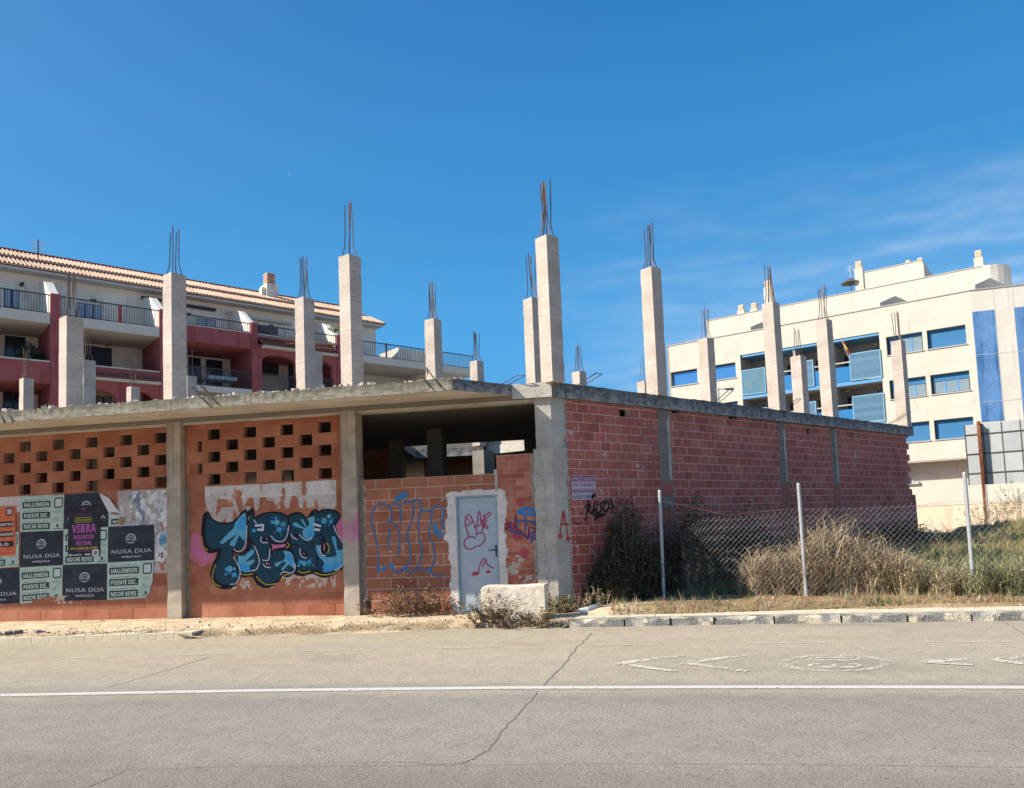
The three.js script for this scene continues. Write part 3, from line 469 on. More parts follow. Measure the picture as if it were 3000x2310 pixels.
// ---- mural on the middle panel ----
function mural(x, toC, k) {
  const z = ([a, b]) => toC(560 + a * 0.21978, 1460 + b * 0.21978), zz = (s) => s.map(z), S = 0.21978 / 150 * k;           // S: zoom pixels -> canvas pixels
  const pink = [198, 110, 150], teal = [20, 62, 80], ink = [22, 17, 30], sky2 = [92, 166, 196], sky3 = [58, 152, 208], white = [206, 204, 214], yel = [176, 156, 52];
  for (const [a, b, r] of [[120, 640, 190], [60, 760, 110], [220, 780, 110], [50, 500, 50], [150, 860, 70], [1980, 420, 120], [2040, 520, 120], [1990, 330, 70]]) cloud(x, z([a, b]), r * S, pink, 0.85);
  const Tt = zz([[210, 190], [262, 268], [345, 322], [430, 338], [540, 325], [650, 250], [728, 160], [742, 300], [745, 520], [712, 650], [640, 705], [560, 672], [556, 752], [585, 835], [650, 960], [640, 1080], [560, 1155], [440, 1165], [345, 1110], [300, 1000], [325, 880], [380, 760], [384, 675], [270, 690], [195, 600], [180, 420]]);
  const Et = zz([[622, 950], [612, 800], [660, 750], [760, 680], [800, 565], [762, 520], [752, 330], [780, 210], [815, 142], [835, 200], [845, 275], [940, 215], [1080, 192], [1200, 205], [1300, 272], [1312, 420], [1275, 545], [1290, 620], [1150, 690], [1270, 690], [1360, 790], [1392, 930], [1330, 1005], [1235, 1000], [1180, 1080], [1060, 1150], [930, 1120], [850, 1005], [720, 1010]]);
  const So = zz([[1300, 262], [1370, 205], [1455, 202], [1520, 258], [1590, 240], [1650, 158], [1690, 182], [1820, 152], [1950, 190], [1972, 265], [1920, 370], [1960, 510], [2040, 640], [2052, 860], [1960, 960], [1800, 1015], [1650, 965], [1520, 992], [1410, 962], [1395, 840], [1340, 700], [1312, 540]]);
  x.lineJoin = x.lineCap = 'round';
  for (const p of [Tt, Et, So]) { x.save(); x.translate(-34 * S, 26 * S); x.fillStyle = x.strokeStyle = rgb(ink); x.lineWidth = 40 * S; path(x, p, true); x.fill(); x.stroke(); x.restore(); }
  for (const p of [Tt, Et, So]) { x.fillStyle = rgb(teal); x.strokeStyle = rgb(ink); x.lineWidth = 24 * S; path(x, p, true); x.fill(); x.stroke(); }
  const fill = (s, c, out = 0) => { path(x, zz(s), true); x.fillStyle = rgb(c); x.fill(); if (out) { x.strokeStyle = rgb(ink); x.lineWidth = out * S; x.stroke(); } };
  fill([[965, 545], [1010, 525], [1050, 570], [1110, 610], [1250, 600], [1272, 640], [1235, 668], [1120, 688], [1066, 730], [1068, 650], [1030, 585]], pink, 26);
  fill([[980, 862], [1040, 856], [1048, 886], [1000, 896]], pink, 16); fill([[1752, 540], [1775, 560], [1800, 680], [1775, 722], [1748, 690]], pink, 34); fill([[1470, 725], [1510, 715], [1532, 750], [1500, 768]], pink, 30); fill([[1385, 480], [1420, 510], [1412, 530]], [104, 70, 96], 20); fill([[562, 725], [590, 735], [572, 772]], pink, 14);
  const line = (s, c, w) => { x.strokeStyle = rgb(c); x.lineWidth = w * S; path(x, zz(s)); x.stroke(); };
  line([[800, 565], [850, 640], [905, 790], [900, 900], [845, 965]], ink, 16); line([[1310, 620], [1400, 625], [1440, 650]], ink, 14); line([[1600, 590], [1670, 680], [1690, 820], [1650, 930]], ink, 16); line([[1700, 490], [1760, 480]], ink, 16); line([[1075, 760], [1110, 700], [1200, 690]], ink, 12); line([[620, 770], [600, 850]], ink, 18);
  // light blue fills and splashes
  const B = (s, c = sky2) => fill(s, c); 
  B([[722, 205], [722, 520], [690, 560], [640, 500], [612, 560], [570, 640], [512, 610], [600, 490], [520, 540], [420, 608], [385, 585], [470, 490], [560, 400], [600, 310]]); B([[720, 240], [718, 420], [640, 430], [600, 360], [640, 300]], sky3);
  B([[625, 775], [700, 770], [805, 690], [832, 700], [820, 750], [725, 850], [830, 815], [832, 860], [775, 910], [785, 980], [700, 985], [640, 930]]); B([[635, 870], [700, 870], [770, 920], [770, 980], [700, 985], [645, 940]], sky3);
  B([[1230, 705], [1330, 730], [1372, 830], [1375, 940], [1300, 890], [1225, 965], [1200, 940], [1260, 870], [1220, 850], [1140, 915], [1118, 870], [1210, 835], [1255, 780]]); B([[1270, 740], [1330, 770], [1360, 850], [1290, 840]], sky3);
  B([[1642, 255], [1640, 400], [1635, 500], [1570, 548], [1500, 520], [1482, 440], [1500, 415], [1360, 370], [1385, 322], [1490, 385], [1530, 400], [1465, 300], [1490, 288], [1545, 385], [1570, 330], [1555, 270]]); B([[1560, 410], [1635, 430], [1620, 510], [1540, 520]], sky3);
  B([[1658, 640], [1705, 645], [1720, 750], [1800, 790], [1920, 775], [1930, 720], [1875, 530], [1925, 530], [1950, 690], [2026, 690], [2030, 850], [1960, 940], [1800, 985], [1760, 970], [1770, 860], [1700, 780]]); B([[1770, 890], [1960, 870], [2010, 840], [1950, 940], [1800, 980], [1765, 960]], sky3);
  const dot = (a, b, r, c) => { const p = z([a, b]); x.fillStyle = rgb(c); x.beginPath(); x.arc(p[0], p[1], r * S, 0, 7); x.fill(); };
  for (const [a, b, r, c] of [[1080, 320, 26, sky3], [1140, 325, 38, sky2], [1225, 350, 40, [64, 138, 160]], [1128, 264, 18, sky3], [1080, 256, 10, sky3], [1172, 420, 34, sky3], [835, 435, 26, sky3], [1770, 305, 42, [72, 148, 172]], [1838, 243, 28, sky2], [1862, 310, 24, sky3], [1693, 290, 14, sky3], [510, 945, 42, sky2], [572, 945, 22, sky2], [462, 950, 20, sky3], [460, 1012, 20, sky3], [572, 1022, 32, sky3], [1455, 850, 26, sky3], [1505, 870, 34, sky2], [1430, 900, 20, sky3], [1570, 852, 28, sky3], [1572, 898, 12, sky2], [1990, 760, 44, sky2]]) dot(a, b, r, c);
  for (const s of [[[1172, 420], [1290, 412]], [[1172, 420], [1100, 460]], [[1172, 420], [1208, 500]], [[1172, 420], [1120, 370]], [[572, 1022], [630, 1065]], [[572, 1022], [535, 1080]], [[572, 1022], [500, 1000]], [[1570, 852], [1650, 912]], [[1570, 852], [1610, 800]], [[1862, 310], [1830, 370]], [[1862, 310], [1900, 260]]]) line(s, sky3, 9);
  // white highlights, yellow edge lights
  for (const s of [[[740, 370], [735, 520], [715, 640], [650, 712], [590, 700], [562, 672]], [[562, 780], [600, 850], [648, 960], [640, 1060], [590, 1140], [520, 1150]], [[840, 640], [890, 760], [905, 870], [860, 955], [800, 970]], [[1062, 505], [1110, 560], [1170, 580], [1230, 570], [1280, 490], [1298, 370]], [[1190, 1020], [1230, 985], [1330, 1000], [1378, 960], [1385, 880]], [[935, 520], [925, 560], [950, 595], [1020, 592]], [[1048, 680], [1040, 780], [1020, 830], [950, 828]], [[960, 880], [985, 915], [1055, 930]], [[1330, 480], [1350, 520], [1410, 552]], [[1442, 490], [1500, 545], [1560, 562], [1610, 530]], [[1452, 672], [1450, 730], [1480, 785], [1535, 802]], [[1716, 635], [1720, 710], [1750, 765], [1792, 768]], [[1903, 370], [1930, 450], [1985, 540], [2030, 610]], [[2030, 870], [1985, 930], [1920, 965]], [[835, 290], [870, 345]]]) line(s, white, 13);
  for (const s of [[[860, 368], [955, 360]], [[890, 420], [950, 425]], [[955, 365], [952, 425]], [[1640, 350], [1715, 372]], [[1650, 420], [1705, 425]]]) line(s, white, 30);
  for (const s of [[[138, 520], [150, 620], [175, 670], [215, 695]], [[325, 890], [290, 980], [280, 1070], [310, 1140], [380, 1180]], [[870, 1045], [920, 1110], [1010, 1155], [1140, 1140]], [[670, 1015], [740, 1025], [820, 1010]], [[1210, 1055], [1250, 1025], [1310, 1020]], [[1425, 975], [1490, 1000], [1585, 975]], [[1645, 995], [1760, 1025], [1890, 1005], [1975, 965]], [[1805, 600], [1838, 660], [1820, 735]], [[1280, 600], [1305, 630], [1275, 660]], [[770, 245], [760, 285]], [[1550, 275], [1590, 268]]]) line(s, yel, 15);
}
brickPanel('brick_panel', WF, [...screenBricks(-7.255, -3.995, -6.775), ...[13, 15].flatMap((k) => [[-7.255 + 0.09, -7.01, ...hollowFill(k)], [-4.09, -3.995, ...hollowFill(k)]])], -0.15, 0.14, {
  u0: -7.35, u1: -3.9, v0: 0, v1: 3.95, ppm: 250, tones: brickTones, mortar: [170, 126, 107], seed: 311, brick: 'hollow_brick', label: 'orange brick panel with a honeycomb of gaps above a painted mural',
  stain: (x, X, Y) => {
    ragged(x, X, Y, -6.85, -4.15, 2.12, 2.62, [192, 184, 180], (u, v) => 0.44 + 0.10 * sm(2.35, 2.15, v), 61, 9, 0.3); ragged(x, X, Y, -6.85, -4.15, 2.36, 2.61, [206, 200, 197], (u, v) => 0.43 - 0.06 * sm(2.45, 2.58, v), 63, 9, 0.35); ragged(x, X, Y, -6.85, -5.9, 1.75, 2.2, [186, 178, 174], (u, v) => 0.48 + 0.12 * sm(2.0, 1.8, v), 65, 9, 0.3); ragged(x, X, Y, -4.5, -4.12, 1.98, 2.3, [192, 184, 180], 0.47, 66, 8); ragged(x, X, Y, -6.85, -4.2, 0.62, 0.95, [196, 178, 166], (u) => 0.56 - 0.08 * sm(-5.2, -4.5, u), 67, 12);
  },
  paint: mural,
});

// ---- wall with the door ----
const DW = -0.09;
const zd = (a, b) => [1060 + a * 0.26557, 1420 + b * 0.26557];                 // enlarged view of the door bay
const blue = [62, 106, 160], blue2 = [52, 124, 184], crimson = [168, 32, 58];
function doorOutline(v) { return 0.05 + 0.09 * fbm(v * 7, 3, 77, 3) + 0.075 * vnoise(v * 24, 5, 78) * vnoise(v * 9, 2, 79); }   // ragged edge of the plaster round the frame
{
  const B = [], vs = [0.10, 0.348]; for (let k = 1; k <= 10; k++) vs.push(0.348 + 0.205 * k); vs.push(2.58);
  for (let k = 0; k + 1 < vs.length; k++) {
    const off = (k % 2 ? 0 : 0.2515), v0 = vs[k] + 0.008, v1 = vs[k + 1] - 0.008;
    for (let i = -2; i < 8; i++) { const a = -3.845 + off + i * 0.503 + 0.008, b = a + 0.487; let c0 = Math.max(a, -3.665), c1 = Math.min(b, -1.06); if (v0 < 2.15) c1 = Math.min(c1, -1.90); if (c1 - c0 > 0.05) B.push([c0, c1, v0, v1]); }
  }
  brickPanel('brick_panel', WF, B, DW, 0.14, {
    u0: -3.7, u1: -1.0, v0: 0, v1: 2.7, ppm: 260, tones: brickTones, bed: 0.018, mortar: [198, 178, 162], seed: 321, brick: 'hollow_brick', lines: true, recess: 0.003, label: 'low wall of large ribbed bricks with blue outline lettering',
    stain: (x, X, Y) => { for (let k = 0; k < 26; k++) { const u = -3.6 + 1.6 * hash2(k, 1, 4), v = 0.5 + 1.7 * hash2(k, 2, 4), a = X(u), b = Y(v); x.fillStyle = rgb([190, 178, 166], 0.55); x.beginPath(); x.ellipse(a, b, 4 + 9 * hash2(k, 3, 4), 3 + 5 * hash2(k, 4, 4), k, 0, 7); x.fill(); } ragged(x, X, Y, -3.69, -3.55, 0.1, 2.5, [164, 154, 142], 0.40, 71, 9); x.fillStyle = rgb([46, 40, 40], 0.75); x.fillRect(X(-3.62), Y(0.36), X(-3.5) - X(-3.62), Y(0.12) - Y(0.36)); },
    paint: (x, toC, k) => {
      const w = 0.034 * k, P = (s) => s.map(([a, b]) => toC(...zd(a, b)));
      for (const s of [[[175, 940], [182, 800], [160, 620], [112, 440], [115, 300], [170, 232], [250, 220], [310, 260], [330, 330], [320, 390], [285, 422], [335, 426], [390, 470], [415, 560], [410, 680], [400, 780]], [[310, 240], [350, 215], [400, 225], [425, 290], [425, 420]], [[430, 240], [470, 195], [530, 190], [570, 240], [565, 350], [520, 480], [500, 560], [530, 700], [535, 820], [490, 910], [440, 960]], [[565, 190], [610, 165], [650, 200], [660, 285], [758, 290], [770, 350], [742, 540], [790, 680], [805, 820], [780, 900], [740, 940]], [[660, 290], [630, 360], [620, 440], [630, 530]], [[630, 600], [660, 700], [650, 820], [610, 920]], [[770, 280], [820, 245], [890, 260], [902, 340], [885, 450]], [[172, 962], [255, 920], [330, 880]], [[345, 945], [400, 965], [490, 915], [520, 965], [570, 965], [610, 925], [660, 955], [740, 940], [800, 1000], [900, 1010]], [[310, 500], [300, 600], [288, 710]]]) spray(x, P(s), w, blue, 0.8);
      for (const s of [[[330, 870], [340, 940]], [[180, 950], [260, 922]], [[800, 440], [812, 530], [860, 580], [885, 560], [858, 520], [820, 515]], [[815, 440], [825, 530]], [[370, 175], [400, 130], [470, 100], [500, 105], [470, 140], [400, 170], [385, 160], [450, 120]], [[480, 915], [500, 935]], [[740, 940], [760, 965]], [[900, 480], [935, 490]]]) spray(x, P(s), w * 1.25, blue2, 1);
      spray(x, P([[880, 470], [870, 380], [905, 300]]), w * 0.6, blue, 0.6);
    },
  });
}
{ // pier of small bricks between door and corner column
  const B = [], H = 0.1075; let k = 0;
  for (let v = 0.10; v < 2.90; v += H, k++) { const v1 = Math.min(2.915, v + H) - 0.010; for (let i = -2; i < 5; i++) { const a = -1.05 + (k % 2 ? 0.125 : 0) + i * 0.25 + (hash2(k, i, 3) - 0.5) * 0.014, b = a + 0.238; const c0 = Math.max(a, v < 2.24 ? -0.985 : -1.045), c1 = Math.min(b, -0.27); if (c1 - c0 > 0.03) B.push([c0, c1, v + 0.003, v1]); } }
  brickPanel('brick_pier', WF, B, DW - 0.004, 0.12, {
    u0: -1.1, u1: -0.2, v0: 0, v1: 3.0, ppm: 300, tones: [[178, 104, 80], [186, 112, 86], [170, 96, 74], [192, 120, 94]], mortar: [184, 158, 142], seed: 331, brick: 'small_brick', recess: 0.004, rough: 0.008, label: 'rough pier of small red bricks beside the door',
    stain: (x, X, Y) => { ragged(x, X, Y, -1.0, -0.3, 0.3, 1.1, [196, 180, 168], 0.57, 75, 16); ragged(x, X, Y, -0.42, -0.26, 0.2, 2.9, [168, 160, 150], 0.45, 76, 9); },
    paint: (x, toC, k) => {
      const w = 0.04 * k, P = (s) => s.map(([a, b]) => toC(...zd(a, b)));
      for (const [a, b, r] of [[1750, 190, 60], [1610, 440, 50], [1650, 470, 60], [1720, 560, 80], [1790, 760, 70], [1930, 560, 60]]) cloud(x, toC(...zd(a, b)), r * 0.26557 / 165 * k, crimson, 0.5);
      for (const s of [[[1735, 310], [1760, 275], [1830, 265], [1900, 290], [1925, 320], [1890, 335], [1820, 325], [1750, 320]], [[1740, 300], [1800, 268], [1880, 280]]]) spray(x, P(s), w * 1.2, [44, 128, 200], 1);
      for (const s of [[[1650, 420], [1640, 500], [1680, 540]], [[1690, 360], [1720, 420], [1700, 500], [1730, 540], [1800, 560], [1830, 600]], [[1730, 400], [1880, 410], [1970, 430], [1980, 520], [1930, 590], [1870, 600], [1860, 540], [1920, 520]], [[1800, 350], [1810, 420], [1800, 520]], [[1700, 520], [1760, 530]], [[1870, 640], [1890, 560]], [[1890, 440], [1960, 450]]]) spray(x, P(s), w * 0.8, [58, 92, 150], 0.85);
      for (const s of [[[1700, 340], [1690, 450], [1720, 520]], [[1740, 500], [1830, 590], [1850, 480], [1920, 500], [1960, 530]], [[1590, 440], [1640, 430]], [[1545, 510], [1640, 470]]]) spray(x, P(s), w * 0.7, [118, 34, 62], 0.8);
    },
  });
}
{ // white plaster round the door frame, ragged outside, 14 mm proud of the bricks
  const g = new G(), pl = part.bind(null, ruin), side = (sx, base) => { const st = 0.022; for (let v = 0.1; v < 2.25; v += st) { const a = (q) => base + sx * (doorOutline(q + (sx > 0 ? 40 : 0)) + (sx < 0 ? 0.05 + 0.10 * sm(0.35, 0.75, fbm(q * 1.3, 9, 79, 3)) : 0.04)), A = a(v), Bq = a(v + st), w1 = DW + 0.012, Q = (u, y, w) => WF.P(u, y, w); g.quad(Q(base, v, w1), Q(A, v, w1 - 0.006), Q(Bq, v + st, w1 - 0.006), Q(base, v + st, w1), [base, v], [A, v], [Bq, v + st], [base, v + st]); g.quad(Q(A, v, w1 - 0.006), Q(A, v, DW - 0.03), Q(Bq, v + st, DW - 0.03), Q(Bq, v + st, w1 - 0.006)); } };
  side(-1, -1.822); side(1, -1.058);
  for (let u = -2.0; u < -0.9; u += 0.02) { const t = (q) => 2.20 + 0.05 + 0.075 * fbm(q * 8, 2, 83, 3) * sm(-2.02, -1.9, q) * sm(-0.88, -0.98, q), a = t(u), b = t(u + 0.02), w1 = DW + 0.012; g.quad(WF.P(u, 2.195, w1), WF.P(u + 0.02, 2.195, w1), WF.P(u + 0.02, b, w1 - 0.006), WF.P(u, a, w1 - 0.006), [u, 2.2], [u + .02, 2.2], [u + .02, b], [u, a]); g.quad(WF.P(u, a, w1 - 0.006), WF.P(u + 0.02, b, w1 - 0.006), WF.P(u + 0.02, b, DW - 0.03), WF.P(u, a, DW - 0.03)); }
  const mPlaster = std({ map: dtex(256, (u, v) => { const a = fbm(u * 8, v * 8, 401, 5, 8), b = vnoise(u * 90, v * 90, 402, 90); const q = 222 + (a - 0.5) * 50 + (b - 0.5) * 22; return [q, q * 0.95, q * 0.91]; }, 0.9), bumpMap: bumpGrit, bumpScale: 0.02 });
  pl('plaster_surround', g, mPlaster);
  const m2 = new G(), R = rng(12); for (let v = 2.15; v < 2.62; v += 0.05) m2.box(WF, -1.10 + R() * 0.02, -1.035 + R() * 0.015, v, v + 0.052, DW - 0.05, DW + 0.006 + R() * 0.01, 0.004); pl('mortar_joint', m2, mRawPale);
  const m3 = new G(); for (const [u0, u1] of [[-3.70, -3.60], [-7.28, -7.22], [-7.62, -7.56]]) for (let v = 0.1; v < 2.6; v += 0.09) m3.box(WF, u0 - R() * 0.01, u1 + R() * 0.06, v, v + 0.092, DW - 0.15, DW + R() * 0.012 + 0.002 - (u0 < -7 ? 0.055 : 0), 0.005); pl('mortar_fillet', m3, mRaw);
  // solid wall core behind the plaster so that no light comes round the frame
  pl('door_jamb', new G().box(WF, -2.06, -1.822, 0.1, 2.2, DW - 0.13, DW - 0.012).box(WF, -1.058, -0.97, 0.1, 2.2, DW - 0.13, DW - 0.012).box(WF, -2.06, -0.97, 2.2, 2.33, DW - 0.13, DW - 0.012), mPlaster);
}
{ // steel door
  const paintD = (x, toC, k) => {
    const P = (s) => s.map(([a, b]) => toC(...zd(a, b))), w = 0.022 * k, c = [150, 34, 70];
    for (const s of [[[1185, 578], [1150, 480], [1140, 400], [1155, 345], [1180, 340], [1215, 380], [1245, 450], [1262, 500], [1275, 548]], [[1270, 440], [1284, 340], [1293, 295], [1308, 340], [1320, 420], [1336, 490], [1320, 530]], [[1240, 472], [1310, 440], [1360, 350], [1405, 312], [1418, 330], [1380, 370], [1320, 430]], [[1300, 390], [1350, 430], [1390, 470], [1375, 485], [1340, 440], [1350, 340]], [[1330, 500], [1360, 430], [1380, 400]], [[1140, 466], [1180, 440], [1216, 415]], [[1155, 372], [1186, 400]], [[1256, 596], [1220, 578], [1170, 588], [1130, 630], [1140, 690], [1190, 714], [1236, 706]], [[1236, 690], [1310, 670], [1355, 615], [1352, 560], [1310, 535], [1258, 556]], [[1285, 970], [1302, 900], [1325, 835], [1352, 818], [1372, 840], [1382, 885], [1450, 922]], [[1330, 910], [1360, 840]]]) spray(x, P(s), w, c, 0.85);
    for (const [a, b, rx, ry] of [[1255, 985, 44, 22], [1396, 965, 30, 17], [1350, 350, 14, 20]]) { const p = toC(...zd(a, b)), f = 0.26557 / 165 * k; x.fillStyle = rgb([176, 30, 62], 0.9); x.beginPath(); x.ellipse(p[0], p[1], rx * f, ry * f, -0.15, 0, 7); x.fill(); }
    x.strokeStyle = rgb([40, 44, 52], 0.8); x.lineWidth = 1.2; for (const s of [[[1170, 285], [1200, 290], [1240, 262], [1280, 275], [1330, 245]], [[1205, 320], [1245, 300], [1220, 285]], [[1262, 225], [1300, 262], [1335, 250], [1310, 280]]]) { path(x, P(s)); x.stroke(); }
  };
  const u0 = -1.79, u1 = -1.084, v0 = 0.16, v1 = 2.158, W2 = DW - 0.035;
  const tex = canvasTex(360, 1020, (x, w, h) => { x.fillStyle = rgb([168, 178, 186]); x.fillRect(0, 0, w, h); for (let i = 0; i < 60; i++) { x.fillStyle = rgb(hash2(i, 1, 6) > 0.5 ? [168, 186, 196] : [132, 152, 166], 0.10); x.beginPath(); x.ellipse(hash2(i, 2, 6) * w, hash2(i, 3, 6) * h, 10 + 60 * hash2(i, 4, 6), 8 + 40 * hash2(i, 5, 6), i, 0, 7); x.fill(); } grain(x, w, h, 5, 9, 0.02); paintD(x, (px, py) => { const q = WF.uv(px, py, W2); return [(q[0] - u0) / (u1 - u0) * w, (v1 - q[1]) / (v1 - v0) * h]; }, w / (u1 - u0)); });
  tex.repeat.set(1 / (u1 - u0), 1 / (v1 - v0)); tex.offset.set(-u0 / (u1 - u0), -v0 / (v1 - v0));
  const mDoor = std({ map: tex, roughness: 0.42 }), mFrame = std({ color: lin(0.26, 0.37, 0.44), roughness: 0.45 }), mBlack = std({ color: lin(0.02, 0.02, 0.022), roughness: 0.4 });
  const door = part(ruin, 'door', new G().box(WF, u0, u1, v0, v1, W2 - 0.04, W2, 0.003), mDoor, undefined, 'pale blue steel door with crimson scribbles');
  const fr = new G(); for (const [a, b, c, d] of [[-1.822, -1.795, 0.12, 2.195], [-1.079, -1.058, 0.12, 2.195], [-1.795, -1.079, 2.163, 2.195], [-1.795, -1.079, 0.12, 0.156]]) fr.box(WF, a, b, c, d, DW - 0.1, DW + 0.006, 0.004);
  part(door, 'door_frame', fr, mFrame);
  const h = new G().box(WF, -1.128, -1.098, 1.075, 1.29, W2, W2 + 0.009, 0.003).tube([WF.P(-1.113, 1.20, W2), WF.P(-1.113, 1.20, W2 + 0.05)], 0.011, 8).tube([WF.P(-1.105, 1.20, W2 + 0.05), WF.P(-1.245, 1.205, W2 + 0.05)], 0.011, 8);
  part(door, 'handle', h, mBlack); part(door, 'lock_plate', new G().box(WF, -1.135, -1.10, 1.325, 1.352, W2, W2 + 0.006, 0.002), std({ color: lin(0.5, 0.5, 0.5), metalness: 0.7, roughness: 0.4 }));
  part(door, 'hinge', new G().box(WF, -1.803, -1.785, 1.85, 1.97, W2, W2 + 0.012, 0.002), mFrame); part(door, 'hinge', new G().box(WF, -1.803, -1.785, 0.38, 0.5, W2, W2 + 0.012, 0.002), mFrame);
  part(ruin, 'threshold', new G().box(WF, -1.9, -0.98, 0.03, 0.115, DW - 0.25, 0.06, 0.01), mRawPale);
}
// ---- side wall ----
const sideTones = [[176, 97, 82], [171, 93, 79], [180, 101, 86], [167, 89, 76], [174, 95, 81]];
const sideCols = [[2.975, 3.385], [7.50, 7.85], [10.02, 10.38]];
{
  const B = [], H = 0.1728, J = 3.478; let k = 0;
  for (let v = J - 20 * H; v < 3.87; v += H, k++) {
    const v0 = v + 0.011, v1 = Math.min(v + H, 3.882) - 0.010; if (v1 - v0 < 0.03) continue;
    for (let i = -2; i < 54; i++) {
      const a = 0.38 + (k % 2 ? 0 : 0.145) + i * 0.2925 + (hash2(i, k, 7) - 0.5) * 0.012 + 0.010, b = a + 0.2715, end = v < 2.0 ? 15.0 : (k % 2 ? 14.62 : 14.78);
      if (v1 < hT(...(([x, , z]) => [x, z])(WR.P(a, 0, 0.1))) - 0.1) continue;
      let segs = [[Math.max(a, 0.345), Math.min(b, end)]];
      for (const [c0, c1] of sideCols) segs = segs.flatMap(([p, q]) => (q <= c0 || p >= c1) ? [[p, q]] : [[p, Math.min(q, c0 - 0.006)], [Math.max(p, c1 + 0.006), q]]);
      for (const [p, q] of segs) if (q - p > 0.035 && !(v > 3.62 && [[1.96], [3.62], [5.62], [9.0], [11.35]].some(([m]) => Math.abs((p + q) / 2 - m) < 0.11))) B.push([p, q, v0, v1]);
    }
  }
  B.sort((a, b) => a[0] - b[0]);
  const zt = (a, b) => [1640 + a * 0.2378, 1440 + b * 0.2378];
  brickPanel('brick_side_wall', WR, B, 0, 0.14, {
    u0: 0.3, u1: 15.1, v0: 0, v1: 3.95, ppm: 138, tones: sideTones, bed: 0.024, mortar: [206, 176, 166], seed: 341, limit: 300, brick: 'brick', rough: 0.006, recess: 0.003, grain: 13, label: 'long side wall of dark red bricks with pale mortar joints',
    stain: (x, X, Y, toC, w, h) => { for (let i = 0; i < 42; i++) { const u = 0.5 + 14 * hash2(i, 1, 8), v = 1 + 2.8 * hash2(i, 2, 8); x.fillStyle = rgb([120, 84, 78], 0.05 + 0.08 * hash2(i, 3, 8)); x.beginPath(); x.ellipse(X(u), Y(v), 20 + 110 * hash2(i, 4, 8), 6 + 22 * hash2(i, 5, 8), 0, 0, 7); x.fill(); } ragged(x, X, Y, 0.35, 15, 0.6, 3.85, [190, 168, 158], 0.70, 87, 13); ragged(x, X, Y, 1.0, 3.0, 2.3, 3.7, [150, 104, 92], 0.56, 85, 9); },
    paint: (x, toC, k) => {
      const ink = [24, 18, 26], P = (s) => s.map(([a, b]) => toC(...zt(a, b))), w = 0.045 * k;
      for (const s of [[[345, 115], [362, 160], [345, 220], [330, 285]], [[318, 195], [345, 165], [380, 190], [350, 235], [400, 275]], [[440, 130], [425, 180], [405, 265], [440, 240], [455, 285]], [[415, 215], [455, 225], [470, 130]], [[540, 130], [500, 165], [515, 205], [500, 250], [470, 265]], [[570, 130], [535, 200], [560, 250], [610, 200], [590, 130], [565, 120]], [[628, 105], [645, 165], [670, 190], [640, 205]], [[420, 300], [500, 290], [550, 290]], [[430, 355], [480, 310], [555, 295]], [[640, 250], [642, 258]], [[320, 335], [322, 338]], [[340, 312], [342, 315]]]) { x.strokeStyle = rgb(ink, 0.92); x.lineWidth = w; x.lineCap = x.lineJoin = 'round'; path(x, P(s)); x.stroke(); }
      for (const s of [[[230, 430], [205, 500], [230, 590], [290, 630], [340, 590]], [[300, 400], [390, 420], [380, 470]], [[160, 330], [175, 390], [280, 400]]]) spray(x, P(s), 0.022 * k, [132, 34, 44], 0.55);
      for (const s of [[[185, 340], [200, 400], [260, 400]], [[255, 270], [280, 275], [270, 300]], [[290, 340], [350, 380]]]) spray(x, P(s), 0.018 * k, [62, 30, 66], 0.6);
    },
  });
  // concrete columns showing between the panels, plastered cut-offs and thin brick facing below them
  sideCols.forEach(([a, b], i) => {
    part(ruin, 'column', roughPrism(plan(WR, a + 0.005, b - 0.005, -0.36, -0.035), 0.02, YB, 20 + i, 0.012, 0.17), mRaw);
    const g = new G(), R = rng(60 + i); for (let v = 2.43; v < 3.86; v += 0.085) g.box(WR, b - 0.095 + R() * 0.02, b - 0.012, v, v + 0.087, -0.04, -0.012 - R() * 0.012, 0.004); part(ruin, 'mortar_fillet', g, mRawPale);
    part(ruin, 'column_head', new G().prism([WR.P(a + 0.02, 0, -0.04), WR.P(b - 0.06, 0, -0.04), WR.P(b - 0.06, 0, -0.006), WR.P(a + 0.02, 0, -0.006)].map((p) => [p[0], p[2]]), [3.66, 3.66, 3.72, 3.72], YB - 0.003), mRaw);
    let v = 2.41, n = 0; const mF = std({ color: lin(0.40, 0.125, 0.085), bumpMap: bumpGrit, bumpScale: 0.01, roughness: 0.95 }), mid = (a + b) / 2 + 0.02;
    const f = part(ruin, 'brick_facing', new G().box(WR, a + 0.01, b - 0.01, 0.2, 2.415, -0.036, -0.014), mRaw);
    while (v > 0.9) { const h = 0.30; for (const [p, q] of n % 2 ? [[a + 0.03, mid - 0.012], [mid + 0.012, b - 0.06]] : [[a + 0.045, mid - 0.02], [mid + 0.006, b - 0.05]]) part(f, 'facing_brick', new G().box(WR, p, q, v - h, v - 0.008, -0.03, -0.006, 0.004), mF); v -= h; n++; }
    if (i === 0) { const gg = new G(); for (let q = 0; q < 9; q++) gg.box(WR, a + 0.02 + q * 0.04, a + 0.065 + q * 0.04, 1.92 - 0.10 * hash2(q, 1, 9) , 2.06 + 0.05 * hash2(q, 2, 9), -0.03, 0.008 + 0.006 * hash2(q, 3, 9), 0.003); part(f, 'mortar_patch', gg, mRaw); }
  });
  // ragged brick ends with open cells along the corner column
  const g = new G(), R = rng(70); for (let v = 0.3; v < 3.85; v += 0.0576) g.box(WR, 0.338, 0.352 + R() * 0.03, v + 0.006, v + 0.05, -0.06, 0.004 + R() * 0.012, 0.003); part(ruin, 'brick_ends', g, mRawPale, 'stuff');
}
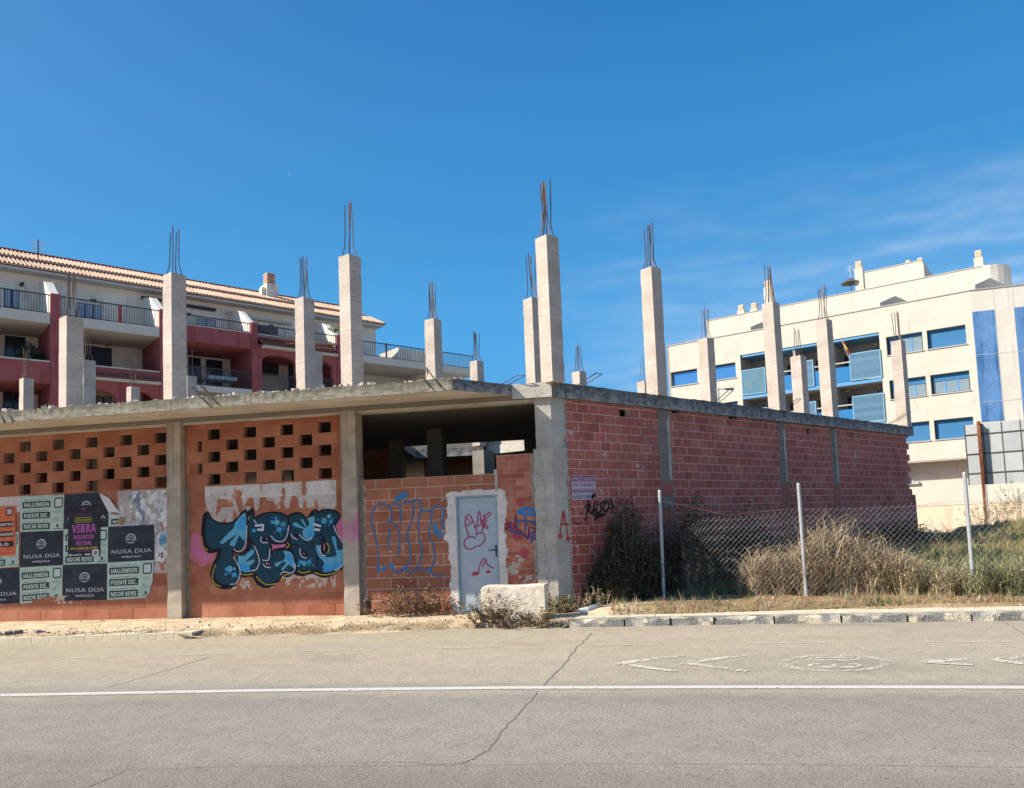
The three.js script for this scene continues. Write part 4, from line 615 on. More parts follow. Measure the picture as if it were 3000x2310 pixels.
{ // red note painted on the corner column's side face (flat paint, 2 mm off the concrete)
  const u0 = 0.01, u1 = 0.33, v0 = 1.2, v1 = 2.0, zt = (a, b) => [1600 + a * 0.434, 1130 + b * 0.434];
  const tex = canvasTex(160, 400, (x, w, h) => { x.clearRect(0, 0, w, h); const P = (s) => s.map(([a, b]) => { const q = WR.uv(...zt(a, b), 0); return [(q[0] - u0) / (u1 - u0) * w, (v1 - q[1]) / (v1 - v0) * h]; }); for (const s of [[[95, 1015], [100, 930], [112, 862], [122, 855], [132, 930], [150, 1035]], [[104, 935], [150, 940]], [[118, 870], [116, 925]]]) spray(x, P(s), 12, [176, 46, 44], 0.85); for (const [a, b] of [[96, 1020], [148, 1036]]) cloud(x, P([[a, b]])[0], 24, [190, 40, 40], 0.95); });
  tex.repeat.set(1 / (u1 - u0), 1 / (v1 - v0)); tex.offset.set(-u0 / (u1 - u0), -v0 / (v1 - v0));
  const g = new G(), Q = (u, v) => WR.P(u, v, 0.003); g.quad(Q(u0, v0), Q(u1, v0), Q(u1, v1), Q(u0, v1), [u0, v0], [u1, v0], [u1, v1], [u0, v1]); part(ruin, 'painted_note', g, std({ map: tex, transparent: true, roughness: 0.9 }));
}
// ---- inside: columns, partitions, rear and end walls ----
{
  const mIn = mRaw, mInB = std({ map: dtex(512, (u, v) => { const c = Math.floor(v * 10), o = c % 2 ? 0.5 : 0, fx = (u * 5 + o) % 1, fy = (v * 10) % 1, m = fx < 0.03 || fy < 0.06, n = fbm(u * 20, v * 20, 431, 4, 20); return m ? [168, 140, 124] : [146 + n * 40, 88 + n * 26, 66 + n * 20]; }, 2), bumpMap: bumpGrit, bumpScale: 0.006 });
  const inCol = (px, z, wd, a) => { const p = atDepth(px, 1400, z), f = new Frame(p.x, p.z, Math.cos(rad(a)), Math.sin(rad(a))); part(ruin, 'column', roughPrism(plan(f, -wd / 2, wd / 2, -wd / 2, wd / 2), 0.1, YB, px % 17, 0.006, 0.4), mIn); };
  inCol(1283, -17.6, 0.36, 12); inCol(1418, -22.9, 0.46, 40); inCol(1563, -20.3, 0.3, 40); inCol(1140, -24, 0.4, 35); inCol(1165, -19.5, 0.32, 10); inCol(880, -19, 0.34, 10); inCol(620, -19.5, 0.34, 10); inCol(300, -20, 0.34, 10); inCol(1700, -19, 0.3, 40); inCol(1090, -28, 0.4, 20);
  const wall = (x0, z0, x1, z1, y0, y1, m) => { const f = new Frame(x0, z0, x1 - x0, z1 - z0); part(ruin, 'partition_wall', new G().box(f, 0, Math.hypot(x1 - x0, z1 - z0), y0, y1, -0.07, 0.07), m); };
  wall(-16.8, -28.6, 3.4, -27.9, 0.1, 3.2, mInB); wall(-2.9, -25.6, 1.6, -25.4, 0.1, 3.885, mInB); wall(3.4, -27.9, 8.5, -27.6, 0.1, 3.885, mInB);
  const L = WF.P(-16.9, 0, -0.2), L2 = WF.P(-16.9, 0, -16.8); wall(L[0], L[2], L2[0], L2[2], 0.1, 3.885, mInB);
  const E0 = WR.P(14.6, 0, -0.2), E1 = WR.P(14.6, 0, -16); wall(E0[0], E0[2], E1[0], E1[2], 0.1, 3.885, mInB);
  wall(-6, -21.5, -3.2, -21.2, 0.1, 3.885, mInB);
}
// ---- roof columns with their starter bars ----
{
  const R = rng(90), H = 5.19;
  // [ridge px, top py, turn of the right-hand face, size, depth or null, rebars [dx, dz, lean]]
  const list = [[194.4, 924, 36, .33, 15.3, 6], [67.8, 1107, 36, .30, null, 4], [383.4, 1132, 36, .30, null, 4], [501, 797, 36, .31, null, 4], [888.3, 869, 36, .30, null, 6], [1022.3, 743, 36, .295, null, 4], [1270, 932, 34, .30, null, 7], [1397, 1056, 40, .31, null, 6], [1558, 870, 48, .30, null, 5], [1600.4, 686, 50, .30, null, 7], [1697.4, 1087, 47, .34, 25.2, 6], [1908, 780, 51, .30, null, 6], [2071.4, 989, 52, .32, null, 5], [2264, 883, 50, .30, null, 6], [2345, 1041, 50, .36, null, 4], [2421, 934, 50, .31, null, 6], [2639.7, 996, 49, .31, null, 5], [244, 1053, 36, .34, 21.7, 4], [548, 1100, 36, .34, 24.5, 2], [915, 1028, 36, .36, 21.9, 0], [1888, 1116, 50, .36, 28.4, 3]];
  list.forEach(([px, py, a, sz, z, nb], k) => {
    const d = ray(px, py), t = z ? -z / d.z : H / d.y, x0 = d.x * t, z0 = d.z * t, top = EYE + d.y * t, f = new Frame(x0, z0, Math.sin(rad(a)), -Math.cos(rad(a)));   // u away to the right, w to the right/front; the ridge is (0, 0)
    const pts = plan(f, 0, sz, -sz, 0), col = part(ruin, 'roof_column', roughPrism(pts, YT - 0.01, top, 40 + k, 0.0045, 0.16), mColumn);
    const inset = 0.055, place = [[inset, -inset], [sz - inset, -inset], [inset, inset - sz], [sz - inset, inset - sz], [sz / 2, -inset], [inset, -sz / 2], [sz / 2, inset - sz]].slice(0, nb);
    place.forEach(([u, w], i) => { // cranked at the foot, then straight, each leaning a little
      const hgt = (k === 8 || k === 9 || k === 5 ? 1.05 : 0.92) + (R() - 0.5) * 0.12, ku = lerp(u, sz / 2, 0.34 + R() * 0.1), kw = lerp(w, -sz / 2, 0.34 + R() * 0.1), lu = (R() - 0.5) * 0.09, lw = (R() - 0.5) * 0.09;
      part(col, 'rebar', new G().tube([f.P(u, top - 0.04, w), f.P(u, top + 0.02, w), f.P(ku, top + 0.22, kw), f.P(ku + lu * 0.5, top + 0.55, kw + lw * 0.5), f.P(ku + lu, top + hgt, kw + lw)], 0.0105, 5), i === 4 || R() > 0.8 ? mRebarRust : mRebar);
    });
  });
  // bundles of bars standing straight out of the slab
  const slabBars = (px, py, z, n, h, dx) => { for (let i = 0; i < n; i++) { const p = atDepth(px + i * dx + (R() - .5) * 4, py, -z - R() * 0.3); part(ruin, 'rebar', new G().tube([[p.x, YT - 0.02, p.z], [p.x + (R() - .5) * 0.03, YT + h * 0.3, p.z], [p.x + (R() - .5) * 0.06, YT + h, p.z + (R() - .5) * 0.05]], 0.0125, 5), R() > 0.5 ? mRebarRust : mRebar); } };
  slabBars(128, 1180, 17, 5, 0.62, 6); slabBars(695, 1130, 18.5, 3, 0.55, 8); slabBars(1118, 1110, 17.5, 5, 0.62, 7); slabBars(1207, 1105, 20, 3, 0.5, 5); slabBars(1432, 1108, 17, 2, 0.10, 12); slabBars(1664, 1100, 16, 1, 0.36, 5);
}

// =====================================================================================
// POSTERS AND SIGNS (flat printed paper, each sheet its own thing)
// =====================================================================================
const PW = -0.15 + 0.006;                                                    // paper plane on the first panel
function paper(name, label, cat, W, quadPx, w, pxW, draw, group, cut) {        // quadPx: photo pixels of TL, TR, BR, BL
  const q = quadPx.map(([a, b]) => W.uv(a, b, w)), N = 10, g = new G(), base = W.P((q[0][0] + q[1][0]) / 2, 0, w); base[1] = (q[2][1] + q[3][1]) / 2;
  const at = (s, t) => { const u = lerp(lerp(q[0][0], q[1][0], s), lerp(q[3][0], q[2][0], s), t), v = lerp(lerp(q[0][1], q[1][1], s), lerp(q[3][1], q[2][1], s), t); return W.P(u, v, w + 0.011 * fbm(u * 9, v * 9, 501, 3)); };
  for (let i = 0; i < N; i++) for (let j = 0; j < N; j++) { const s0 = i / N, s1 = (i + 1) / N, t0 = j / N, t1 = (j + 1) / N; if (cut && cut((s0 + s1) / 2, (t0 + t1) / 2)) continue; g.quad(at(s0, t1), at(s1, t1), at(s1, t0), at(s0, t0), [s0, 1 - t1], [s1, 1 - t1], [s1, 1 - t0], [s0, 1 - t0]); }
  const wd = Math.abs(q[1][0] - q[0][0]), ht = Math.abs(q[0][1] - q[3][1]), tex = canvasTex(pxW, pxW * ht / wd, draw);
  return solo(name, label, cat, base, g, std({ map: tex, transparent: true, alphaTest: 0.5, roughness: 0.8 }), group);
}
const zp = (a, b) => [a * 0.22894, 1420 + b * 0.22894];                       // enlarged view of the posters
const quad = (a, b, c, d) => [zp(...a), zp(...b), zp(...c), zp(...d)];
const fit = (x, t, cx, y, w, size, font = 'bold', align = 'center') => { x.font = `${font} ${size}px sans-serif`; x.textAlign = 'left'; x.textBaseline = 'alphabetic'; const m = x.measureText(t).width; x.save(); x.translate(align === 'center' ? cx - w / 2 : cx, y); x.scale(w / m, 1); x.fillText(t, 0, 0); x.restore(); };
const tear = (x, w, h, edge, seed, c) => { x.globalCompositeOperation = 'destination-out'; x.beginPath(); edge(x, w, h); x.fill(); x.globalCompositeOperation = 'source-over'; };
const crease = (x, w, h, seed) => { for (let i = 0; i < 24; i++) { x.strokeStyle = rgb(hash2(i, 1, seed) > 0.5 ? [255, 255, 255] : [30, 30, 40], 0.05); x.lineWidth = 1 + hash2(i, 2, seed) * 2; x.beginPath(); x.moveTo(hash2(i, 3, seed) * w, hash2(i, 4, seed) * h); x.lineTo(hash2(i, 5, seed) * w, hash2(i, 6, seed) * h); x.stroke(); } grain(x, w, h, 15, seed, 0.02); };
const darkPoster = (seed, extra) => (x, w, h) => {
  x.fillStyle = rgb([38, 44, 58]); x.fillRect(0, 0, w, h); crease(x, w, h, seed);
  x.save(); x.translate(w * 0.5, h * 0.36); const r = h * 0.155; x.strokeStyle = x.fillStyle = rgb([176, 180, 184]);
  x.lineWidth = r * 0.24; x.beginPath(); x.arc(0, 0.12 * r, r * 0.92, Math.PI, 0); x.stroke(); x.lineWidth = r * 0.16; x.beginPath(); x.arc(0, 0.2 * r, r * 0.52, Math.PI, 0); x.stroke();
  x.fillRect(-r * 1.12, 0.16 * r, r * 2.2, r * 0.13); x.beginPath(); x.moveTo(-r * 0.95, r * 0.52); x.quadraticCurveTo(0, r * 1.3, r * 0.95, r * 0.36); x.quadraticCurveTo(0, r * 0.88, -r * 0.95, r * 0.52); x.fill(); x.restore();
  x.fillStyle = rgb([192, 195, 198]); x.strokeStyle = rgb([192, 195, 198]); x.lineWidth = h * 0.006; fit(x, 'NUSA DUA', w * 0.5, h * 0.765, w * 0.88, h * 0.15, ''); fit(x, 'PEÑISCOLA', w * 0.5, h * 0.895, w * 0.42, h * 0.07, 'bold');
  if (extra) extra(x, w, h);
};
const listPoster = (seed, extra) => (x, w, h) => {
  x.fillStyle = rgb([172, 192, 180]); x.fillRect(0, 0, w, h); crease(x, w, h, seed); const ink = rgb([28, 52, 58]);
  [['MAR 31 OCTUBRE 2023', 'HALLOWEEN'], ['SAB 09 DICIEMBRE 2023', 'PUENTE DIC.'], ['VIE 05 ENERO 2024', 'NOCHE REYES']].forEach(([d, t], i) => { const y = h * (0.06 + i * 0.31); x.fillStyle = rgb([188, 204, 194]); x.fillRect(w * 0.05, y, w * 0.64, h * 0.08); x.fillStyle = rgb([92, 112, 108]); fit(x, d, w * 0.07, y + h * 0.066, w * 0.58, h * 0.07, 'bold', 'left'); x.fillStyle = ink; x.fillRect(w * 0.05, y + h * 0.085, w * 0.64, h * 0.185); x.fillStyle = rgb([206, 218, 208]); fit(x, t, w * 0.08, y + h * 0.24, w * 0.58, h * 0.165, 'bold', 'left'); });
  x.fillStyle = ink; x.beginPath(); x.roundRect(w * 0.775, h * 0.07, w * 0.2, h * 0.29, w * 0.04); x.fill(); x.fillStyle = rgb([190, 196, 194]); x.beginPath(); x.roundRect(w * 0.80, h * 0.105, w * 0.15, h * 0.22, w * 0.015); x.fill();
  x.fillStyle = rgb([120, 138, 132]); for (const [y, l] of [[0.44, 0.14], [0.48, 0.19], [0.62, 0.11], [0.66, 0.12], [0.70, 0.18]]) x.fillRect(w * 0.77, h * y, w * l, h * 0.014); x.fillStyle = ink; x.fillRect(w * 0.84, h * 0.82, w * 0.05, h * 0.08); x.fillRect(w * 0.77, h * 0.93, w * 0.2, h * 0.016);
  if (extra) extra(x, w, h);
};
const gp = 'posters pasted on the brick panel';
const cutPoly = (pts) => (x, w, h) => { x.globalCompositeOperation = 'destination-out'; x.beginPath(); pts.forEach(([a, b], i) => x[i ? 'lineTo' : 'moveTo'](a * w, b * h)); x.closePath(); x.fill(); x.globalCompositeOperation = 'source-over'; };
paper('wall_poster', 'pale green event list poster, uppermost of its kind, left of the purple lettered poster', 'poster', WF, quad([262, 165], [822, 130], [806, 590], [255, 606]), PW, 380, listPoster(1), gp);
paper('wall_poster', 'dark arch logo poster directly below the uppermost pale green list', 'poster', WF, quad([262, 618], [800, 590], [798, 1028], [258, 1058]), PW + 0.001, 380, darkPoster(2), gp);
paper('wall_poster', 'pale green event list poster torn along its foot, left of a dark logo poster', 'poster', WF, quad([250, 1066], [800, 1032], [792, 1480], [255, 1526]), PW + 0.002, 380, listPoster(3, cutPoly([[0.28, 1.02], [0.32, 0.9], [0.5, 0.93], [0.7, 0.86], [0.86, 0.9], [1.02, 0.84], [1.02, 1.02]])), gp);
paper('wall_poster', 'dark arch logo poster in the lowest row, below the purple lettered poster', 'poster', WF, quad([803, 1032], [1362, 1015], [1366, 1478], [802, 1492]), PW + 0.003, 380, darkPoster(4, cutPoly([[-0.02, 0.86], [0.22, 0.845], [0.05, 0.9], [0.02, 1.02], [-0.02, 1.02]])), gp);
paper('wall_poster', 'pale green event list poster with a cut off corner beside the concrete column', 'poster', WF, quad([1372, 1000], [1966, 968], [1940, 1450], [1368, 1478]), PW + 0.001, 380, listPoster(5, cutPoly([[1.02, 0.5], [0.985, 0.62], [0.94, 0.86], [0.9, 0.94], [0.86, 1.02], [1.02, 1.02]])), gp);
paper('wall_poster', 'dark arch logo poster over torn white paper next to the concrete column', 'poster', WF, quad([1382, 545], [1968, 516], [1974, 968], [1380, 1000]), PW + 0.004, 380, darkPoster(6), gp);
paper('wall_poster', 'dark arch logo poster half covered by the purple lettered poster, corner torn away', 'poster', WF, quad([824, 130], [1385, 100], [1382, 540], [822, 572]), PW + 0.0005, 380, darkPoster(7, cutPoly([[0.76, -0.02], [0.86, 0.24], [0.98, 0.5], [1.02, 0.52], [1.02, -0.02]])), gp);
paper('wall_poster', 'pale green event list poster mostly hidden behind the purple lettered poster', 'poster', WF, quad([812, 574], [1382, 544], [1378, 1010], [806, 1030]), PW - 0.001, 380, listPoster(8), gp);
paper('wall_poster', 'black festival poster with purple and yellow lettering', 'poster', WF, quad([872, 282], [1288, 258], [1282, 916], [868, 936]), PW + 0.007, 380, (x, w, h) => {
  x.fillStyle = rgb([34, 34, 46]); x.fillRect(0, 0, w, h); crease(x, w, h, 9); const mag = rgb([188, 92, 170]), yel = rgb([206, 190, 58]);
  x.strokeStyle = rgb([128, 60, 124]); x.lineWidth = w * 0.022; for (const r of [0.07, 0.045]) { x.beginPath(); x.arc(w * 0.47, h * 0.09, w * r, Math.PI, 0); x.stroke(); } x.fillStyle = rgb([110, 54, 110]); x.fillRect(w * 0.4, h * 0.098, w * 0.15, h * 0.006); fit(x, 'PALMERA CLUB', w * 0.47, h * 0.185, w * 0.5, h * 0.045, 'bold');
  x.strokeStyle = yel; x.lineWidth = w * 0.012; x.beginPath(); x.roundRect(w * 0.22, h * 0.235, w * 0.5, h * 0.09, w * 0.04); x.stroke(); x.fillStyle = yel; fit(x, 'VIERNES 26.01.2024', w * 0.47, h * 0.297, w * 0.42, h * 0.05, 'bold');
  x.fillStyle = mag; fit(x, 'VIBRA', w * 0.49, h * 0.53, w * 0.74, h * 0.235, 'bold'); fit(x, 'REGGAETON', w * 0.49, h * 0.655, w * 0.64, h * 0.115, 'bold'); fit(x, 'FESTIVAL', w * 0.49, h * 0.775, w * 0.5, h * 0.115, 'bold');
  x.fillStyle = yel; fit(x, 'EN EL CENTRO DE LA PISTA', w * 0.5, h * 0.855, w * 0.84, h * 0.062, 'bold'); x.fillStyle = rgb([130, 66, 110]); x.fillRect(w * 0.28, h * 0.875, w * 0.42, h * 0.018);
  x.fillStyle = rgb([214, 214, 220]); x.beginPath(); x.roundRect(w * 0.75, h * 0.87, w * 0.2, h * 0.125, w * 0.03); x.fill(); x.fillStyle = rgb([120, 120, 130]); x.fillRect(w * 0.79, h * 0.893, w * 0.12, h * 0.078); x.fillStyle = rgb([206, 206, 212]); x.fillRect(w * 0.04, h * 0.935, w * 0.07, h * 0.04); x.fillRect(w * 0.14, h * 0.952, w * 0.28, h * 0.016); x.fillRect(w * 0.52, h * 0.946, w * 0.18, h * 0.024);
}, gp);
paper('wall_poster', 'orange line-up poster with dark name bars', 'poster', WF, quad([-250, 302], [196, 278], [198, 910], [-250, 936]), PW + 0.007, 380, (x, w, h) => { x.fillStyle = rgb([206, 104, 66]); x.fillRect(0, 0, w, h); crease(x, w, h, 10); x.fillStyle = rgb([44, 30, 40]); for (const [y, t, a, ww] of [[0.30, 'MARTINI', 0.53, 0.40], [0.50, 'BUENRI', 0.53, 0.41], [0.70, 'LO', 0.55, 0.26]]) { x.fillStyle = rgb([44, 32, 42]); x.fillRect(w * 0.1, h * y, w * 0.84, h * 0.115); x.fillStyle = rgb([222, 206, 200]); fit(x, t, w * a, h * (y + 0.09), w * ww, h * 0.08, 'bold', 'left'); } x.fillStyle = rgb([52, 36, 46]); x.beginPath(); x.roundRect(w * 0.735, h * 0.025, w * 0.19, h * 0.165, w * 0.03); x.fill(); x.fillStyle = rgb([196, 176, 172]); x.fillRect(w * 0.765, h * 0.052, w * 0.13, h * 0.11); x.fillStyle = rgb([160, 66, 44]); x.fillRect(w * 0.5, h * 0.93, w * 0.42, h * 0.02); }, gp);
paper('wall_poster', 'dark arch logo poster below the orange line-up poster', 'poster', WF, quad([-330, 1100], [242, 1070], [246, 1520], [-330, 1552]), PW + 0.003, 380, darkPoster(11), gp);
paper('wall_poster', 'pale green event list poster mostly hidden behind the orange line-up poster', 'poster', WF, quad([-320, 640], [240, 606], [238, 1052], [-320, 1090]), PW + 0.001, 380, listPoster(12), gp);
paper('wall_poster', 'scrap of a pale green event list poster under torn white paper', 'poster', WF, quad([1388, 350], [1640, 335], [1640, 520], [1386, 542]), PW + 0.001, 220, (x, w, h) => { x.fillStyle = rgb([178, 196, 186]); x.fillRect(0, 0, w, h); x.fillStyle = rgb([40, 60, 64]); x.fillRect(w * 0.14, h * 0.5, w * 0.42, h * 0.38); x.fillStyle = rgb([206, 216, 208]); fit(x, 'NO', w * 0.2, h * 0.8, w * 0.28, h * 0.26, 'bold', 'left'); x.fillStyle = rgb([150, 116, 100]); x.beginPath(); x.ellipse(w * 0.68, h * 0.68, w * 0.2, h * 0.3, 0.5, 0, 7); x.fill(); crease(x, w, h, 14); cutPoly([[0.9, 0], [0.8, 0.5], [0.95, 1.02], [1.02, 1.02], [1.02, -0.02]])(x, w, h); cutPoly([[0.2, -0.02], [0.1, 0.15], [0.6, 0.3], [0.9, 0.1], [1, -0.02]])(x, w, h); }, gp);
// the flap of paper that hangs from the torn corner
{ const g = new G(), a = WF.uv(...zp(1270, 110), PW), b = WF.uv(...zp(1400, 175), PW), c = WF.uv(...zp(1545, 362), PW), d = WF.uv(...zp(1385, 350), PW), e = WF.uv(...zp(1290, 165), PW); const P = (q, w) => WF.P(q[0], q[1], PW + w); g.tri(P(a, .006), P(b, .02), P(e, .008), [0, 1], [1, 1], [0, .6]); g.quad(P(e, .008), P(b, .02), P(c, .045), P(d, .012), [0, .6], [1, 1], [1, 0], [0, 0]); solo('loose_paper', 'torn flap of white paper peeling off beside a dark poster', 'paper', WF.P(d[0], d[1], PW), g, std({ color: lin(0.62, 0.61, 0.62), roughness: 0.85 })); }
// loan sign on the side wall
paper('loan_sign', 'small white square sign with red purple lettering on the red side wall', 'sign', WR, [[1674, 1393], [1742.5, 1394], [1745, 1464], [1676.5, 1465.5]], 0.007, 400, (x, w, h) => {
  x.fillStyle = rgb([206, 186, 196]); x.fillRect(0, 0, w, h); const c = [120, 34, 70], p = rgb([206, 186, 196]); x.fillStyle = rgb(c); x.fillRect(w * 0.02, h * 0.02, w * 0.96, h * 0.235); x.fillStyle = p; fit(x, 'PRESTAMOS', w * 0.5, h * 0.22, w * 0.9, h * 0.22, 'bold');
  x.fillStyle = rgb([92, 34, 66]); fit(x, 'DE DINERO', w * 0.5, h * 0.47, w * 0.9, h * 0.24, 'bold'); fit(x, 'EN EL DIA, AVAL UNICO CON SU VEHICULO', w * 0.5, h * 0.555, w * 0.93, h * 0.05, 'bold'); x.fillStyle = rgb(c); x.fillRect(w * 0.02, h * 0.585, w * 0.96, h * 0.13); x.fillStyle = p; fit(x, 'Y SIGA CIRCULANDO CON EL', w * 0.5, h * 0.69, w * 0.92, h * 0.11, 'bold');
  x.fillStyle = rgb([58, 34, 70]); fit(x, '65241486', w * 0.04, h * 0.965, w * 0.8, h * 0.27, 'bold', 'left'); x.fillStyle = rgb([26, 20, 30]); x.beginPath(); x.ellipse(w * 0.96, h * 0.9, w * 0.14, h * 0.16, 0.2, 0, 7); x.fill(); x.fillStyle = p; x.beginPath(); x.ellipse(w * 0.95, h * 0.96, w * 0.045, h * 0.035, 0.4, 0, 7); x.fill();
});

// =====================================================================================
// LEFT APARTMENT BUILDING (dark red and cream, tiled roof), far behind
// =====================================================================================
const stucco = (seed, c, amp = 30) => dtex(256, (u, v) => { const a = fbm(u * 4, v * 4, seed, 5, 4), b = vnoise(u * 80, v * 80, seed + 1, 80), s = fbm(u * 14, v * 1.5, seed + 2, 3, 0); const k = (a - 0.5) * amp + (b - 0.5) * amp * 0.45 - sm(0.58, 0.8, s) * amp * 0.7; return c.map((q) => q + k); }, 4);
const mCream = std({ map: stucco(601, [230, 217, 200]), roughness: 0.95 }), mCreamLit = mCream, mRed = std({ map: stucco(605, [150, 82, 84], 22), roughness: 0.95 }), mTrim = std({ color: lin(0.52, 0.50, 0.46) });
const mRail = std({ color: lin(0.045, 0.04, 0.04), roughness: 0.6 }), mGlassDark = std({ color: lin(0.02, 0.03, 0.045), roughness: 0.12, metalness: 0.1 }), mShutDark = std({ color: lin(0.035, 0.04, 0.06), roughness: 0.7 }), mTile = std({ map: stucco(611, [204, 166, 140], 46), roughness: 0.95 }), mTileDark = std({ map: stucco(613, [150, 98, 76], 50), roughness: 0.95 }), mLamp = std({ color: lin(0.10, 0.09, 0.08), roughness: 0.5 }), mCurtain = std({ color: lin(0.30, 0.38, 0.48), roughness: 0.9 });
{
  const o = atDepth(467, 1400, -46), W = new Frame(o.x, o.z, Math.sin(rad(49.6)), -Math.cos(rad(49.6))), C0 = W.of(0, 0), D = 3.8, E0 = 3.0;
  const far = (u, v, w) => { const k = (C0[1] - w) / C0[1]; return [C0[0] + (u - C0[0]) * k, EYE + (v - EYE) * k]; };          // a point seen at (u, v) on the front plane, but standing at depth w
  const base = W.P(0, 0, -6), flat = thing('apartment_block', 'dark red and cream apartment block with terracotta tiled roof and railed balconies', 'apartment block', base);
  const box = (name, mat, u0, u1, v0, v1, w0, w1, par = flat, ch = 0) => part(par, name, new G().box(W, u0, u1, v0, v1, w0, w1, ch), mat);
  const [uE] = far(15.0, 16, -D), eave = far(0, 16.93, -E0)[1];
  // body and floors
  box('rear_wall', mCream, -16, uE, 0, eave - 0.2, -13, -D);
  box('terrace_wing', mCream, uE, 24, 0, 13.9, -11, -D); 
  const piers = [[-11.4, -10.9], [-5.70, -5.22], [0.06, 0.5], [5.72, 6.1], [11.87, 12.4]];
  piers.forEach(([a, b]) => { box('pier', mRed, a, b, 0, 13.88, -D, 0.05); box('pier', mRed, a, b, 13.885, 15.62, -0.3, 0.05); const f = new G(), zf = [[-0.29, 15.66], [-2.0, 16.85], [-D + 0.01, 17.3], [-D + 0.01, 13.89], [-0.29, 13.89]]; for (const [u, q] of [[a + 0.02, -1], [b - 0.02, 1]]) { const P = zf.map(([w, v]) => W.P(u - 0.22 * (u > a + 0.1 ? 0 : 0) - 0.005, v, w - 0.03)); for (let i = 1; i + 1 < P.length; i++) f.tri(P[0], P[i], P[i + 1], [0, 0], [1, 0], [1, 1]); } for (let i = 0; i < zf.length; i++) { const p = zf[i], q = zf[(i + 1) % zf.length]; f.quad(W.P(a + 0.015, p[1], p[0] - 0.03), W.P(b - 0.025, p[1], p[0] - 0.03), W.P(b - 0.025, q[1], q[0] - 0.03), W.P(a + 0.015, q[1], q[0] - 0.03)); } part(flat, 'party_wall', f, mCream); });
  // railings: each one is a rail with its balusters
  const railing = (u0, u1, v0, v1, w, step = 0.14) => { const r = box('railing', mRail, u0, u1, v1 - 0.06, v1, w - 0.05, w); const g = new G(); for (let u = u0 + step / 2; u < u1; u += step) g.box(W, u - 0.014, u + 0.014, v0, v1 - 0.05, w - 0.04, w - 0.012); g.box(W, u0, u1, v0 + 0.04, v0 + 0.075, w - 0.045, w - 0.008); part(r, 'balusters', g, mRail, 'stuff'); };
  const lamp = (u, v) => part(flat, 'wall_lamp', new G().box(W, u - 0.17, u + 0.17, v - 0.09, v + 0.09, -D, -D + 0.1, 0.05), mLamp);
  const opening = (u0, u1, v0, v1, mat, leafs = 2) => { const f = box('window', mShutDark, u0, u1, v0, v1, -D, -D + 0.05); for (let i = 0; i < leafs; i++) box('pane', mat, lerp(u0, u1, i / leafs) + 0.05, lerp(u0, u1, (i + 1) / leafs) - 0.05, v0 + 0.05, v1 - 0.05, -D + 0.05, -D + 0.062, f); return f; };
  const bays = [[-10.9, -5.72], [-5.2, 0.04], [0.52, 5.70], [6.12, 11.85]];
  bays.forEach(([a, b], k) => {
    const low = k % 2 === 1 ? 0 : 1;
    // top floor
    box('balcony_slab', k === 2 ? mRed : k === 3 ? mRed : mTrim, a, b, k === 2 ? 13.86 : k === 3 ? 14.27 : 13.9, k > 1 ? 14.86 : 14.46, -D, k === 3 ? -0.45 : 0); if (k === 3) box('balcony_slab', mRed, a, b, 13.9, 14.24, -D, -0.05);
    if (k > 1) box('coping', mTrim, a, b, 14.865, 14.92, -0.35, 0.03);
    railing(a, b, k > 1 ? 14.92 : 14.46, 15.56, -0.06); if (k === 1) box('railing_post', mRed, -2.25, -2.05, 14.46, 15.5, -0.12, -0.02);
    lamp(lerp(a, b, 0.35) + 0.6, far(0, 15.55, -D)[1]); 
    // second floor
    if (k === 0 || k === 1) { box('balcony_slab', mRed, a, b, k ? 11.2 : 10.5, 11.70, -D, 0); box('coping', mTrim, a, b, 11.705, 11.78, -0.3, 0.05); }
    if (k === 2) { box('balcony_slab', mTrim, a, b, 10.78, 11.16, -D, 0); railing(a, b, 11.16, 12.33, -0.06); }
    if (k === 3) { railing(a, b, 11.16, 12.33, -0.06); box('balcony_slab', mTrim, a, b, 10.78, 11.16, -D, 0); }
    lamp(lerp(a, b, 0.62), far(0, 13.05, -D)[1]);
    box('balcony_slab', mRed, a, b, 7.6, 8.3, -D, 0); box('balcony_slab', mTrim, a, b, 4.6, 5, -D, 0);
  });
  // windows and doors on the rear wall, as seen between the piers
  const seen = (u0, u1, v0, v1, mat, n) => { const a = far(u0, v0, -D), b = far(u1, v1, -D); return opening(a[0], b[0], a[1], b[1], mat, n); };
  seen(-7.9, -7.2, 14.5, 15.5, mCurtain, 2); seen(-4.45, -3.15, 14.47, 15.3, mCurtain, 3); seen(6.1, 7.5, 14.93, 15.45, mShutDark, 1); seen(2.2, 3.4, 14.9, 15.4, mCurtain, 2);
  seen(-7.85, -6.9, 11.7, 12.95, mGlassDark, 2); seen(-4.03, -2.6, 11.78, 12.86, mShutDark, 1); seen(1.73, 2.45, 11.1, 12.85, mGlassDark, 1); seen(2.78, 3.8, 11.1, 12.83, mGlassDark, 2); seen(6.2, 7.52, 12.2, 13.2, mShutDark, 1); seen(11.1, 11.75, 11.2, 12.9, mGlassDark, 1); seen(-7.9, -7.0, 9.0, 10.4, mGlassDark, 2); seen(-3.5, -2.6, 9.3, 10.0, mCurtain, 2); seen(8.2, 8.8, 11.2, 13.0, mShutDark, 1);
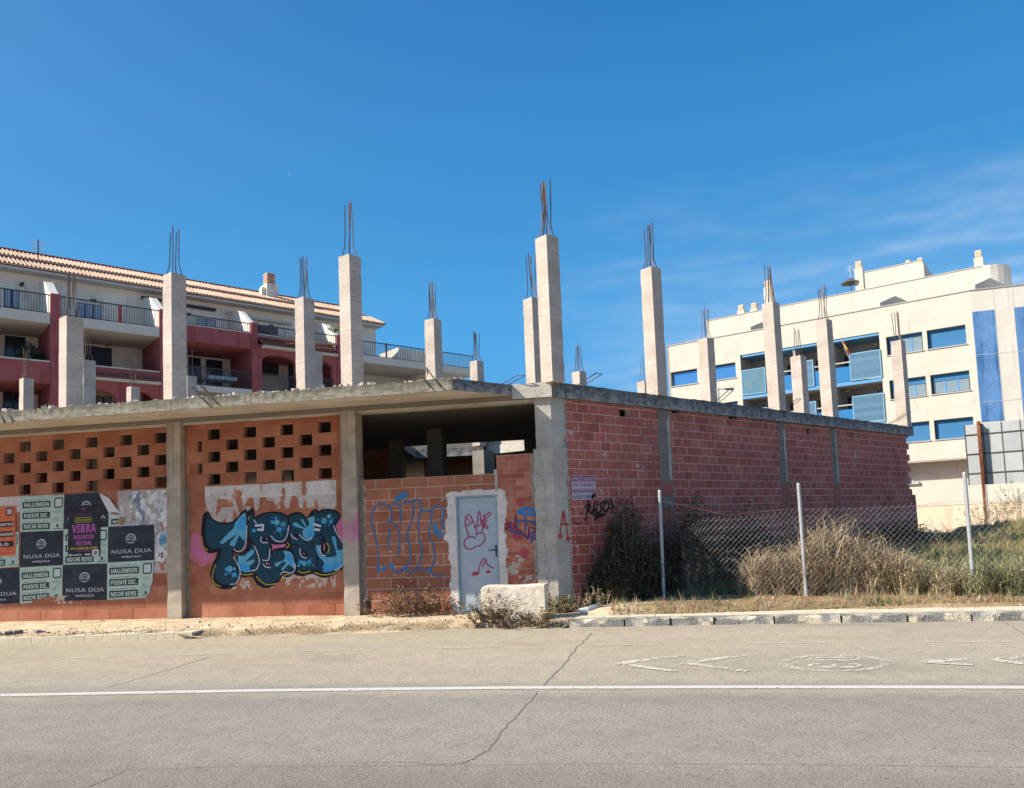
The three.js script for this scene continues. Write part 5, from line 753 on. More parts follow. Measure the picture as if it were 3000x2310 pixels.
  // arched red fronts with a tiled pent roof above: second floor of bay 4, first floor of bay 2
  const archFront = (a, b, spring, crown, top, posts) => { const g = new G(), P = W, mw = [[-0.45, -0.05]][0], N = 20, n = posts.length - 1; for (let q = 0; q < n; q++) { const l = posts[q] + 0.22, r2 = posts[q + 1] - 0.22; for (let i = 0; i < N; i++) { const x0 = lerp(l, r2, i / N), x1 = lerp(l, r2, (i + 1) / N), h = (x) => spring + (crown - spring) * Math.sqrt(Math.max(0, 1 - Math.pow((2 * (x - l) / (r2 - l)) - 1, 2))); for (const w of mw) g.quad(P.P(x0, h(x0), w), P.P(x1, h(x1), w), P.P(x1, top, w), P.P(x0, top, w)); g.quad(P.P(x0, h(x0), mw[0]), P.P(x1, h(x1), mw[0]), P.P(x1, h(x1), mw[1]), P.P(x0, h(x0), mw[1])); } } for (const p of posts) g.box(W, p - 0.22, p + 0.22, spring - 2.6, top, mw[0], mw[1]); part(flat, 'arched_front', g, mRed); };
  archFront(6.12, 11.85, 13.2, 13.62, 13.9, [6.2, 9.0, 11.75]); archFront(-5.2, 0.04, 9.85, 10.45, 10.9, [-5.1, -2.1, 0.0]);
  const tiles = (a, b, w0, v0, w1, v1, mat, sp = 0.21, parent = flat, amp = 0.055) => { const g = new G(), n = Math.round((b - a) / sp), m = 5; for (let i = 0; i < n; i++) { const dj = (hash2(i, 3, 11) - 0.5) * 0.02; for (let k = 0; k < m; k++) { const s = (q) => { const t = q / m, an = t * Math.PI; return [a + (i + t) * sp, t < 0.62 ? Math.sin(t / 0.62 * Math.PI) * amp : -Math.sin((t - 0.62) / 0.38 * Math.PI) * amp * 0.5]; }; const [x0, y0] = s(k), [x1, y1] = s(k + 1); for (const [p, q] of [[0, 0.5], [0.5, 1]]) { const st = p ? 0.012 : 0; g.quad(W.P(x0, lerp(v0, v1, p) + y0 + dj - st, lerp(w0, w1, p)), W.P(x1, lerp(v0, v1, p) + y1 + dj - st, lerp(w0, w1, p)), W.P(x1, lerp(v0, v1, q) + y1 + dj - st, lerp(w0, w1, q)), W.P(x0, lerp(v0, v1, q) + y0 + dj - st, lerp(w0, w1, q)), [x0, p * 3], [x1, p * 3], [x1, q * 3], [x0, q * 3]); } } g.quad(W.P(a + i * sp, v0 - 0.09, w0 + 0.01), W.P(a + (i + 1) * sp, v0 - 0.09, w0 + 0.01), W.P(a + (i + 1) * sp, v0 - 0.012, w0), W.P(a + i * sp, v0 - 0.012, w0)); } return part(parent, 'roof_tiles', g, mat, 'stuff'); };
  tiles(6.25, 11.8, 0.42, 14.26, -0.5, 14.72, mTileDark, 0.2, flat, 0.05); tiles(-5.2, 0.0, 0.42, 11.18, -0.1, 11.45, mTileDark, 0.2, flat, 0.05);
  box('cornice', mTrim, 6.4, 11.8, 13.98, 14.16, -0.3, 0.30); box('cornice', mTrim, -5.2, 0.04, 10.92, 11.08, -0.3, 0.30);
  // main roof
  const r0 = eave, roofEnd = uE + 0.5; 
  const rf = box('roof', mTile, -16.2, roofEnd - 0.3, r0 - 0.12, r0 - 0.02, -13, -E0 - 0.15);
  tiles(-16.2, roofEnd, -E0 + 0.15, r0, -4.95, r0 + 0.98, mTile, 0.22, rf, 0.065); tiles(-16.2, roofEnd - 1, -4.9, r0 + 1.13, -7.4, r0 + 2.25, mTile, 0.22, rf, 0.065);
  { const g = new G(); g.quad(W.P(-16, r0 + 2.25, -7.4), W.P(roofEnd - 1, r0 + 2.25, -7.4), W.P(roofEnd - 1, r0 - 0.1, -12), W.P(-16, r0 - 0.1, -12)); g.quad(W.P(-16, r0 + 0.9, -4.92), W.P(roofEnd - 1, r0 + 0.9, -4.92), W.P(roofEnd - 1, r0 + 1.14, -4.92), W.P(-16, r0 + 1.14, -4.92)); g.tri(W.P(roofEnd - 1, r0 + 2.25, -7.4), W.P(roofEnd, r0 - 0.02, -E0 + 0.1), W.P(roofEnd, r0 - 0.02, -11), [0, 0], [1, 0], [0, 1]); part(rf, 'roof_back', g, mTileDark); const rd = new G(); for (let u = -16; u < roofEnd - 1; u += 0.42) rd.tube([W.P(u, r0 + 2.27, -7.4), W.P(u + 0.40, r0 + 2.30, -7.4)], 0.10, 7, 0.085); part(rf, 'ridge_tiles', rd, mTileDark, 'stuff'); }
  box('eaves_board', mTrim, -16, uE + 0.2, r0 - 0.26, r0 - 0.13, -D, -E0 + 0.05);
  // chimney, awnings, vents, aerial
  { const a = far(6.65, 17.1, -6.2), b = far(7.45, 18.1, -6.2), c = box('chimney', mCream, a[0], b[0], 16.5, b[1] + 0.25, -6.9, -5.8); const gx = new G(); for (let i = 0; i < 5; i++) gx.box(W, a[0] + 0.12, b[0] - 0.12, b[1] + 0.25 + i * 0.19, b[1] + 0.36 + i * 0.19, -6.7, -6.0); part(c, 'chimney_cap', gx, mTile); part(flat, 'chimney', new G().box(W, a[0] - 0.3, a[0] - 0.02, 16.5, b[1] - 0.05, -6.5, -6.0), mCream); }
  box('awning_case', mShutDark, far(1.6, 16.1, -D)[0], far(3.35, 16.1, -D)[0], far(0, 15.95, -D)[1], far(0, 16.12, -D)[1], -D, -D + 0.25); box('awning_case', mTrim, far(5.3, 16, -D)[0], far(8.45, 16, -D)[0], far(0, 15.78, -D)[1], far(0, 15.93, -D)[1], -D, -D + 0.25); box('awning_case', mShutDark, far(-1.0, 16.1, -D)[0], far(0.1, 16, -D)[0], far(0, 16.05, -D)[1], far(0, 16.2, -D)[1], -D, -D + 0.25);
  part(flat, 'extractor_vent', new G().tube([W.P(far(4.1, 15.9, -D)[0], far(0, 15.95, -D)[1], -D), W.P(far(4.1, 15.9, -D)[0], far(0, 15.95, -D)[1], -D + 0.3)], 0.1, 8), mTrim); part(flat, 'extractor_vent', new G().tube([W.P(far(-7.1, 15.9, -D)[0], far(0, 15.85, -D)[1], -D), W.P(far(-7.1, 15.9, -D)[0], far(0, 15.85, -D)[1], -D + 0.3)], 0.11, 8), mRail);
  // terrace wing to the right, lower, with a long railing
  box('terrace_slab', mTrim, 12.42, 24, 13.87, 14.4, -D, 0); railing(12.42, 24, 14.4, 15.48, -0.06, 0.15); box('railing_post', mRail, 15.85, 15.95, 14.4, 15.5, -0.1, 0); box('balcony_slab', mTrim, 12.42, 24, 10.78, 11.16, -D, 0); box('pier', mCream, 19.9, 20.4, 0, 13.86, -D, 0);
  { const a = far(16.9, 14.4, -6), b = far(19.6, 15.3, -6); box('stair_head', mCream, a[0], b[0], 13.8, b[1], -9, -6); }
  box('window', mShutDark, 13.1, 14.4, 11.2, 13.2, -D, -D + 0.05); box('shutter', mCream, 14.0, 15.2, 11.2, 13.1, -D, -D + 0.12);
  // things on the balconies
  const aer = far(-6.3, 17.65, -5), aerial = thing('roof_aerial', 'thin television aerial standing on the terracotta roof', 'aerial', W.P(aer[0], r0 + 1.3, -5.2)); const ag = new G(); ag.tube([W.P(aer[0], r0 + 1.2, -5.2), W.P(aer[0], r0 + 2.5, -5.2)], 0.035, 6); part(aerial, 'mast', ag, mRail); const am = new G(); for (let i = 0; i < 7; i++) am.tube([W.P(aer[0] - 0.28 - 0.02 * i, r0 + 1.75 + i * 0.11, -5.2), W.P(aer[0] + 0.28 + 0.02 * i, r0 + 1.75 + i * 0.11, -5.2)], 0.014, 4); part(aerial, 'elements', am, mTrim, 'stuff');
  const table = thing('balcony_table', 'small table under a striped cloth on a dark red balcony', 'table', W.P(4.0, 11.16, -0.9)); part(table, 'cloth', new G().box(W, 3.1, 4.9, 11.72, 11.95, -1.3, -0.4, 0.02), std({ color: lin(0.35, 0.5, 0.6) })); for (const u of [3.2, 4.8]) part(table, 'leg', new G().box(W, u - 0.03, u + 0.03, 11.165, 11.72, -0.9, -0.84), mRail);
  const chair = thing('balcony_chair', 'dark folding chair beside the cloth covered balcony table', 'chair', W.P(2.6, 11.16, -0.8)); part(chair, 'seat', new G().box(W, 2.4, 2.85, 11.58, 11.63, -1.0, -0.55), mRail); part(chair, 'backrest', new G().box(W, 2.38, 2.44, 11.6, 12.15, -1.0, -0.55), mRail); for (const [u, w] of [[2.42, -0.98], [2.83, -0.98], [2.42, -0.57], [2.83, -0.57]]) part(chair, 'leg', new G().box(W, u - 0.015, u + 0.015, 11.165, 11.58, w - 0.015, w + 0.015), mRail);
  // pot plants on the upper balcony
  const mLeafP = std({ color: lin(0.20, 0.24, 0.06), roughness: 0.8 }), mPot = std({ color: lin(0.42, 0.36, 0.30) });
  const potPlant = (u, hgt, leafN, label, trunk) => { const [pu] = far(u, 15, -0.9), b = W.P(pu, 14.46, -0.9), t = thing('potted_plant', label, 'plant', b, 'plants on the upper balcony'), R = rng(Math.round(u * 100)); part(t, 'pot', new G().tube([W.P(pu, 14.465, -0.9), W.P(pu, 14.85, -0.9)], 0.17, 10, 0.22), mPot); if (trunk) part(t, 'trunk', new G().tube([W.P(pu, 14.8, -0.9), W.P(pu + 0.06, 14.8 + hgt, -0.9)], 0.04, 5), mPot); const g = new G(), top = 14.85 + (trunk ? hgt : 0); for (let i = 0; i < leafN; i++) { const a = R() * 6.28, e = 0.15 + R() * 1.1, L = 0.35 + R() * 0.4, dx = Math.cos(a) * Math.cos(e), dw = Math.sin(a) * Math.cos(e), dy = Math.sin(e), p = W.P(pu + 0.06 * (trunk ? 1 : 0), top, -0.9), m = W.P(pu + dx * L * 0.6, top + dy * L * 0.7, -0.9 + dw * L * 0.6), q = W.P(pu + dx * L, top + dy * L * 0.75, -0.9 + dw * L); g.tri([p[0] - 0.02, p[1], p[2]], [m[0] + 0.03, m[1], m[2]], q, [0, 0], [1, 0], [0, 1]); g.tri([p[0] + 0.02, p[1], p[2]], [m[0] - 0.03, m[1] - 0.02, m[2]], q, [0, 0], [1, 0], [0, 1]); } part(t, 'foliage', g, mLeafP); };
  potPlant(11.25, 0.2, 46, 'low spiky green plant in a pot on the upper balcony', false); potPlant(11.62, 1.15, 34, 'tall thin palm with a leafy head on the upper balcony', true);
  { const b = W.P(-6.6, 11.7, -1.4), t = thing('potted_plant', 'dark bushy plant filling the corner of a shaded balcony', 'plant', W.P(-6.5, 11.7, -1.5)), R = rng(9), g = new G(); for (let i = 0; i < 420; i++) { const a = R() * 6.28, r2 = Math.sqrt(R()) * 0.65, y = 11.75 + R() * 1.15 * (1.15 - r2), p = W.P(-6.5 + Math.cos(a) * r2, y, -1.5 + Math.sin(a) * r2 * 0.7), s = 0.07 + R() * 0.06; g.tri([p[0] - s, p[1], p[2]], [p[0] + s, p[1] + s * 0.6, p[2] + s * 0.4], [p[0], p[1] + s * 1.6, p[2] - s * 0.3], [0, 0], [1, 0], [0, 1]); } part(t, 'foliage', g, std({ color: lin(0.035, 0.06, 0.03) })); part(t, 'pot', new G().tube([W.P(-6.5, 11.71, -1.5), W.P(-6.5, 12.0, -1.5)], 0.25, 9, 0.3), mPot); }
}

// =====================================================================================
// RIGHT APARTMENT BUILDING (white with blue), far behind
// =====================================================================================
{
  const o = atDepth(2747, 1400, -48), W = new Frame(o.x, o.z, Math.cos(rad(36.5)), Math.sin(rad(36.5))), C0 = W.of(0, 0);
  const far = (u, v, w) => { const k = (C0[1] - w) / C0[1]; return [C0[0] + (u - C0[0]) * k, EYE + (v - EYE) * k]; };
  const mWhite = std({ map: stucco(701, [199, 191, 175], 14), roughness: 0.95 }), mWhiteDirty = std({ map: stucco(703, [222, 212, 196], 26), roughness: 0.95 }), mPeach = std({ map: stucco(705, [222, 196, 168], 18), roughness: 0.95 }), mGap = std({ color: lin(0.50, 0.46, 0.40) });
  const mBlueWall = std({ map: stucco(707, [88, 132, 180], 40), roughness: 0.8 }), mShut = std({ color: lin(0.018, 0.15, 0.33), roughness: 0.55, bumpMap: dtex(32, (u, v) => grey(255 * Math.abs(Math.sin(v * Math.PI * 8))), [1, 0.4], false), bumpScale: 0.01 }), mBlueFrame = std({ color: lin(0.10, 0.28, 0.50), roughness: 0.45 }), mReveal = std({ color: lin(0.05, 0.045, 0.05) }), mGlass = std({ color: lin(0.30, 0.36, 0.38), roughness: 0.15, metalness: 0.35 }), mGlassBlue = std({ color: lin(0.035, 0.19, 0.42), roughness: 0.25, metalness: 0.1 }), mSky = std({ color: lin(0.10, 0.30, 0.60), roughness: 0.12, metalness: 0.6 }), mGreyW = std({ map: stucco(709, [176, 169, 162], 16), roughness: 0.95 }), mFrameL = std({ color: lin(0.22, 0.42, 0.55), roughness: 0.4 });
  const mPanel = std({ map: dtex(128, (u, v) => { const b = Math.floor(v * 16), n = vnoise(u * 64, v * 64, 711, 64), k = (hash2(b, 1, 3) - 0.5) * 18; return [70 + k + n * 22, 104 + k + n * 20, 128 + k + n * 18]; }, 1.8), roughness: 0.5, metalness: 0.3 });
  const mPerf = std({ map: dtex(128, (u, v) => { const d = Math.hypot(((u * 40) % 1) - 0.5, ((v * 40) % 1) - 0.5), n = vnoise(u * 6, v * 6, 713, 6); return d < 0.3 ? [120 + 50 * n, 122 + 20 * n, 110] : [40, 108, 138]; }, 1.7), roughness: 0.5, metalness: 0.2 });
  const base = W.P(-6, 0, -8), blk = thing('apartment_block', 'white apartment block with blue shutters, blue wall stripes and screened balconies', 'apartment block', base);
  const box = (name, mat, u0, u1, v0, v1, w0, w1, par = blk, ch = 0) => part(par, name, new G().box(W, u0, u1, v0, v1, w0, w1, ch), mat);
  const T = 14.9, floors = [[11.70, 12.89], [8.83, 10.05], [5.99, 7.20]], B0 = -11.93, B1 = -2.69;
  // facade with real openings: built from panels around each hole
  const holes = []; for (const [v0, v1] of floors) holes.push([-17.39, -15.25, v0 + 0.08, v1 - 0.02], [-14.45, -12.31, v0 + 0.06, v1 - 0.02], [-2.30, -0.205, v0, v1], [0.05, 2.17, v0, v1]); holes.push([B0, B1, 4.9, 13.3]);
  const us = [...new Set([-17.56, 2.56, ...holes.flatMap((h) => [h[0], h[1]])])].sort((a, b) => a - b), vs = [...new Set([0, 4.74, T, ...holes.flatMap((h) => [h[2], h[3]])])].sort((a, b) => a - b), fg = new G();
  for (let i = 0; i + 1 < us.length; i++) for (let j = 0; j + 1 < vs.length; j++) { const u = (us[i] + us[i + 1]) / 2, v = (vs[j] + vs[j + 1]) / 2; if (holes.some((h) => u > h[0] && u < h[1] && v > h[2] && v < h[3]) || (v < 4.74 && u > -2.5)) continue; const P = (a, b) => W.P(a, b, 0); fg.quad(P(us[i], vs[j]), P(us[i + 1], vs[j]), P(us[i + 1], vs[j + 1]), P(us[i], vs[j + 1]), [us[i], vs[j]], [us[i + 1], vs[j]], [us[i + 1], vs[j + 1]], [us[i], vs[j + 1]]); }
  for (const [a, b, c, d] of holes.slice(0, -1)) { const P = (u, v, w) => W.P(u, v, w); for (const [p, q] of [[[a, c], [b, c]], [[b, c], [b, d]], [[b, d], [a, d]], [[a, d], [a, c]]]) fg.quad(P(p[0], p[1], 0), P(q[0], q[1], 0), P(q[0], q[1], -0.32), P(p[0], p[1], -0.32)); }
  part(blk, 'facade', fg, mWhite);
  box('core', mGreyW, -17.4, 2.5, 4.8, T - 0.35, -14, -2.2); box('core_base', mGreyW, -17.4, 1.8, 0, 4.7, -14, -1.4); box('roof_deck', mGreyW, -17.5, 2.5, T - 0.5, T - 0.3, -14, -0.05); box('parapet_coping', mGreyW, -17.6, 2.56, T, T + 0.06, -0.32, 0.05);
  box('end_wall', mWhite, -17.56, -17.4, 0, T, -14, 0); 
  { const s = box('ground_soffit', mGreyW, -2.5, 2.5, 4.66, 4.735, -1.4, -0.02); box('garage_wall', mGreyW, -2.5, 2.5, 3.45, 4.65, -1.4, -1.2); box('plinth', mPeach, -2.5, 6.5, 0, 3.45, -1.2, -0.3); box('plinth_band', mWhite, -2.5, 6.5, 1.9, 3.44, -0.3, -0.27); box('sill', mGreyW, -1.9, -1.05, 3.30, 3.47, -0.3, -0.1); }
  // fine movement joints of the render
  for (const v of [13.62, 10.75, 7.9]) { box('render_joint', mGap, -17.5, B0 - 0.1, v, v + 0.02, -0.01, 0.004); box('render_joint', mGap, B1 + 0.1, 2.5, v - 0.1, v - 0.08, -0.01, 0.004); }
  for (const h of holes.slice(0, -1)) {
    const [a, b, c, d] = h, fl = floors.findIndex((f) => Math.abs(f[0] - c) < 0.1), win = box('window', mReveal, a, b, c, d, -0.36, -0.30), left = a < -12, big = a > 0;
    box('sill', mGreyW, a - 0.05, b + 0.05, c - 0.07, c - 0.005, -0.3, 0.06, win);
    if (left) box('pane', mSky, a + 0.1, b - 0.02, c + 0.03, d - 0.12, -0.30, -0.27, win);  // the sky's reflection is put into these panes as blue colour
    else if (fl === 0 && big) box('roller_shutter', mShut, a + 0.06, b - 0.01, c + 0.02, d - 0.03, -0.30, -0.25, win); 
    else if (fl === 2) box('roller_shutter', mShut, a + 0.06, b - 0.01, c + 0.02, d - 0.03, -0.30, -0.25, win);
    else { const s = fl === 0 ? 0.2 : 0.42; box('roller_shutter', mShut, a + 0.06, b - 0.01, d - s, d - 0.02, -0.30, -0.23, win); const n = 3; for (let i = 0; i < n; i++) { const l = lerp(a + 0.08, b - 0.03, i / n), r = lerp(a + 0.08, b - 0.03, (i + 1) / n); box('pane', fl === 0 && i === 0 ? mGlassBlue : mGlass, l + 0.05, r - 0.05, c + 0.06, d - s, -0.30, -0.275, win); if (i) box('mullion', mBlueFrame, l - 0.05, l + 0.05, c + 0.02, d - s, -0.30, -0.25, win); } }
  }
  // balcony bays
  const D = 2.1; box('blue_beam', mBlueFrame, B0 + 0.12, B1, 13.12, 13.29, -D, -0.06); { const g = new G(), P = (u, v, w) => W.P(u, v, w); for (const u of [B0, B1]) g.quad(P(u, 4.9, 0), P(u, 13.3, 0), P(u, 13.3, -D), P(u, 4.9, -D)); g.quad(P(B0, 13.3, 0), P(B1, 13.3, 0), P(B1, 13.3, -D), P(B0, 13.3, -D)); part(blk, 'balcony_reveal', g, mGreyW); }
  const levels = [10.30, 7.45, 4.95];
  levels.forEach((f, k) => {
    box('balcony_floor', mGreyW, B0, B1, f - 0.24, f - 0.02, -D, -0.1); box('floor_edge', mBlueFrame, B0, B1, f - 0.22, f + 0.02, -0.09, 0.02);
    // rear wall of the recess with doors and windows
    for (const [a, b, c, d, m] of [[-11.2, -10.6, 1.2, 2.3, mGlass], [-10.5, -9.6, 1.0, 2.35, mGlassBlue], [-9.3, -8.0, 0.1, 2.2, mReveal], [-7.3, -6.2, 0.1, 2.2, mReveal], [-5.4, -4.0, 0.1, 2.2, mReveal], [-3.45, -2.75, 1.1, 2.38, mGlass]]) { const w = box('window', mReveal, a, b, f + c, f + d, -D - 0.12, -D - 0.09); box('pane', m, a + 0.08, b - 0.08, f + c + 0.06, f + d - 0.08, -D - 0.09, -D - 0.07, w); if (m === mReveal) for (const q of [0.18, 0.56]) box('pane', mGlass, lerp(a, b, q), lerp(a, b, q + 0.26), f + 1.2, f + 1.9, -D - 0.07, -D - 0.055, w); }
    box('ceiling_lamp', mWhite, -3.3, -3.1, f + 2.45, f + 2.55, -D + 0.6, -D + 0.9); box('ceiling_lamp', mWhite, -5.2, -5.0, f + 2.4, f + 2.5, -D + 0.8, -D + 1.0);
    if (k === 2) return;
    box('partition', mGreyW, -8.25, -8.1, f, f + 2.75, -D, -0.12); box('partition', mGreyW, -5.75, -5.62, f, f + 2.75, -D, -0.12);
    // screens with frames
    for (const [a, b, m] of [[B0 + 0.02, -10.2, k ? mPanel : mPerf], [-7.9, -6.9, mPanel], [-4.58, -2.68, mPanel]]) { const s = box('balcony_screen', m, a + 0.05, b - 0.05, f + 0.11, f + 1.80, 0.045, 0.075); const fr = new G(); for (const [p, q, r, t] of [[a, b, f + 1.80, f + 1.86], [a, b, f + 0.05, f + 0.11], [a, a + 0.05, f + 0.11, f + 1.80], [b - 0.05, b, f + 0.11, f + 1.80]]) fr.box(W, p, q, r, t, 0.03, 0.09); part(s, 'screen_frame', fr, mFrameL); }
    // glass balustrades between them
    for (const [a, b] of [[-10.19, -7.91], [-6.89, -4.59]]) { box('balustrade_glass', mGlassBlue, a, b, f + 0.04, f + 1.05, -0.02, 0.0); box('handrail', mTrim, a, b, f + 1.3, f + 1.37, -0.03, 0.04); }
  });
  // the facade turns away at its right end; two tall blue fields
  const W2 = new Frame(...(() => { const p = W.P(2.56, 0, 0); return [p[0], p[2]]; })(), Math.cos(rad(16.5)), Math.sin(rad(16.5))), bx2 = (name, mat, u0, u1, v0, v1, w0, w1) => part(blk, name, new G().box(W2, u0, u1, v0, v1, w0, w1), mat);
  bx2('facade_return', mWhiteDirty, 0.0, 6, 3.45, T, -6, 0); bx2('facade_return', mPeach, 0.0, 6, 0, 3.44, -6, -0.25); bx2('parapet_coping', mGreyW, 0, 6, T, T + 0.06, -0.3, 0.05);
  { const a = W2.uv(...[2400 + 1258 * .3567, 680 + 655 * .3567]), b = W2.uv(...[2400 + 1440 * .3567, 680 + 630 * .3567]), c = W2.uv(...[2400 + 1602 * .3567, 680 + 615 * .3567]); bx2('blue_field', mBlueWall, Math.max(0.02, a[0]), b[0], 6.8, 13.58, -0.05, 0.006); bx2('blue_field', mBlueWall, c[0], c[0] + 1.15, 6.8, 13.58, -0.05, 0.006); for (const v of [8.0, 10.9]) bx2('render_joint', mGap, 0.05, 5.9, v, v + 0.025, -0.02, 0.009); for (const u of [b[0] + 0.02, c[0] - 0.02]) bx2('render_joint', mGap, u, u + 0.015, 3.5, T - 0.02, -0.02, 0.009); }
  // penthouse storey set back, stair block, fins, chimneys
  const pw = -3.2, pl = far(-14.3, 16.25, pw), pr = far(3.25, 16.15, pw);
  box('penthouse', mWhite, pl[0], pr[0], T - 0.4, pl[1], -12, pw); box('parapet_coping', mGreyW, pl[0] - 0.03, pr[0], pl[1], pl[1] + 0.06, pw - 0.3, pw + 0.04);
  { const c = W.P(pr[0] - 0.1, 0, pw - 1.6), pts = []; for (let i = 0; i < 24; i++) { const a = i / 24 * Math.PI * 2; pts.push([c[0] + Math.cos(a) * 1.6, c[2] + Math.sin(a) * 1.6]); } part(blk, 'rounded_stair', new G().prism(pts, T - 0.4, pl[1] + 0.05), mWhiteDirty); }
  { const w = -6.5, a = far(-3.3, 17.4, w), b = far(0.15, 17.3, w); box('stair_block', mWhite, a[0], b[0], pl[1] - 0.2, a[1], -11, w); box('parapet_coping', mGreyW, a[0], b[0], a[1], a[1] + 0.06, w - 0.25, w + 0.04); }
  const fin = (u) => { // terrace screen standing askew, highest near its middle
    const p0 = W.P(u, 0, -0.25), p1 = W.P(u + 1.75, 0, -3.1), f = new Frame(p0[0], p0[2], p1[0] - p0[0], p1[2] - p0[2]), L = Math.hypot(p1[0] - p0[0], p1[2] - p0[2]), zf = [[0, T - 0.1], [0, T + 0.36], [L * 0.42, T + 0.92], [L, T + 0.42], [L, T - 0.1]], g = new G(), S = [-0.1, 0.1].map((w) => zf.map(([q, v]) => f.P(q, v, w)));
    for (const P of S) for (let i = 1; i + 1 < P.length; i++) g.tri(P[0], P[i], P[i + 1], [0, 0], [1, 0], [1, 1]); for (let i = 0; i < zf.length; i++) { const j = (i + 1) % zf.length; g.quad(S[0][i], S[1][i], S[1][j], S[0][j]); } part(blk, 'terrace_fin', g, mWhite); };
  fin(-2.62); fin(-11.2); fin(2.75);
  const chimney = (u, top, wd, w, capH = 0.55) => { const a = far(u, top, w), c = box('chimney', mWhite, a[0], a[0] + wd, T, a[1] - capH, w - wd, w), g = new G(); for (let i = 0; i < 4; i++) g.box(W, a[0] + 0.08, a[0] + wd - 0.08, a[1] - capH + i * capH / 4, a[1] - capH + (i + 0.72) * capH / 4, w - wd + 0.08, w - 0.08); part(c, 'chimney_cap', g, mPeach); };
  chimney(-3.9, 18.3, 0.55, -3.6); chimney(-0.9, 17.65, 0.42, -6.6, 0.4); chimney(-0.22, 17.65, 0.45, -6.4, 0.5); chimney(2.9, 17.35, 0.52, -3.4); chimney(-11.95, 17.0, 0.55, -5, 0.5); chimney(-11.0, 16.95, 0.55, -5, 0.5); chimney(-9.95, 18.35, 0.6, -3.8);
  { const a = far(-4.15, 16.3, -4.2), t = thing('roof_aerial', 'television aerial beside the tall white roof chimney', 'aerial', W.P(a[0], pl[1], -4.2)), g = new G(); g.tube([W.P(a[0], pl[1] - 0.1, -4.2), W.P(a[0], far(0, 18.1, -4.2)[1], -4.2)], 0.025, 5); part(t, 'mast', g, mTrim); const e = new G(); for (let i = 0; i < 6; i++) e.tube([W.P(a[0] - 0.25 + i * 0.12, far(0, 17.85, -4.2)[1] - 0.18, -4.2), W.P(a[0] - 0.2 + i * 0.12, far(0, 17.85, -4.2)[1] + 0.18, -4.2)], 0.012, 4); part(t, 'elements', e, mTrim, 'stuff'); const p = thing('garden_parasol', 'dark folded parasol on the white roof terrace', 'parasol', W.P(a[0] + 0.05, pl[1], -3.9)), c = W.P(a[0] + 0.05, 0, -3.9), cg = new G(), y = far(0, 17.25, -3.9)[1]; for (let i = 0; i < 10; i++) { const q = i / 10 * 6.283, r = (i + 1) / 10 * 6.283; cg.tri([c[0], y, c[2]], [c[0] + Math.cos(q) * 0.7, y - 0.42, c[2] + Math.sin(q) * 0.7], [c[0] + Math.cos(r) * 0.7, y - 0.42, c[2] + Math.sin(r) * 0.7], [0, 0], [1, 0], [0, 1]); } part(p, 'canopy', cg, mLamp); part(p, 'pole', new G().tube([[c[0], pl[1], c[2]], [c[0], y, c[2]]], 0.025, 6), mRail); }
  // spiked flag and laundry on the balcony
  { const p = W.uv(2400 + 195 * .3567, 680 + 900 * .3567), q = W.uv(2400 + 245 * .3567, 680 + 1010 * .3567), t = thing('balcony_flag', 'red and yellow flag hanging slack on a leaning staff at a blue balcony', 'flag', W.P(q[0], q[1], 0.1)); part(t, 'staff', new G().tube([W.P(q[0] + 0.02, q[1] - 0.25, 0.1), W.P(p[0], p[1] + 0.05, 0.35)], 0.018, 5), mTrim); const cl = (a, b, c) => { const g = new G(), P = (s) => [lerp(q[0], p[0], s), lerp(q[1], p[1], s)], A = P(a), Bq = P(b); g.quad(W.P(A[0], A[1], lerp(.1, .35, a)), W.P(Bq[0], Bq[1], lerp(.1, .35, b)), W.P(Bq[0] + 0.13, Bq[1] - 0.04, lerp(.1, .35, b) + 0.06), W.P(A[0] + 0.16, A[1] - 0.05, lerp(.1, .35, a) + 0.05)); part(t, 'stripe', g, std({ color: c })); }; cl(0.1, 0.38, lin(.4, .02, .03)); cl(0.38, 0.72, lin(.55, .38, .03)); cl(0.72, 0.97, lin(.4, .03, .03)); }
  { const t = thing('drying_rack', 'folding laundry rack behind blue balcony glass', 'laundry rack', W.P(-5.0, 10.3, -0.6)); for (const [a, b] of [[-5.45, -5.15], [-5.05, -4.8]]) { part(t, 'leg', new G().tube([W.P(a, 10.31, -0.5), W.P(b, 11.2, -0.5)], 0.018, 5), mTrim); part(t, 'leg', new G().tube([W.P(b, 10.31, -0.5), W.P(a, 11.2, -0.5)], 0.018, 5), mTrim); } part(t, 'rails', new G().tube([W.P(-5.5, 11.2, -0.5), W.P(-4.7, 11.2, -0.5)], 0.015, 5).tube([W.P(-5.5, 11.2, -0.8), W.P(-4.7, 11.2, -0.8)], 0.015, 5), mTrim); part(t, 'cloth', new G().box(W, -4.85, -4.65, 10.75, 11.22, -0.55, -0.5), mTrim); }
}

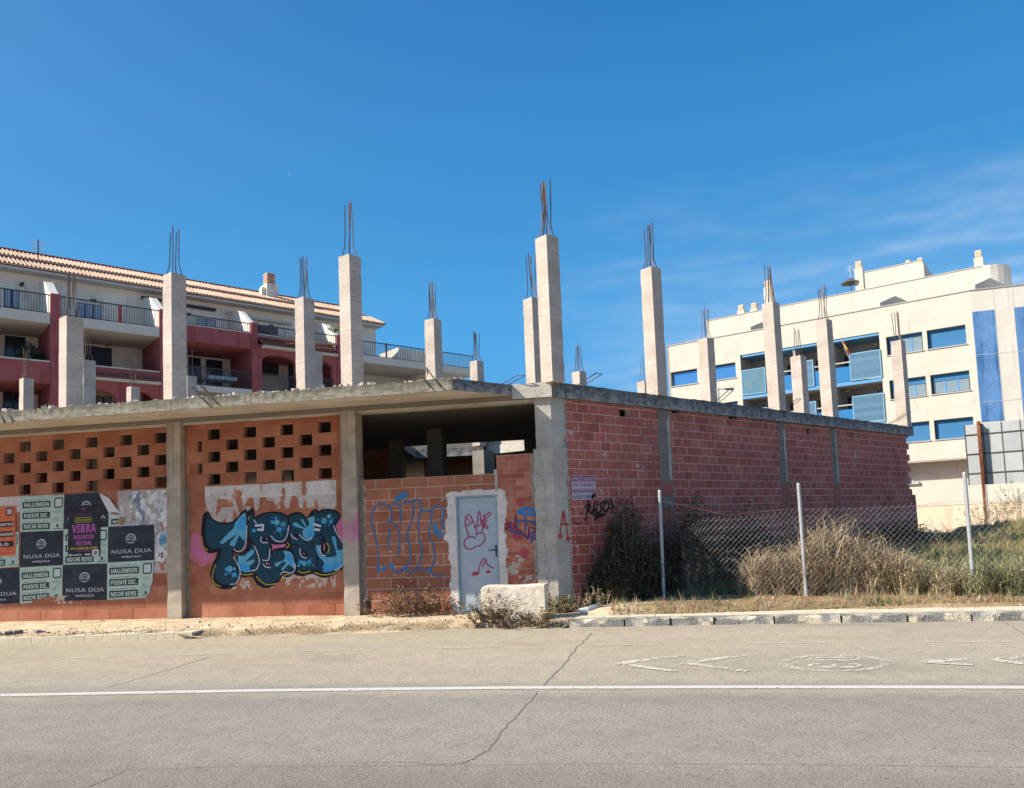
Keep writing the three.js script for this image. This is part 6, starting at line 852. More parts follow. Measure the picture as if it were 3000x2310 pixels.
// =====================================================================================
// FENCE, BILLBOARD, LAMP, BARRIER, DEBRIS
// =====================================================================================
const onGround = (px, py, h = 0.25) => { const p = gnd(px, py, h); return [p.x, hT(p.x, p.z), p.z]; };
const mGalv = std({ map: dtex(128, (u, v) => { const a = fbm(u * 8, v * 8, 801, 4, 8); const g = 168 + (a - 0.5) * 60; return [g, g * 1.0, g * 0.99]; }, 0.4), roughness: 0.55, metalness: 0.25 }), mWire = std({ color: lin(0.32, 0.32, 0.31), roughness: 0.5, metalness: 0.4 });
{
  const posts = [[1945, 1748, 1937, 1442], [2363, 1746, 2338, 1422], [2855, 1742, 2827, 1390], [3420, 1740, 3390, 1350]].map(([a, b, c, d]) => { const p = onGround(a, b), z = p[2], t = atDepth(c, d, z); return { p, top: t.y, tx: lerp(p[0], t.x, 0.5) }; });
  const fence = thing('chain_link_fence', 'sagging chain link fence on grey metal posts in front of the dry bushes', 'fence', posts[1].p);
  for (const q of posts) { const g = new G().tube([[q.p[0], q.p[1] - 0.15, q.p[2]], [q.tx, q.top, q.p[2]]], 0.031, 9); const m = part(fence, 'fence_post', g, mGalv); part(m, 'post_cap', new G().tube([[q.tx, q.top, q.p[2]], [q.tx, q.top + 0.035, q.p[2]]], 0.036, 9, 0.02), mGalv); }
  // woven wire: each strand zig-zags down the panel; neighbours hook into one another
  const g = new G(), pitch = 0.047, R = rng(3);
  for (let s = 0; s + 1 < posts.length; s++) {
    const A = posts[s].p, B = posts[s + 1].p, L = Math.hypot(B[0] - A[0], B[2] - A[2]), dx = (B[0] - A[0]) / L, dz = (B[2] - A[2]) / L, n = Math.floor(L / pitch);
    for (let i = 0; i < n; i++) {
      const q = i / n; if (s === 0 && q < 0.13) continue; const sag = s === 0 ? 0.10 * Math.sin(q * 3.14) + 0.30 * sm(0.35, 0.1, q) : 0.07 * Math.sin(q * 3.14), top = lerp(s === 0 ? 1.70 : s === 1 ? 1.70 : 1.80, s === 0 ? 1.70 : 1.80, q) - sag, u0 = i * pitch, base = lerp(A[1], B[1], q) + 0.02, m = Math.floor((top - base) / pitch), wob = (v) => 0.02 * Math.sin(q * 9 + v * 3) + (s === 0 ? -0.10 * sm(0.5, 0.1, q) * v : 0);
      const pts = []; for (let k = 0; k <= m; k++) { const y = top - k * pitch, u = u0 + ((k + i) % 2 ? pitch : 0), o = (k % 4 < 2 ? 0.005 : -0.005) + wob(y); pts.push([A[0] + dx * u - dz * o, y, A[2] + dz * u + dx * o]); }
      if (i % 2 === 0) pts.unshift([pts[0][0] + dx * 0.03, pts[0][1] + 0.035, pts[0][2] + dz * 0.03]); g.tube(pts, 0.0014, 3);
    }
  }
  part(fence, 'woven_wire', g, mWire, 'stuff');
  const tw = new G(); for (let s = 0; s + 1 < posts.length; s++) { const A = posts[s], B = posts[s + 1]; tw.tube([[A.tx, s ? 1.72 : 1.98, A.p[2]], [lerp(A.tx, B.tx, 0.5), 1.66, lerp(A.p[2], B.p[2], 0.5)], [B.tx, 1.74, B.p[2]]], 0.002, 3); } part(fence, 'tension_wire', tw, std({ color: lin(0.30, 0.12, 0.09), roughness: 0.8 }));
}
{ // billboard seen from behind
  const o = atDepth(2838, 1400, -32), W = new Frame(o.x, o.z, Math.cos(rad(38)), Math.sin(rad(38))), gy = hT(o.x, o.z), t = thing('billboard', 'back of a grey panelled billboard on rusty steel posts', 'billboard', W.P(0.5, gy, 0));
  const mBack = [0, 1].map((k) => std({ map: stucco(811 + k, [164 + k * 5, 166 + k * 4, 164 + k * 4], 18), roughness: 0.6 })), mBar = std({ color: lin(0.09, 0.085, 0.065), roughness: 0.7 }), mRust = std({ map: stucco(815, [128, 82, 58], 60), roughness: 0.95 });
  const vs = [2.57, 3.06, 3.86, 4.66, 5.08], us = [0, 0.66, 1.3, 1.94, 2.58, 3.22, 3.86, 4.5], R = rng(4);
  for (let i = 0; i + 1 < us.length; i++) for (let j = 0; j + 1 < vs.length; j++) part(t, 'back_panel', new G().box(W, us[i] + 0.006, us[i + 1] - 0.006, vs[j] + 0.006, vs[j + 1] - 0.006, -0.02, 0.004 * R()), mBack[Math.floor(R() * 2)]);
  for (const v of vs.slice(1, -1)) part(t, 'rail', new G().box(W, 0, 4.5, v - 0.018, v + 0.018, 0.006, 0.045), mBar); for (const u of us) part(t, 'rail', new G().box(W, u - 0.012, u + 0.012, 2.57, 5.08, 0.008, 0.03), mBar);
  for (const u of [0.55, 2.55, 4.3]) part(t, 'post', new G().box(W, u - 0.06, u + 0.06, gy - 0.2, 5.16, 0.33, 0.35).box(W, u - 0.06, u + 0.06, gy - 0.2, 5.16, 0.07, 0.09).box(W, u - 0.008, u + 0.008, gy - 0.2, 5.155, 0.09, 0.33), mRust);
  // thin wire fence posts beside it
  for (const [px, py, ty, lb] of [[2897, 1528, 1420, 'thin weathered post beside the rusty billboard post'], [2992, 1522, 1430, 'thin weathered post in tall grass below the billboard panels']]) { const p = atDepth(px, py, -30.5), g0 = hT(p.x, p.z), tp = atDepth(px - 8, ty, -30.5); solo('wire_post', lb, 'post', [p.x, g0, p.z], new G().tube([[p.x, g0 - 0.1, p.z], [tp.x, tp.y, p.z]], 0.028, 6), mGalv, 'thin posts by the billboard'); }
  const c = atDepth(2715, 1505, -29), cy = hT(c.x, c.z); const f2 = new Frame(c.x, c.z, Math.cos(rad(30)), Math.sin(rad(30))); solo('utility_box', 'low grey utility box in the weeds behind the wall end', 'utility box', [c.x, cy, c.z], new G().box(f2, -0.45, 0.45, cy - 0.1, cy + 0.75, -0.4, 0.4, 0.02), std({ color: lin(0.30, 0.31, 0.33) }));
}
{ // street lamp behind the roof
  const h = atDepth(2132, 1140, -38), x = atDepth(2104, 1140, -38).x, t = thing('street_lamp', 'flat headed street lamp rising behind the roof slab', 'street lamp', [x, 0, -38]);
  part(t, 'pole', new G().tube([[x, -0.05, -38], [x, h.y + 0.05, -38]], 0.07, 8, 0.045), mGalv); part(t, 'arm', new G().tube([[x, h.y, -38], [x + 0.4, h.y + 0.02, -38]], 0.03, 6), mGalv); const f = new Frame(x + 0.35, -38, 1, 0.1); part(t, 'lamp_head', new G().box(f, 0, 0.42, h.y - 0.05, h.y + 0.03, -0.13, 0.13, 0.03), std({ color: lin(0.12, 0.12, 0.13), roughness: 0.5 }));
}
{ // concrete barrier block
  const p = gnd(1599, 1823, 0.05), W = new Frame(p.x, p.z, WF.dx, WF.dz), L = 1.06, H = 0.62, D = 0.36, y0 = 0.02, N = 26, M = 14, R = rng(6);
  const tex = canvasTex(520, 330, (x, w, h) => { x.fillStyle = rgb([226, 209, 184]); x.fillRect(0, 0, w, h); for (let i = 0; i < 90; i++) { x.fillStyle = rgb(hash2(i, 1, 5) > 0.5 ? [236, 224, 204] : [192, 172, 142], 0.12); x.beginPath(); x.ellipse(hash2(i, 2, 5) * w, hash2(i, 3, 5) * h, 8 + 50 * hash2(i, 4, 5), 5 + 26 * hash2(i, 6, 5), i, 0, 7); x.fill(); } grain(x, w, h, 22, 5, 0.03); x.lineCap = 'round'; for (let i = 0; i < 16; i++) { x.strokeStyle = rgb([232, 226, 240], 0.4); x.lineWidth = 5; x.beginPath(); const a = w * (0.2 + 0.45 * hash2(i, 7, 5)), b = h * (0.10 + 0.24 * hash2(i, 8, 5)); x.moveTo(a, b); x.bezierCurveTo(a + 20, b - 24, a + 30, b + 36, a + 40, b + 4 * (i % 5)); x.stroke(); } });
  const prof = (s) => 0.62 - 0.05 * Math.pow(clamp(1 - s / 0.05, 0, 1), 2), g = new G(), wv = (u, v, k) => (fbm(u * 7, v * 7, 820 + k, 4) - 0.5) * 0.012, e = 0.015;
  const grid = (fn, n, m, uv) => { for (let i = 0; i < n; i++) for (let j = 0; j < m; j++) g.quad(fn(i / n, j / m), fn((i + 1) / n, j / m), fn((i + 1) / n, (j + 1) / m), fn(i / n, (j + 1) / m), uv(i / n, j / m), uv((i + 1) / n, j / m), uv((i + 1) / n, (j + 1) / m), uv(i / n, (j + 1) / m)); };
  const top = (s) => y0 + prof(s) + 0.006 * Math.sin(s * 9);
  grid((s, t) => W.P(-L + s * L, lerp(y0 - 0.06, top(s) - e, t), wv(s, t, 1)), N, M, (s, t) => [s, t]); grid((s, t) => W.P(-L + s * L, lerp(y0 - 0.06, top(s) - e, t), -D + wv(s, t, 2)), N, 4, (s, t) => [s, t]);
  grid((s, t) => W.P(-L + s * L, t === 0 ? top(s) - e : t === 1 ? top(s) - e : top(s), t === 0 ? wv(s, 1, 1) : t === 1 ? -D + wv(s, 1, 2) : lerp(-e, -D + e, (t - 0.2) / 0.6)), N, 5, (s, t) => [s, 0.9 + t * 0.1]);
  for (const s of [0, 1]) grid((a, t) => W.P(-L + s * L + (s ? e * 0.3 : 0), lerp(y0 - 0.06, top(s) - e, t), lerp(wv(s, t, 1), -D + wv(s, t, 2), a)), 4, M, (a, t) => [a * 0.3 + 0.6, t]);
  solo('concrete_barrier', 'pale concrete block standing on the pavement before the door', 'concrete block', W.P(-L / 2, y0, -D / 2), g, std({ map: tex, bumpMap: bumpGrit, bumpScale: 0.012 }));
  // small stone slab lying at the road edge beside it
  const q = gnd(1425, 1841, 0.0), f = new Frame(q.x, q.z, WF.dx, WF.dz); solo('loose_kerb_stone', 'loose grey kerb stone lying at the road edge under the dry weeds', 'kerb stone', [q.x, 0, q.z], new G().box(f, -0.2, 0.24, -0.03, 0.06, -0.14, 0.02, 0.012), kerbMat[1]);
}
{ // white broken gutter pieces in the weeds right of the barrier
  const mPl = std({ color: lin(0.62, 0.62, 0.60), roughness: 0.5 }), a = onGround(1696, 1793, 0.13), b = onGround(1724, 1789, 0.14), c = onGround(1758, 1772, 0.2), g = new G(), r = 0.07, N = 8, half = (p, q) => { for (let i = 0; i < N; i++) { const t0 = Math.PI * i / N, t1 = Math.PI * (i + 1) / N, o = (P, t) => [P[0], P[1] + Math.sin(t) * r, P[2] + Math.cos(t) * r]; g.quad(o(p, t0), o(q, t0), o(q, t1), o(p, t1)); } };
  half(a, b); half(b, c); solo('broken_gutter', 'broken white gutter lying in the dry weeds', 'gutter', b, g, mPl);
  const pile = onGround(30, 1858, 0.1); const pg = new G(), R = rng(8); for (let i = 0; i < 16; i++) { const x = pile[0] + (R() - 0.5) * 1.5, z = pile[2] + (R() - 0.5) * 0.35, s = 0.02 + R() * 0.05, f = new Frame(x, z, Math.cos(R() * 6), Math.sin(R() * 6)); pg.box(f, -s * 1.6, s * 1.6, hT(x, z) - 0.01, hT(x, z) + s, -s, s, s * 0.3); } solo('rubble', 'scatter of stone rubble and scraps on the dirt pavement', 'rubble', pile, pg, kerbMat[2]);
}
// pebbles and crumbs on the dirt
{ const R = rng(14), g = new G(); for (let i = 0; i < 700; i++) { const s = -11 + R() * 22, d = R() * (s > 0 ? 2.2 : 1.2), t = kerbT(s) - 0.2 - d, [x, , z] = P3(s, t, 0), r = 0.005 + R() * R() * R() * 0.03, f = new Frame(x, z, Math.cos(R() * 6), Math.sin(R() * 6)), y = hT(x, z); g.box(f, -r, r, y - 0.005, y + r * (0.7 + R() * 0.6), -r * 0.8, r * 0.8, r * 0.4); } structure('pebbles', g, std({ color: lin(0.55, 0.47, 0.37), bumpMap: bumpGrit, bumpScale: 0.01 }), 'stuff'); }
{ // the daytime moon: only its sunlit limb is modelled, air haze put into the pale blue
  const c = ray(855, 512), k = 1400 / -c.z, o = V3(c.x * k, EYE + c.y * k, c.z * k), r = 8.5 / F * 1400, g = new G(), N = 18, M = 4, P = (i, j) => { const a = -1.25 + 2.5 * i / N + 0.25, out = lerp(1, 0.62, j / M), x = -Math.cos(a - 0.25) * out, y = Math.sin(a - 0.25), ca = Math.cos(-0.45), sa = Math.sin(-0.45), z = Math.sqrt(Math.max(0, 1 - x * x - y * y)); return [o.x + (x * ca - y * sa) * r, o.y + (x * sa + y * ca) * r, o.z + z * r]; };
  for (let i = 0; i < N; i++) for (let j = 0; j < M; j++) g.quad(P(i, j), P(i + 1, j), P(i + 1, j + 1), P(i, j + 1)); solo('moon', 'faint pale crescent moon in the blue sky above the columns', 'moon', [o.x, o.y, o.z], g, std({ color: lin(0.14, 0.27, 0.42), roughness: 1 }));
}

// =====================================================================================
// PLANTS
// =====================================================================================
const mDry = [lin(0.40, 0.30, 0.17), lin(0.31, 0.22, 0.125), lin(0.46, 0.37, 0.22)].map((c) => std({ color: c, roughness: 1 }));
const mBrownLeaf = std({ vertexColors: true, roughness: 0.95 }), mStem = std({ color: lin(0.22, 0.16, 0.10), roughness: 1 }), mBladeV = std({ vertexColors: true, roughness: 0.95 });
const jit = (c, R, a = 0.35) => { const k = 1 + (R() - 0.5) * a * 2, h = (R() - 0.5) * a * 0.4; return [c[0] * k * (1 + h), c[1] * k, c[2] * k * (1 - h)]; };
function leafAt(g, p, s, R, col) { const a = R() * 6.28, b = (R() - 0.5) * 2.4, dx = Math.cos(a) * Math.cos(b), dz = Math.sin(a) * Math.cos(b), dy = Math.sin(b), ex = -Math.sin(a), ez = Math.cos(a), w = s * (0.35 + R() * 0.25), m = [p[0] + dx * s * 0.5, p[1] + dy * s * 0.5 + s * 0.12, p[2] + dz * s * 0.5], q = [p[0] + dx * s, p[1] + dy * s, p[2] + dz * s]; g.tri(p, [m[0] + ex * w, m[1], m[2] + ez * w], q, [0, 0], [1, 0], [0, 1]); g.tri(p, q, [m[0] - ex * w, m[1] - 0.1 * s, m[2] - ez * w], [0, 0], [1, 0], [0, 1]); g.color(col); }
// a weed: arching stems with twigs, leaves or seed heads along them
function weed(name, label, base, { n, h, spread, leaf, cols, seed, stemR = 0.004, lean = [0, 0], dens = 22, bare = 0.25, group, cat = 'weed', up = 0.85 }) {
  const R = rng(seed), t = thing(name, label, cat, base, group), st = new G(), lf = new G();
  for (let i = 0; i < n; i++) {
    const a = R() * 6.28, r0 = Math.sqrt(R()) * spread * 0.45, x0 = base[0] + Math.cos(a) * r0, z0 = base[2] + Math.sin(a) * r0 * 0.6, H = h * (0.45 + R() * 0.6) * (1 - 0.45 * (r0 / (spread * 0.5 + 1e-6))), o = spread * (0.15 + R() * 0.35), ax = Math.cos(a) * o + lean[0] * H, az = Math.sin(a) * o * 0.7 + lean[1] * H, pts = [], K = 6;
    for (let k = 0; k <= K; k++) { const q = k / K; pts.push([x0 + ax * q * q + (R() - 0.5) * 0.02, base[1] - 0.02 + H * (up * q + (1 - up) * q * (2 - q)), z0 + az * q * q + (R() - 0.5) * 0.02]); }
    st.tube(pts, stemR * (0.8 + R() * 0.5), 3, stemR * 0.4);
    const m = Math.round(dens * (0.6 + R() * 0.8)); for (let k = 0; k < m; k++) { const q = bare + (1 - bare) * Math.pow(R(), 0.8), f = q * K, j = Math.min(K - 1, Math.floor(f)), u = f - j, p = [0, 1, 2].map((c) => lerp(pts[j][c], pts[j + 1][c], u) + (R() - 0.5) * leaf * 1.8); leafAt(lf, p, leaf * (0.5 + R() * 0.8), R, jit(cols[Math.floor(R() * cols.length)], R)); }
  }
  part(t, 'stems', st, mStem, 'stuff'); part(t, 'leaves', lf, mBrownLeaf, 'stuff'); return t;
}
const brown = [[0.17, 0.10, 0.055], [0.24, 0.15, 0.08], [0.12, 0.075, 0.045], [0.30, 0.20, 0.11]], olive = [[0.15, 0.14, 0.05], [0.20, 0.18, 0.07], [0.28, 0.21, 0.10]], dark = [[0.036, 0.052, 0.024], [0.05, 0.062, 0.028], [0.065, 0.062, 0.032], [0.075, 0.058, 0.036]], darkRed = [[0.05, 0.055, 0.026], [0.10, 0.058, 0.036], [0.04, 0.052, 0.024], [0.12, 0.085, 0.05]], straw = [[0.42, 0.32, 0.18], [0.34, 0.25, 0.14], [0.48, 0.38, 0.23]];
const dryG = 'dry brown weeds along the foot of the building';
const wallPt = (px, py, t) => { const q = WF.uv(px, py, t), p = WF.P(q[0], 0, t); p[1] = hT(p[0], p[2]); return p; };
weed('dry_shrub', 'large dry brown shrub against the ribbed brick wall left of the door', wallPt(1218, 1800, 0.18), { n: 46, h: 0.80, spread: 0.8, leaf: 0.038, cols: brown, seed: 1, dens: 34, cat: 'shrub', group: dryG });
weed('dry_shrub', 'low dry brown shrub at the foot of the ribbed wall beside the column', wallPt(1130, 1800, 0.2), { n: 34, h: 0.44, spread: 0.85, leaf: 0.034, cols: brown, seed: 2, dens: 30, cat: 'shrub', group: dryG });
weed('dry_shrub', 'low dry brown shrub close to the door frame', wallPt(1290, 1800, 0.16), { n: 22, h: 0.52, spread: 0.5, leaf: 0.034, cols: brown, seed: 3, dens: 26, cat: 'shrub', group: dryG });
{ const p = gnd(1437, 1836, 0.02); weed('dry_shrub', 'dense olive brown shrub in front of the concrete barrier', [p.x, hT(p.x, p.z), p.z], { n: 50, h: 0.66, spread: 0.62, leaf: 0.034, cols: [...olive, ...brown], seed: 4, dens: 34, cat: 'shrub', group: dryG }); const q = gnd(1572, 1836, 0.02); weed('dry_shrub', 'smaller olive brown shrub before the right end of the barrier', [q.x, hT(q.x, q.z), q.z], { n: 30, h: 0.46, spread: 0.5, leaf: 0.032, cols: [...olive, ...brown], seed: 5, dens: 30, cat: 'shrub', group: dryG }); const s = gnd(1505, 1838, 0.02); weed('dry_shrub', 'low dry weeds between the two shrubs before the barrier', [s.x, hT(s.x, s.z), s.z], { n: 22, h: 0.3, spread: 0.45, leaf: 0.03, cols: brown, seed: 6, dens: 20, cat: 'shrub', group: dryG }); const u = gnd(1345, 1815, 0.08); weed('dry_shrub', 'thin bare weed stalks rising before the door', [u.x, hT(u.x, u.z), u.z], { n: 5, h: 0.42, spread: 0.25, leaf: 0.022, cols: brown, seed: 7, dens: 12, cat: 'shrub', group: dryG }); }
weed('green_weed', 'small olive green weed at the foot of the corner column', wallPt(1632, 1790, 0.2), { n: 40, h: 0.40, spread: 0.42, leaf: 0.034, cols: olive, seed: 8, dens: 34, cat: 'weed' });
[[1662, 1790, 0.14, .30, 12], [1690, 1786, 0.15, .34, 12], [1714, 1782, 0.16, .55, 9], [1740, 1780, 0.17, .46, 10], [1764, 1772, 0.2, .5, 8]].forEach(([px, py, h, hh, n], i) => { const p = onGround(px, py, h); weed('seed_weed', ['low seed stalks touching the corner column', 'low seed stalks just right of the corner column', 'tallest seed stalks before the red side wall', 'seed stalks between the tallest ones and the broken gutter', 'few tall seed stalks behind the broken gutter'][i], p, { n, h: hh, spread: 0.26, leaf: 0.022, cols: straw, seed: 20 + i, dens: 24, bare: 0.35, group: 'dry seed stalks beside the corner column', up: 1 }); });
// brambles in the building's shade
function bramble(label, pos, w, h, d, n, cols, seed) {
  const R = rng(seed), t = thing('bramble_bush', label, 'bush', pos), st = new G(), lf = new G();
  const env = (x, z) => Math.pow(Math.max(0, 1 - Math.abs(x) ** 1.25), 0.9) * (0.55 + 0.8 * fbm(x * 3.2 + seed, z * 3, seed, 3)), tips = [];
  for (let i = 0; i < 150; i++) { // canes arch out of the ground and end in leafy twigs
    const a = R() * 6.28, rr = Math.sqrt(R()), x = Math.cos(a) * rr, z = Math.sin(a) * rr, H = h * env(x, z) * (0.55 + R() * 0.6) * (R() < 0.12 ? 1.25 : 1), bx = x * 0.55, bz = z * 0.55, pts = [], bend = 1.5 + R() * 0.9;
    for (let k = 0; k <= 6; k++) { const q = k / 6; pts.push([pos[0] + lerp(bx, x, q) * w * 0.5 + (R() - 0.5) * 0.04, pos[1] - 0.03 + H * Math.sin(q * bend) / Math.sin(Math.min(bend, 1.57)), pos[2] + lerp(bz, z, q) * d * 0.5 + (R() - 0.5) * 0.04]); if (k > 1) tips.push(pts[k]); }
    st.tube(pts, 0.006, 3, 0.0025);
  }
  for (let i = 0; i < n; i++) { const p = tips[Math.floor(R() * tips.length)], r = 0.05 + 0.11 * R(), a = R() * 6.28, b = (R() - 0.5) * 3; leafAt(lf, [p[0] + Math.cos(a) * r, p[1] + Math.sin(b) * r, p[2] + Math.sin(a) * r], 0.022 + R() * R() * 0.06, R, jit(cols[Math.floor(R() * cols.length)], R, 0.55)); }
  part(t, 'canes', st, mStem, 'stuff'); part(t, 'leaves', lf, mBrownLeaf, 'stuff'); return t;
}
const sideGround = (px, w) => { const q = WR.uv(px, 1700, w), p = WR.P(q[0], 0, w); p[1] = hT(p[0], p[2]); return p; };
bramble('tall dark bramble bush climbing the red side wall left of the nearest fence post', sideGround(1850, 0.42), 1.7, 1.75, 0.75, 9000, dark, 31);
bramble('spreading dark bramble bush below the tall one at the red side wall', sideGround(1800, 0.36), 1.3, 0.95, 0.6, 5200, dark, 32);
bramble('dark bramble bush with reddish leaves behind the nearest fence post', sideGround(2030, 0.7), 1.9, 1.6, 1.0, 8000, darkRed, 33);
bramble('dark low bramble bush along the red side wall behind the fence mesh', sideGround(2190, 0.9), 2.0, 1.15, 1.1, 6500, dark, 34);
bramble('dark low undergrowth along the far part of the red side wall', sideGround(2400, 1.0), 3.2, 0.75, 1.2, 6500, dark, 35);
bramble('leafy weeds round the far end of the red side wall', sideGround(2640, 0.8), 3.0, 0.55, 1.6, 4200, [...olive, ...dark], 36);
// sprays of bramble with paler leaves than the bushes
[[2075, 1735, 1.35, .5, 9, 0.04], [2130, 1738, 1.2, .6, 8, 0.04], [1905, 1745, .85, .4, 5, 0.03], [2020, 1742, 1.0, .5, 6, 0.035]].forEach(([px, py, h, sp, n, l], i) => weed('bramble_spray', ['arching bramble spray with pinkish leaves rising through the fence', 'arching bramble spray with yellow green leaves at the fence top', 'thin bramble runner bending beside the nearest fence post', 'short leafy bramble shoots right of the nearest fence post'][i], onGround(px, py), { n, h, spread: sp, leaf: l, cols: i === 1 ? [[.3, .3, .1], [.2, .22, .08]] : [[.42, .26, .18], [.3, .2, .13], [.14, .16, .06]], seed: 40 + i, dens: 26, bare: 0.4, cat: 'bramble' }));
// tall dry grass bushes along the fence
function dryBush(label, pos, w, h, d, n, cols, seed, group) {
  const R = rng(seed), t = thing('dry_grass_bush', label, 'bush', pos, group), g = new G();
  for (let i = 0; i < n; i++) {
    const a = R() * 6.28, rr = Math.sqrt(R()), x = Math.cos(a) * rr * w * 0.5, z = Math.sin(a) * rr * d * 0.5, env = (1 - 0.5 * Math.pow(Math.abs(x) / (w * 0.5), 2)) * (0.65 + 0.6 * fbm((pos[0] + x) * 2.5, pos[2] + z, 851, 3)), H = h * env * (0.35 + 0.75 * R()), y0 = hT(pos[0] + x, pos[2] + z) - 0.02, lx = (R() - 0.5) * H * 1.3, lz = (R() - 0.5) * H * 1.3, b = 0.003 + R() * 0.0055, dx = Math.cos(a * 3) * b, dz = Math.sin(a * 3) * b, y1 = R() < 0.3 ? 0.55 : 0.8;
    const p0 = [pos[0] + x, y0 + (R() < 0.4 ? R() * H * 0.5 : 0), pos[2] + z], p1 = [p0[0] + (R() - 0.5) * H * 0.6, p0[1] + H * (0.45 + 0.2 * R()), p0[2] + (R() - 0.5) * H * 0.6], p2 = [p0[0] + lx, p0[1] + H * y1, p0[2] + lz];
    g.quad([p0[0] - dx, p0[1], p0[2] - dz], [p0[0] + dx, p0[1], p0[2] + dz], [p1[0] + dx * 0.8, p1[1], p1[2] + dz * 0.8], [p1[0] - dx * 0.8, p1[1], p1[2] - dz * 0.8]); g.tri([p1[0] - dx * 0.8, p1[1], p1[2] - dz * 0.8], [p1[0] + dx * 0.8, p1[1], p1[2] + dz * 0.8], p2, [0, 0], [1, 0], [0, 1]); g.color(jit(cols[Math.floor(R() * cols.length)], R, 0.45));
    if (R() < 0.22) leafAt(g, p2, 0.012 + R() * 0.022, R, jit(cols[Math.floor(R() * cols.length)], R, 0.5));
  }
  part(t, 'blades', g, mBladeV, 'stuff'); return t;
}
const bushC = [[0.46, 0.34, 0.20], [0.31, 0.22, 0.125], [0.56, 0.43, 0.27], [0.19, 0.135, 0.08]], bushO = [[0.42, 0.34, 0.19], [0.29, 0.235, 0.12], [0.50, 0.40, 0.24]];
[[2255, 1738, 1.05, .70, .7, 'dense straw coloured bush between the nearest fence post and the middle one'], [2320, 1738, .9, .72, .7, 'straw coloured bush just left of the middle fence post'], [2400, 1738, 1.0, .80, .75, 'straw coloured bush just right of the middle fence post'], [2450, 1734, 1.0, .98, .75, 'tallest tangle of dry stalks right of the middle fence post'], [2530, 1736, 1.1, .82, .75, 'wide straw coloured bush midway between the two right fence posts'], [2610, 1738, 1.1, .62, .7, 'lower straw coloured bush with bent stalks before the shaded field'], [2700, 1738, 1.2, .46, .7, 'low olive straw bush left of the right fence post'], [2795, 1738, 1.1, .42, .7, 'low olive straw bush at the foot of the right fence post'], [2900, 1736, 1.3, .50, .8, 'low green tinged bush right of the right fence post'], [3010, 1734, 1.3, .52, .8, 'green tinged bush furthest right along the fence']].forEach(([px, py, w, h, d, label], i) => dryBush(label, onGround(px, py), w, h * 1.12, d, 5400, i > 7 ? [[0.18, 0.21, 0.085], [0.28, 0.27, 0.12], [0.40, 0.33, 0.19]] : i > 5 ? bushO : bushC, 60 + i, 'dry bushes along the fence'));
// bare branching sticks
{ const R = rng(21); [[2420, 1738, 1.05], [2505, 1738, 1.25], [2540, 1738, 0.95], [2760, 1700, 1.3]].forEach(([px, py, h], i) => { const p = onGround(px, py), g = new G(), br = (a, dir, L, r, k) => { const b = [a[0] + dir[0] * L, a[1] + dir[1] * L, a[2] + dir[2] * L]; g.tube([a, b], r, 4, r * 0.6); if (k) for (let q = 0; q < 3; q++) br([lerp(a[0], b[0], .45 + q * .27), lerp(a[1], b[1], .45 + q * .27), lerp(a[2], b[2], .45 + q * .27)], [dir[0] + (R() - .5) * 1.1, dir[1] * (0.6 + R() * 0.3), dir[2] + (R() - .5) * 1.1], L * 0.5, r * 0.6, k - 1); }; br(p, [(R() - .5) * .3, 1, 0], h * 0.62, 0.008, 2); solo('bare_sapling', ['bare branching stalk just right of the middle fence post', 'tall bare branching stalk above the tallest straw bush', 'short bare branching stalk beside the tall one', 'bare branching stalk before the far end of the red wall'][i], 'dead stalk', p, g, mStem, 'bare stalks in the straw bushes'); }); }
// grass that nobody could count
function grass(name, label, n, place, blades, hgt, cols, seed) {
  const R = rng(seed), g = new G(); for (let i = 0; i < blades; i++) { const a = R() * 6.28, r = R() * 0.06, L = 0.5 + R() * 0.5, lx = Math.cos(a) * (0.15 + R() * 0.5) * L, lz = Math.sin(a) * (0.15 + R() * 0.5) * L, b = 0.035; g.tri([Math.cos(a) * r - Math.sin(a) * b, -0.05, Math.sin(a) * r + Math.cos(a) * b], [Math.cos(a) * r + Math.sin(a) * b, -0.05, Math.sin(a) * r - Math.cos(a) * b], [Math.cos(a) * r + lx, L, Math.sin(a) * r + lz], [0, 0], [1, 0], [0, 1]); }
  const im = new THREE.InstancedMesh(g.geo(), std({ color: 0xffffff, roughness: 1 }), n), m = new THREE.Matrix4(), q = new THREE.Quaternion(), c = new THREE.Color(), Y = V3(0, 1, 0); im.name = name; im.userData = { kind: 'stuff', label };
  for (let i = 0; i < n; i++) { const [x, z] = place(R), s = hgt(x, z, R), k = jit(cols(x, z, R), R, 0.4); q.setFromAxisAngle(Y, R() * 6.28); m.compose(V3(x, hT(x, z), z), q, V3(s * 0.8, s, s * 0.8)); im.setMatrixAt(i, m); im.setColorAt(i, c.setRGB(...k)); }
  im.castShadow = im.receiveShadow = true; scene.add(im); return im;
}
const st2xz = (s, t) => { const p = P3(s, t, 0); return [p[0], p[2]]; };
grass('verge_grass', 'short dry grass on the verge between kerb and fence', 5200, (R) => { const s = 0.9 + R() * 10.5; return st2xz(s, kerbT(s) - 0.42 - lerp(0, 0.45, sm(1.5, 7, s)) - R() * R() * 1.7); }, 7, (x, z, R) => 0.03 + R() * R() * 0.12 + (R() < 0.03 ? 0.16 : 0), (x, z, R) => { const n = fbm(x * 0.9, z * 0.9, 77, 3); return n > 0.62 ? [0.13, 0.15, 0.05] : straw[Math.floor(R() * 3)].map((v) => v * (0.7 + 0.4 * R())); }, 91);
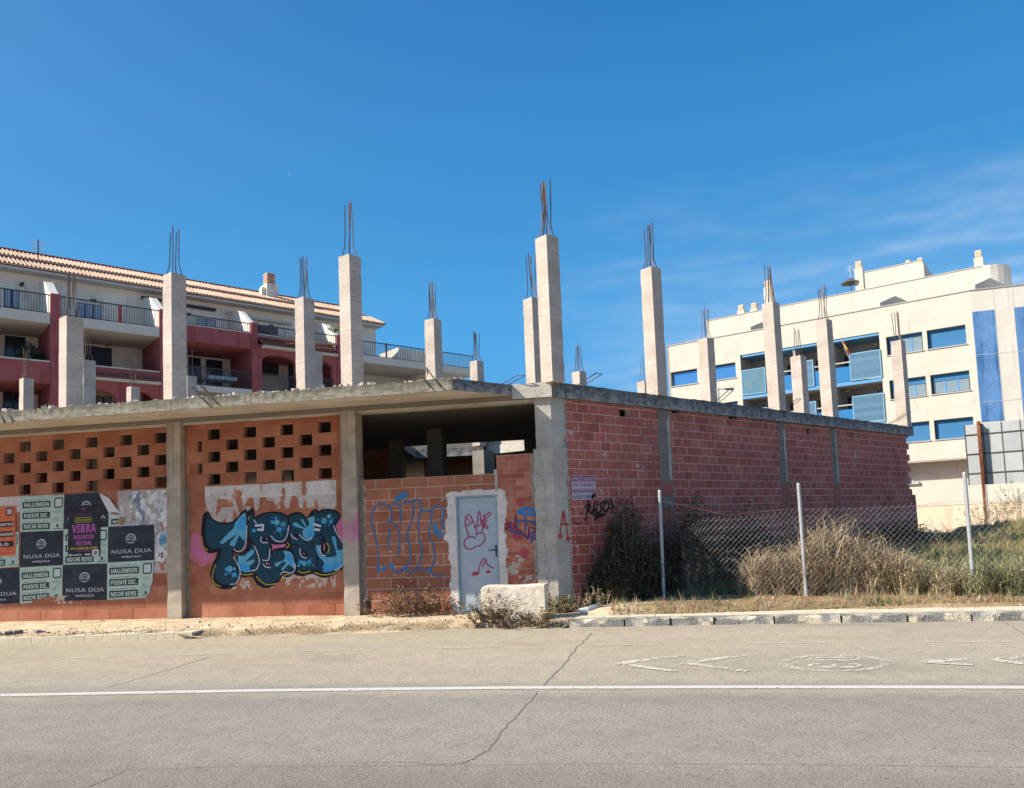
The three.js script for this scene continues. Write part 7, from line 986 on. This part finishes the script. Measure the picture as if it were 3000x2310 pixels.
grass('field_grass', 'rough yellow green grass on the rising field', 15000, (R) => { const z = -14 - Math.pow(R(), 1.3) * 19; return [1.8 + (-z - 13.7) * 1.17 + 0.8 + R() * (7 + (-z - 14) * 0.75), z]; }, 8, (x, z, R) => 0.07 + R() * R() * 0.26 + 0.1 * fbm(x * 0.8, z * 0.8, 83, 3), (x, z, R) => { const n = fbm(x * 0.5, z * 0.5, 79, 4) + (R() - 0.5) * 0.3, f = sm(-17, -22, z); return n + f * 0.22 > 0.60 ? [0.30, 0.26, 0.11] : n < 0.36 ? [0.20, 0.15, 0.08] : [0.085, 0.115, 0.04]; }, 92);
grass('foot_weeds', 'thin dry weeds along the dirt at the foot of the front wall', 700, (R) => { const s = -11 + R() * 10; return st2xz(s, R() < 0.6 ? kerbT(s) - 0.1 - R() * 0.25 : 0.02 + R() * 0.25); }, 6, (x, z, R) => 0.015 + R() * R() * 0.07, (x, z, R) => R() > 0.6 ? [0.12, 0.10, 0.04] : [0.26, 0.19, 0.10], 93);
[[2745, 1.0], [2790, 1.5], [2830, 1.1], [2870, 0.9], [2925, 1.2], [2960, 1.5], [2985, 1.6]].forEach(([px, h], i) => { const p = atDepth(px, 1530, -26.5 - (i % 3)), y = hT(p.x, p.z); weed('tall_grass', 'tall feathery grass stalks in front of the white building', [p.x, y, p.z], { n: 26, h, spread: 0.9, leaf: 0.05, cols: [[0.34, 0.28, 0.12], [0.24, 0.22, 0.09]], seed: 100 + i, dens: 14, bare: 0.5, group: 'tall grass clumps below the billboard', up: 1 }); });
// fallen leaves and litter on dirt and verge
{ const R = rng(17), g = new G(); for (let i = 0; i < 2600; i++) { const s = R() < 0.6 ? -11 + R() * 11 : R() * 11, t = kerbT(s) - (s < 0.3 ? 0.02 + Math.pow(R(), 1.6) * 0.7 : 0.5 + R() * 1.6), [x, z] = st2xz(s, t); leafAt(g, [x, hT(x, z) + 0.006, z], 0.012 + R() * 0.028, R, jit(brown[Math.floor(R() * 4)], R, 0.5)); } structure('fallen_leaves', g, mBrownLeaf, 'stuff'); }

renderer.render(scene, camera);
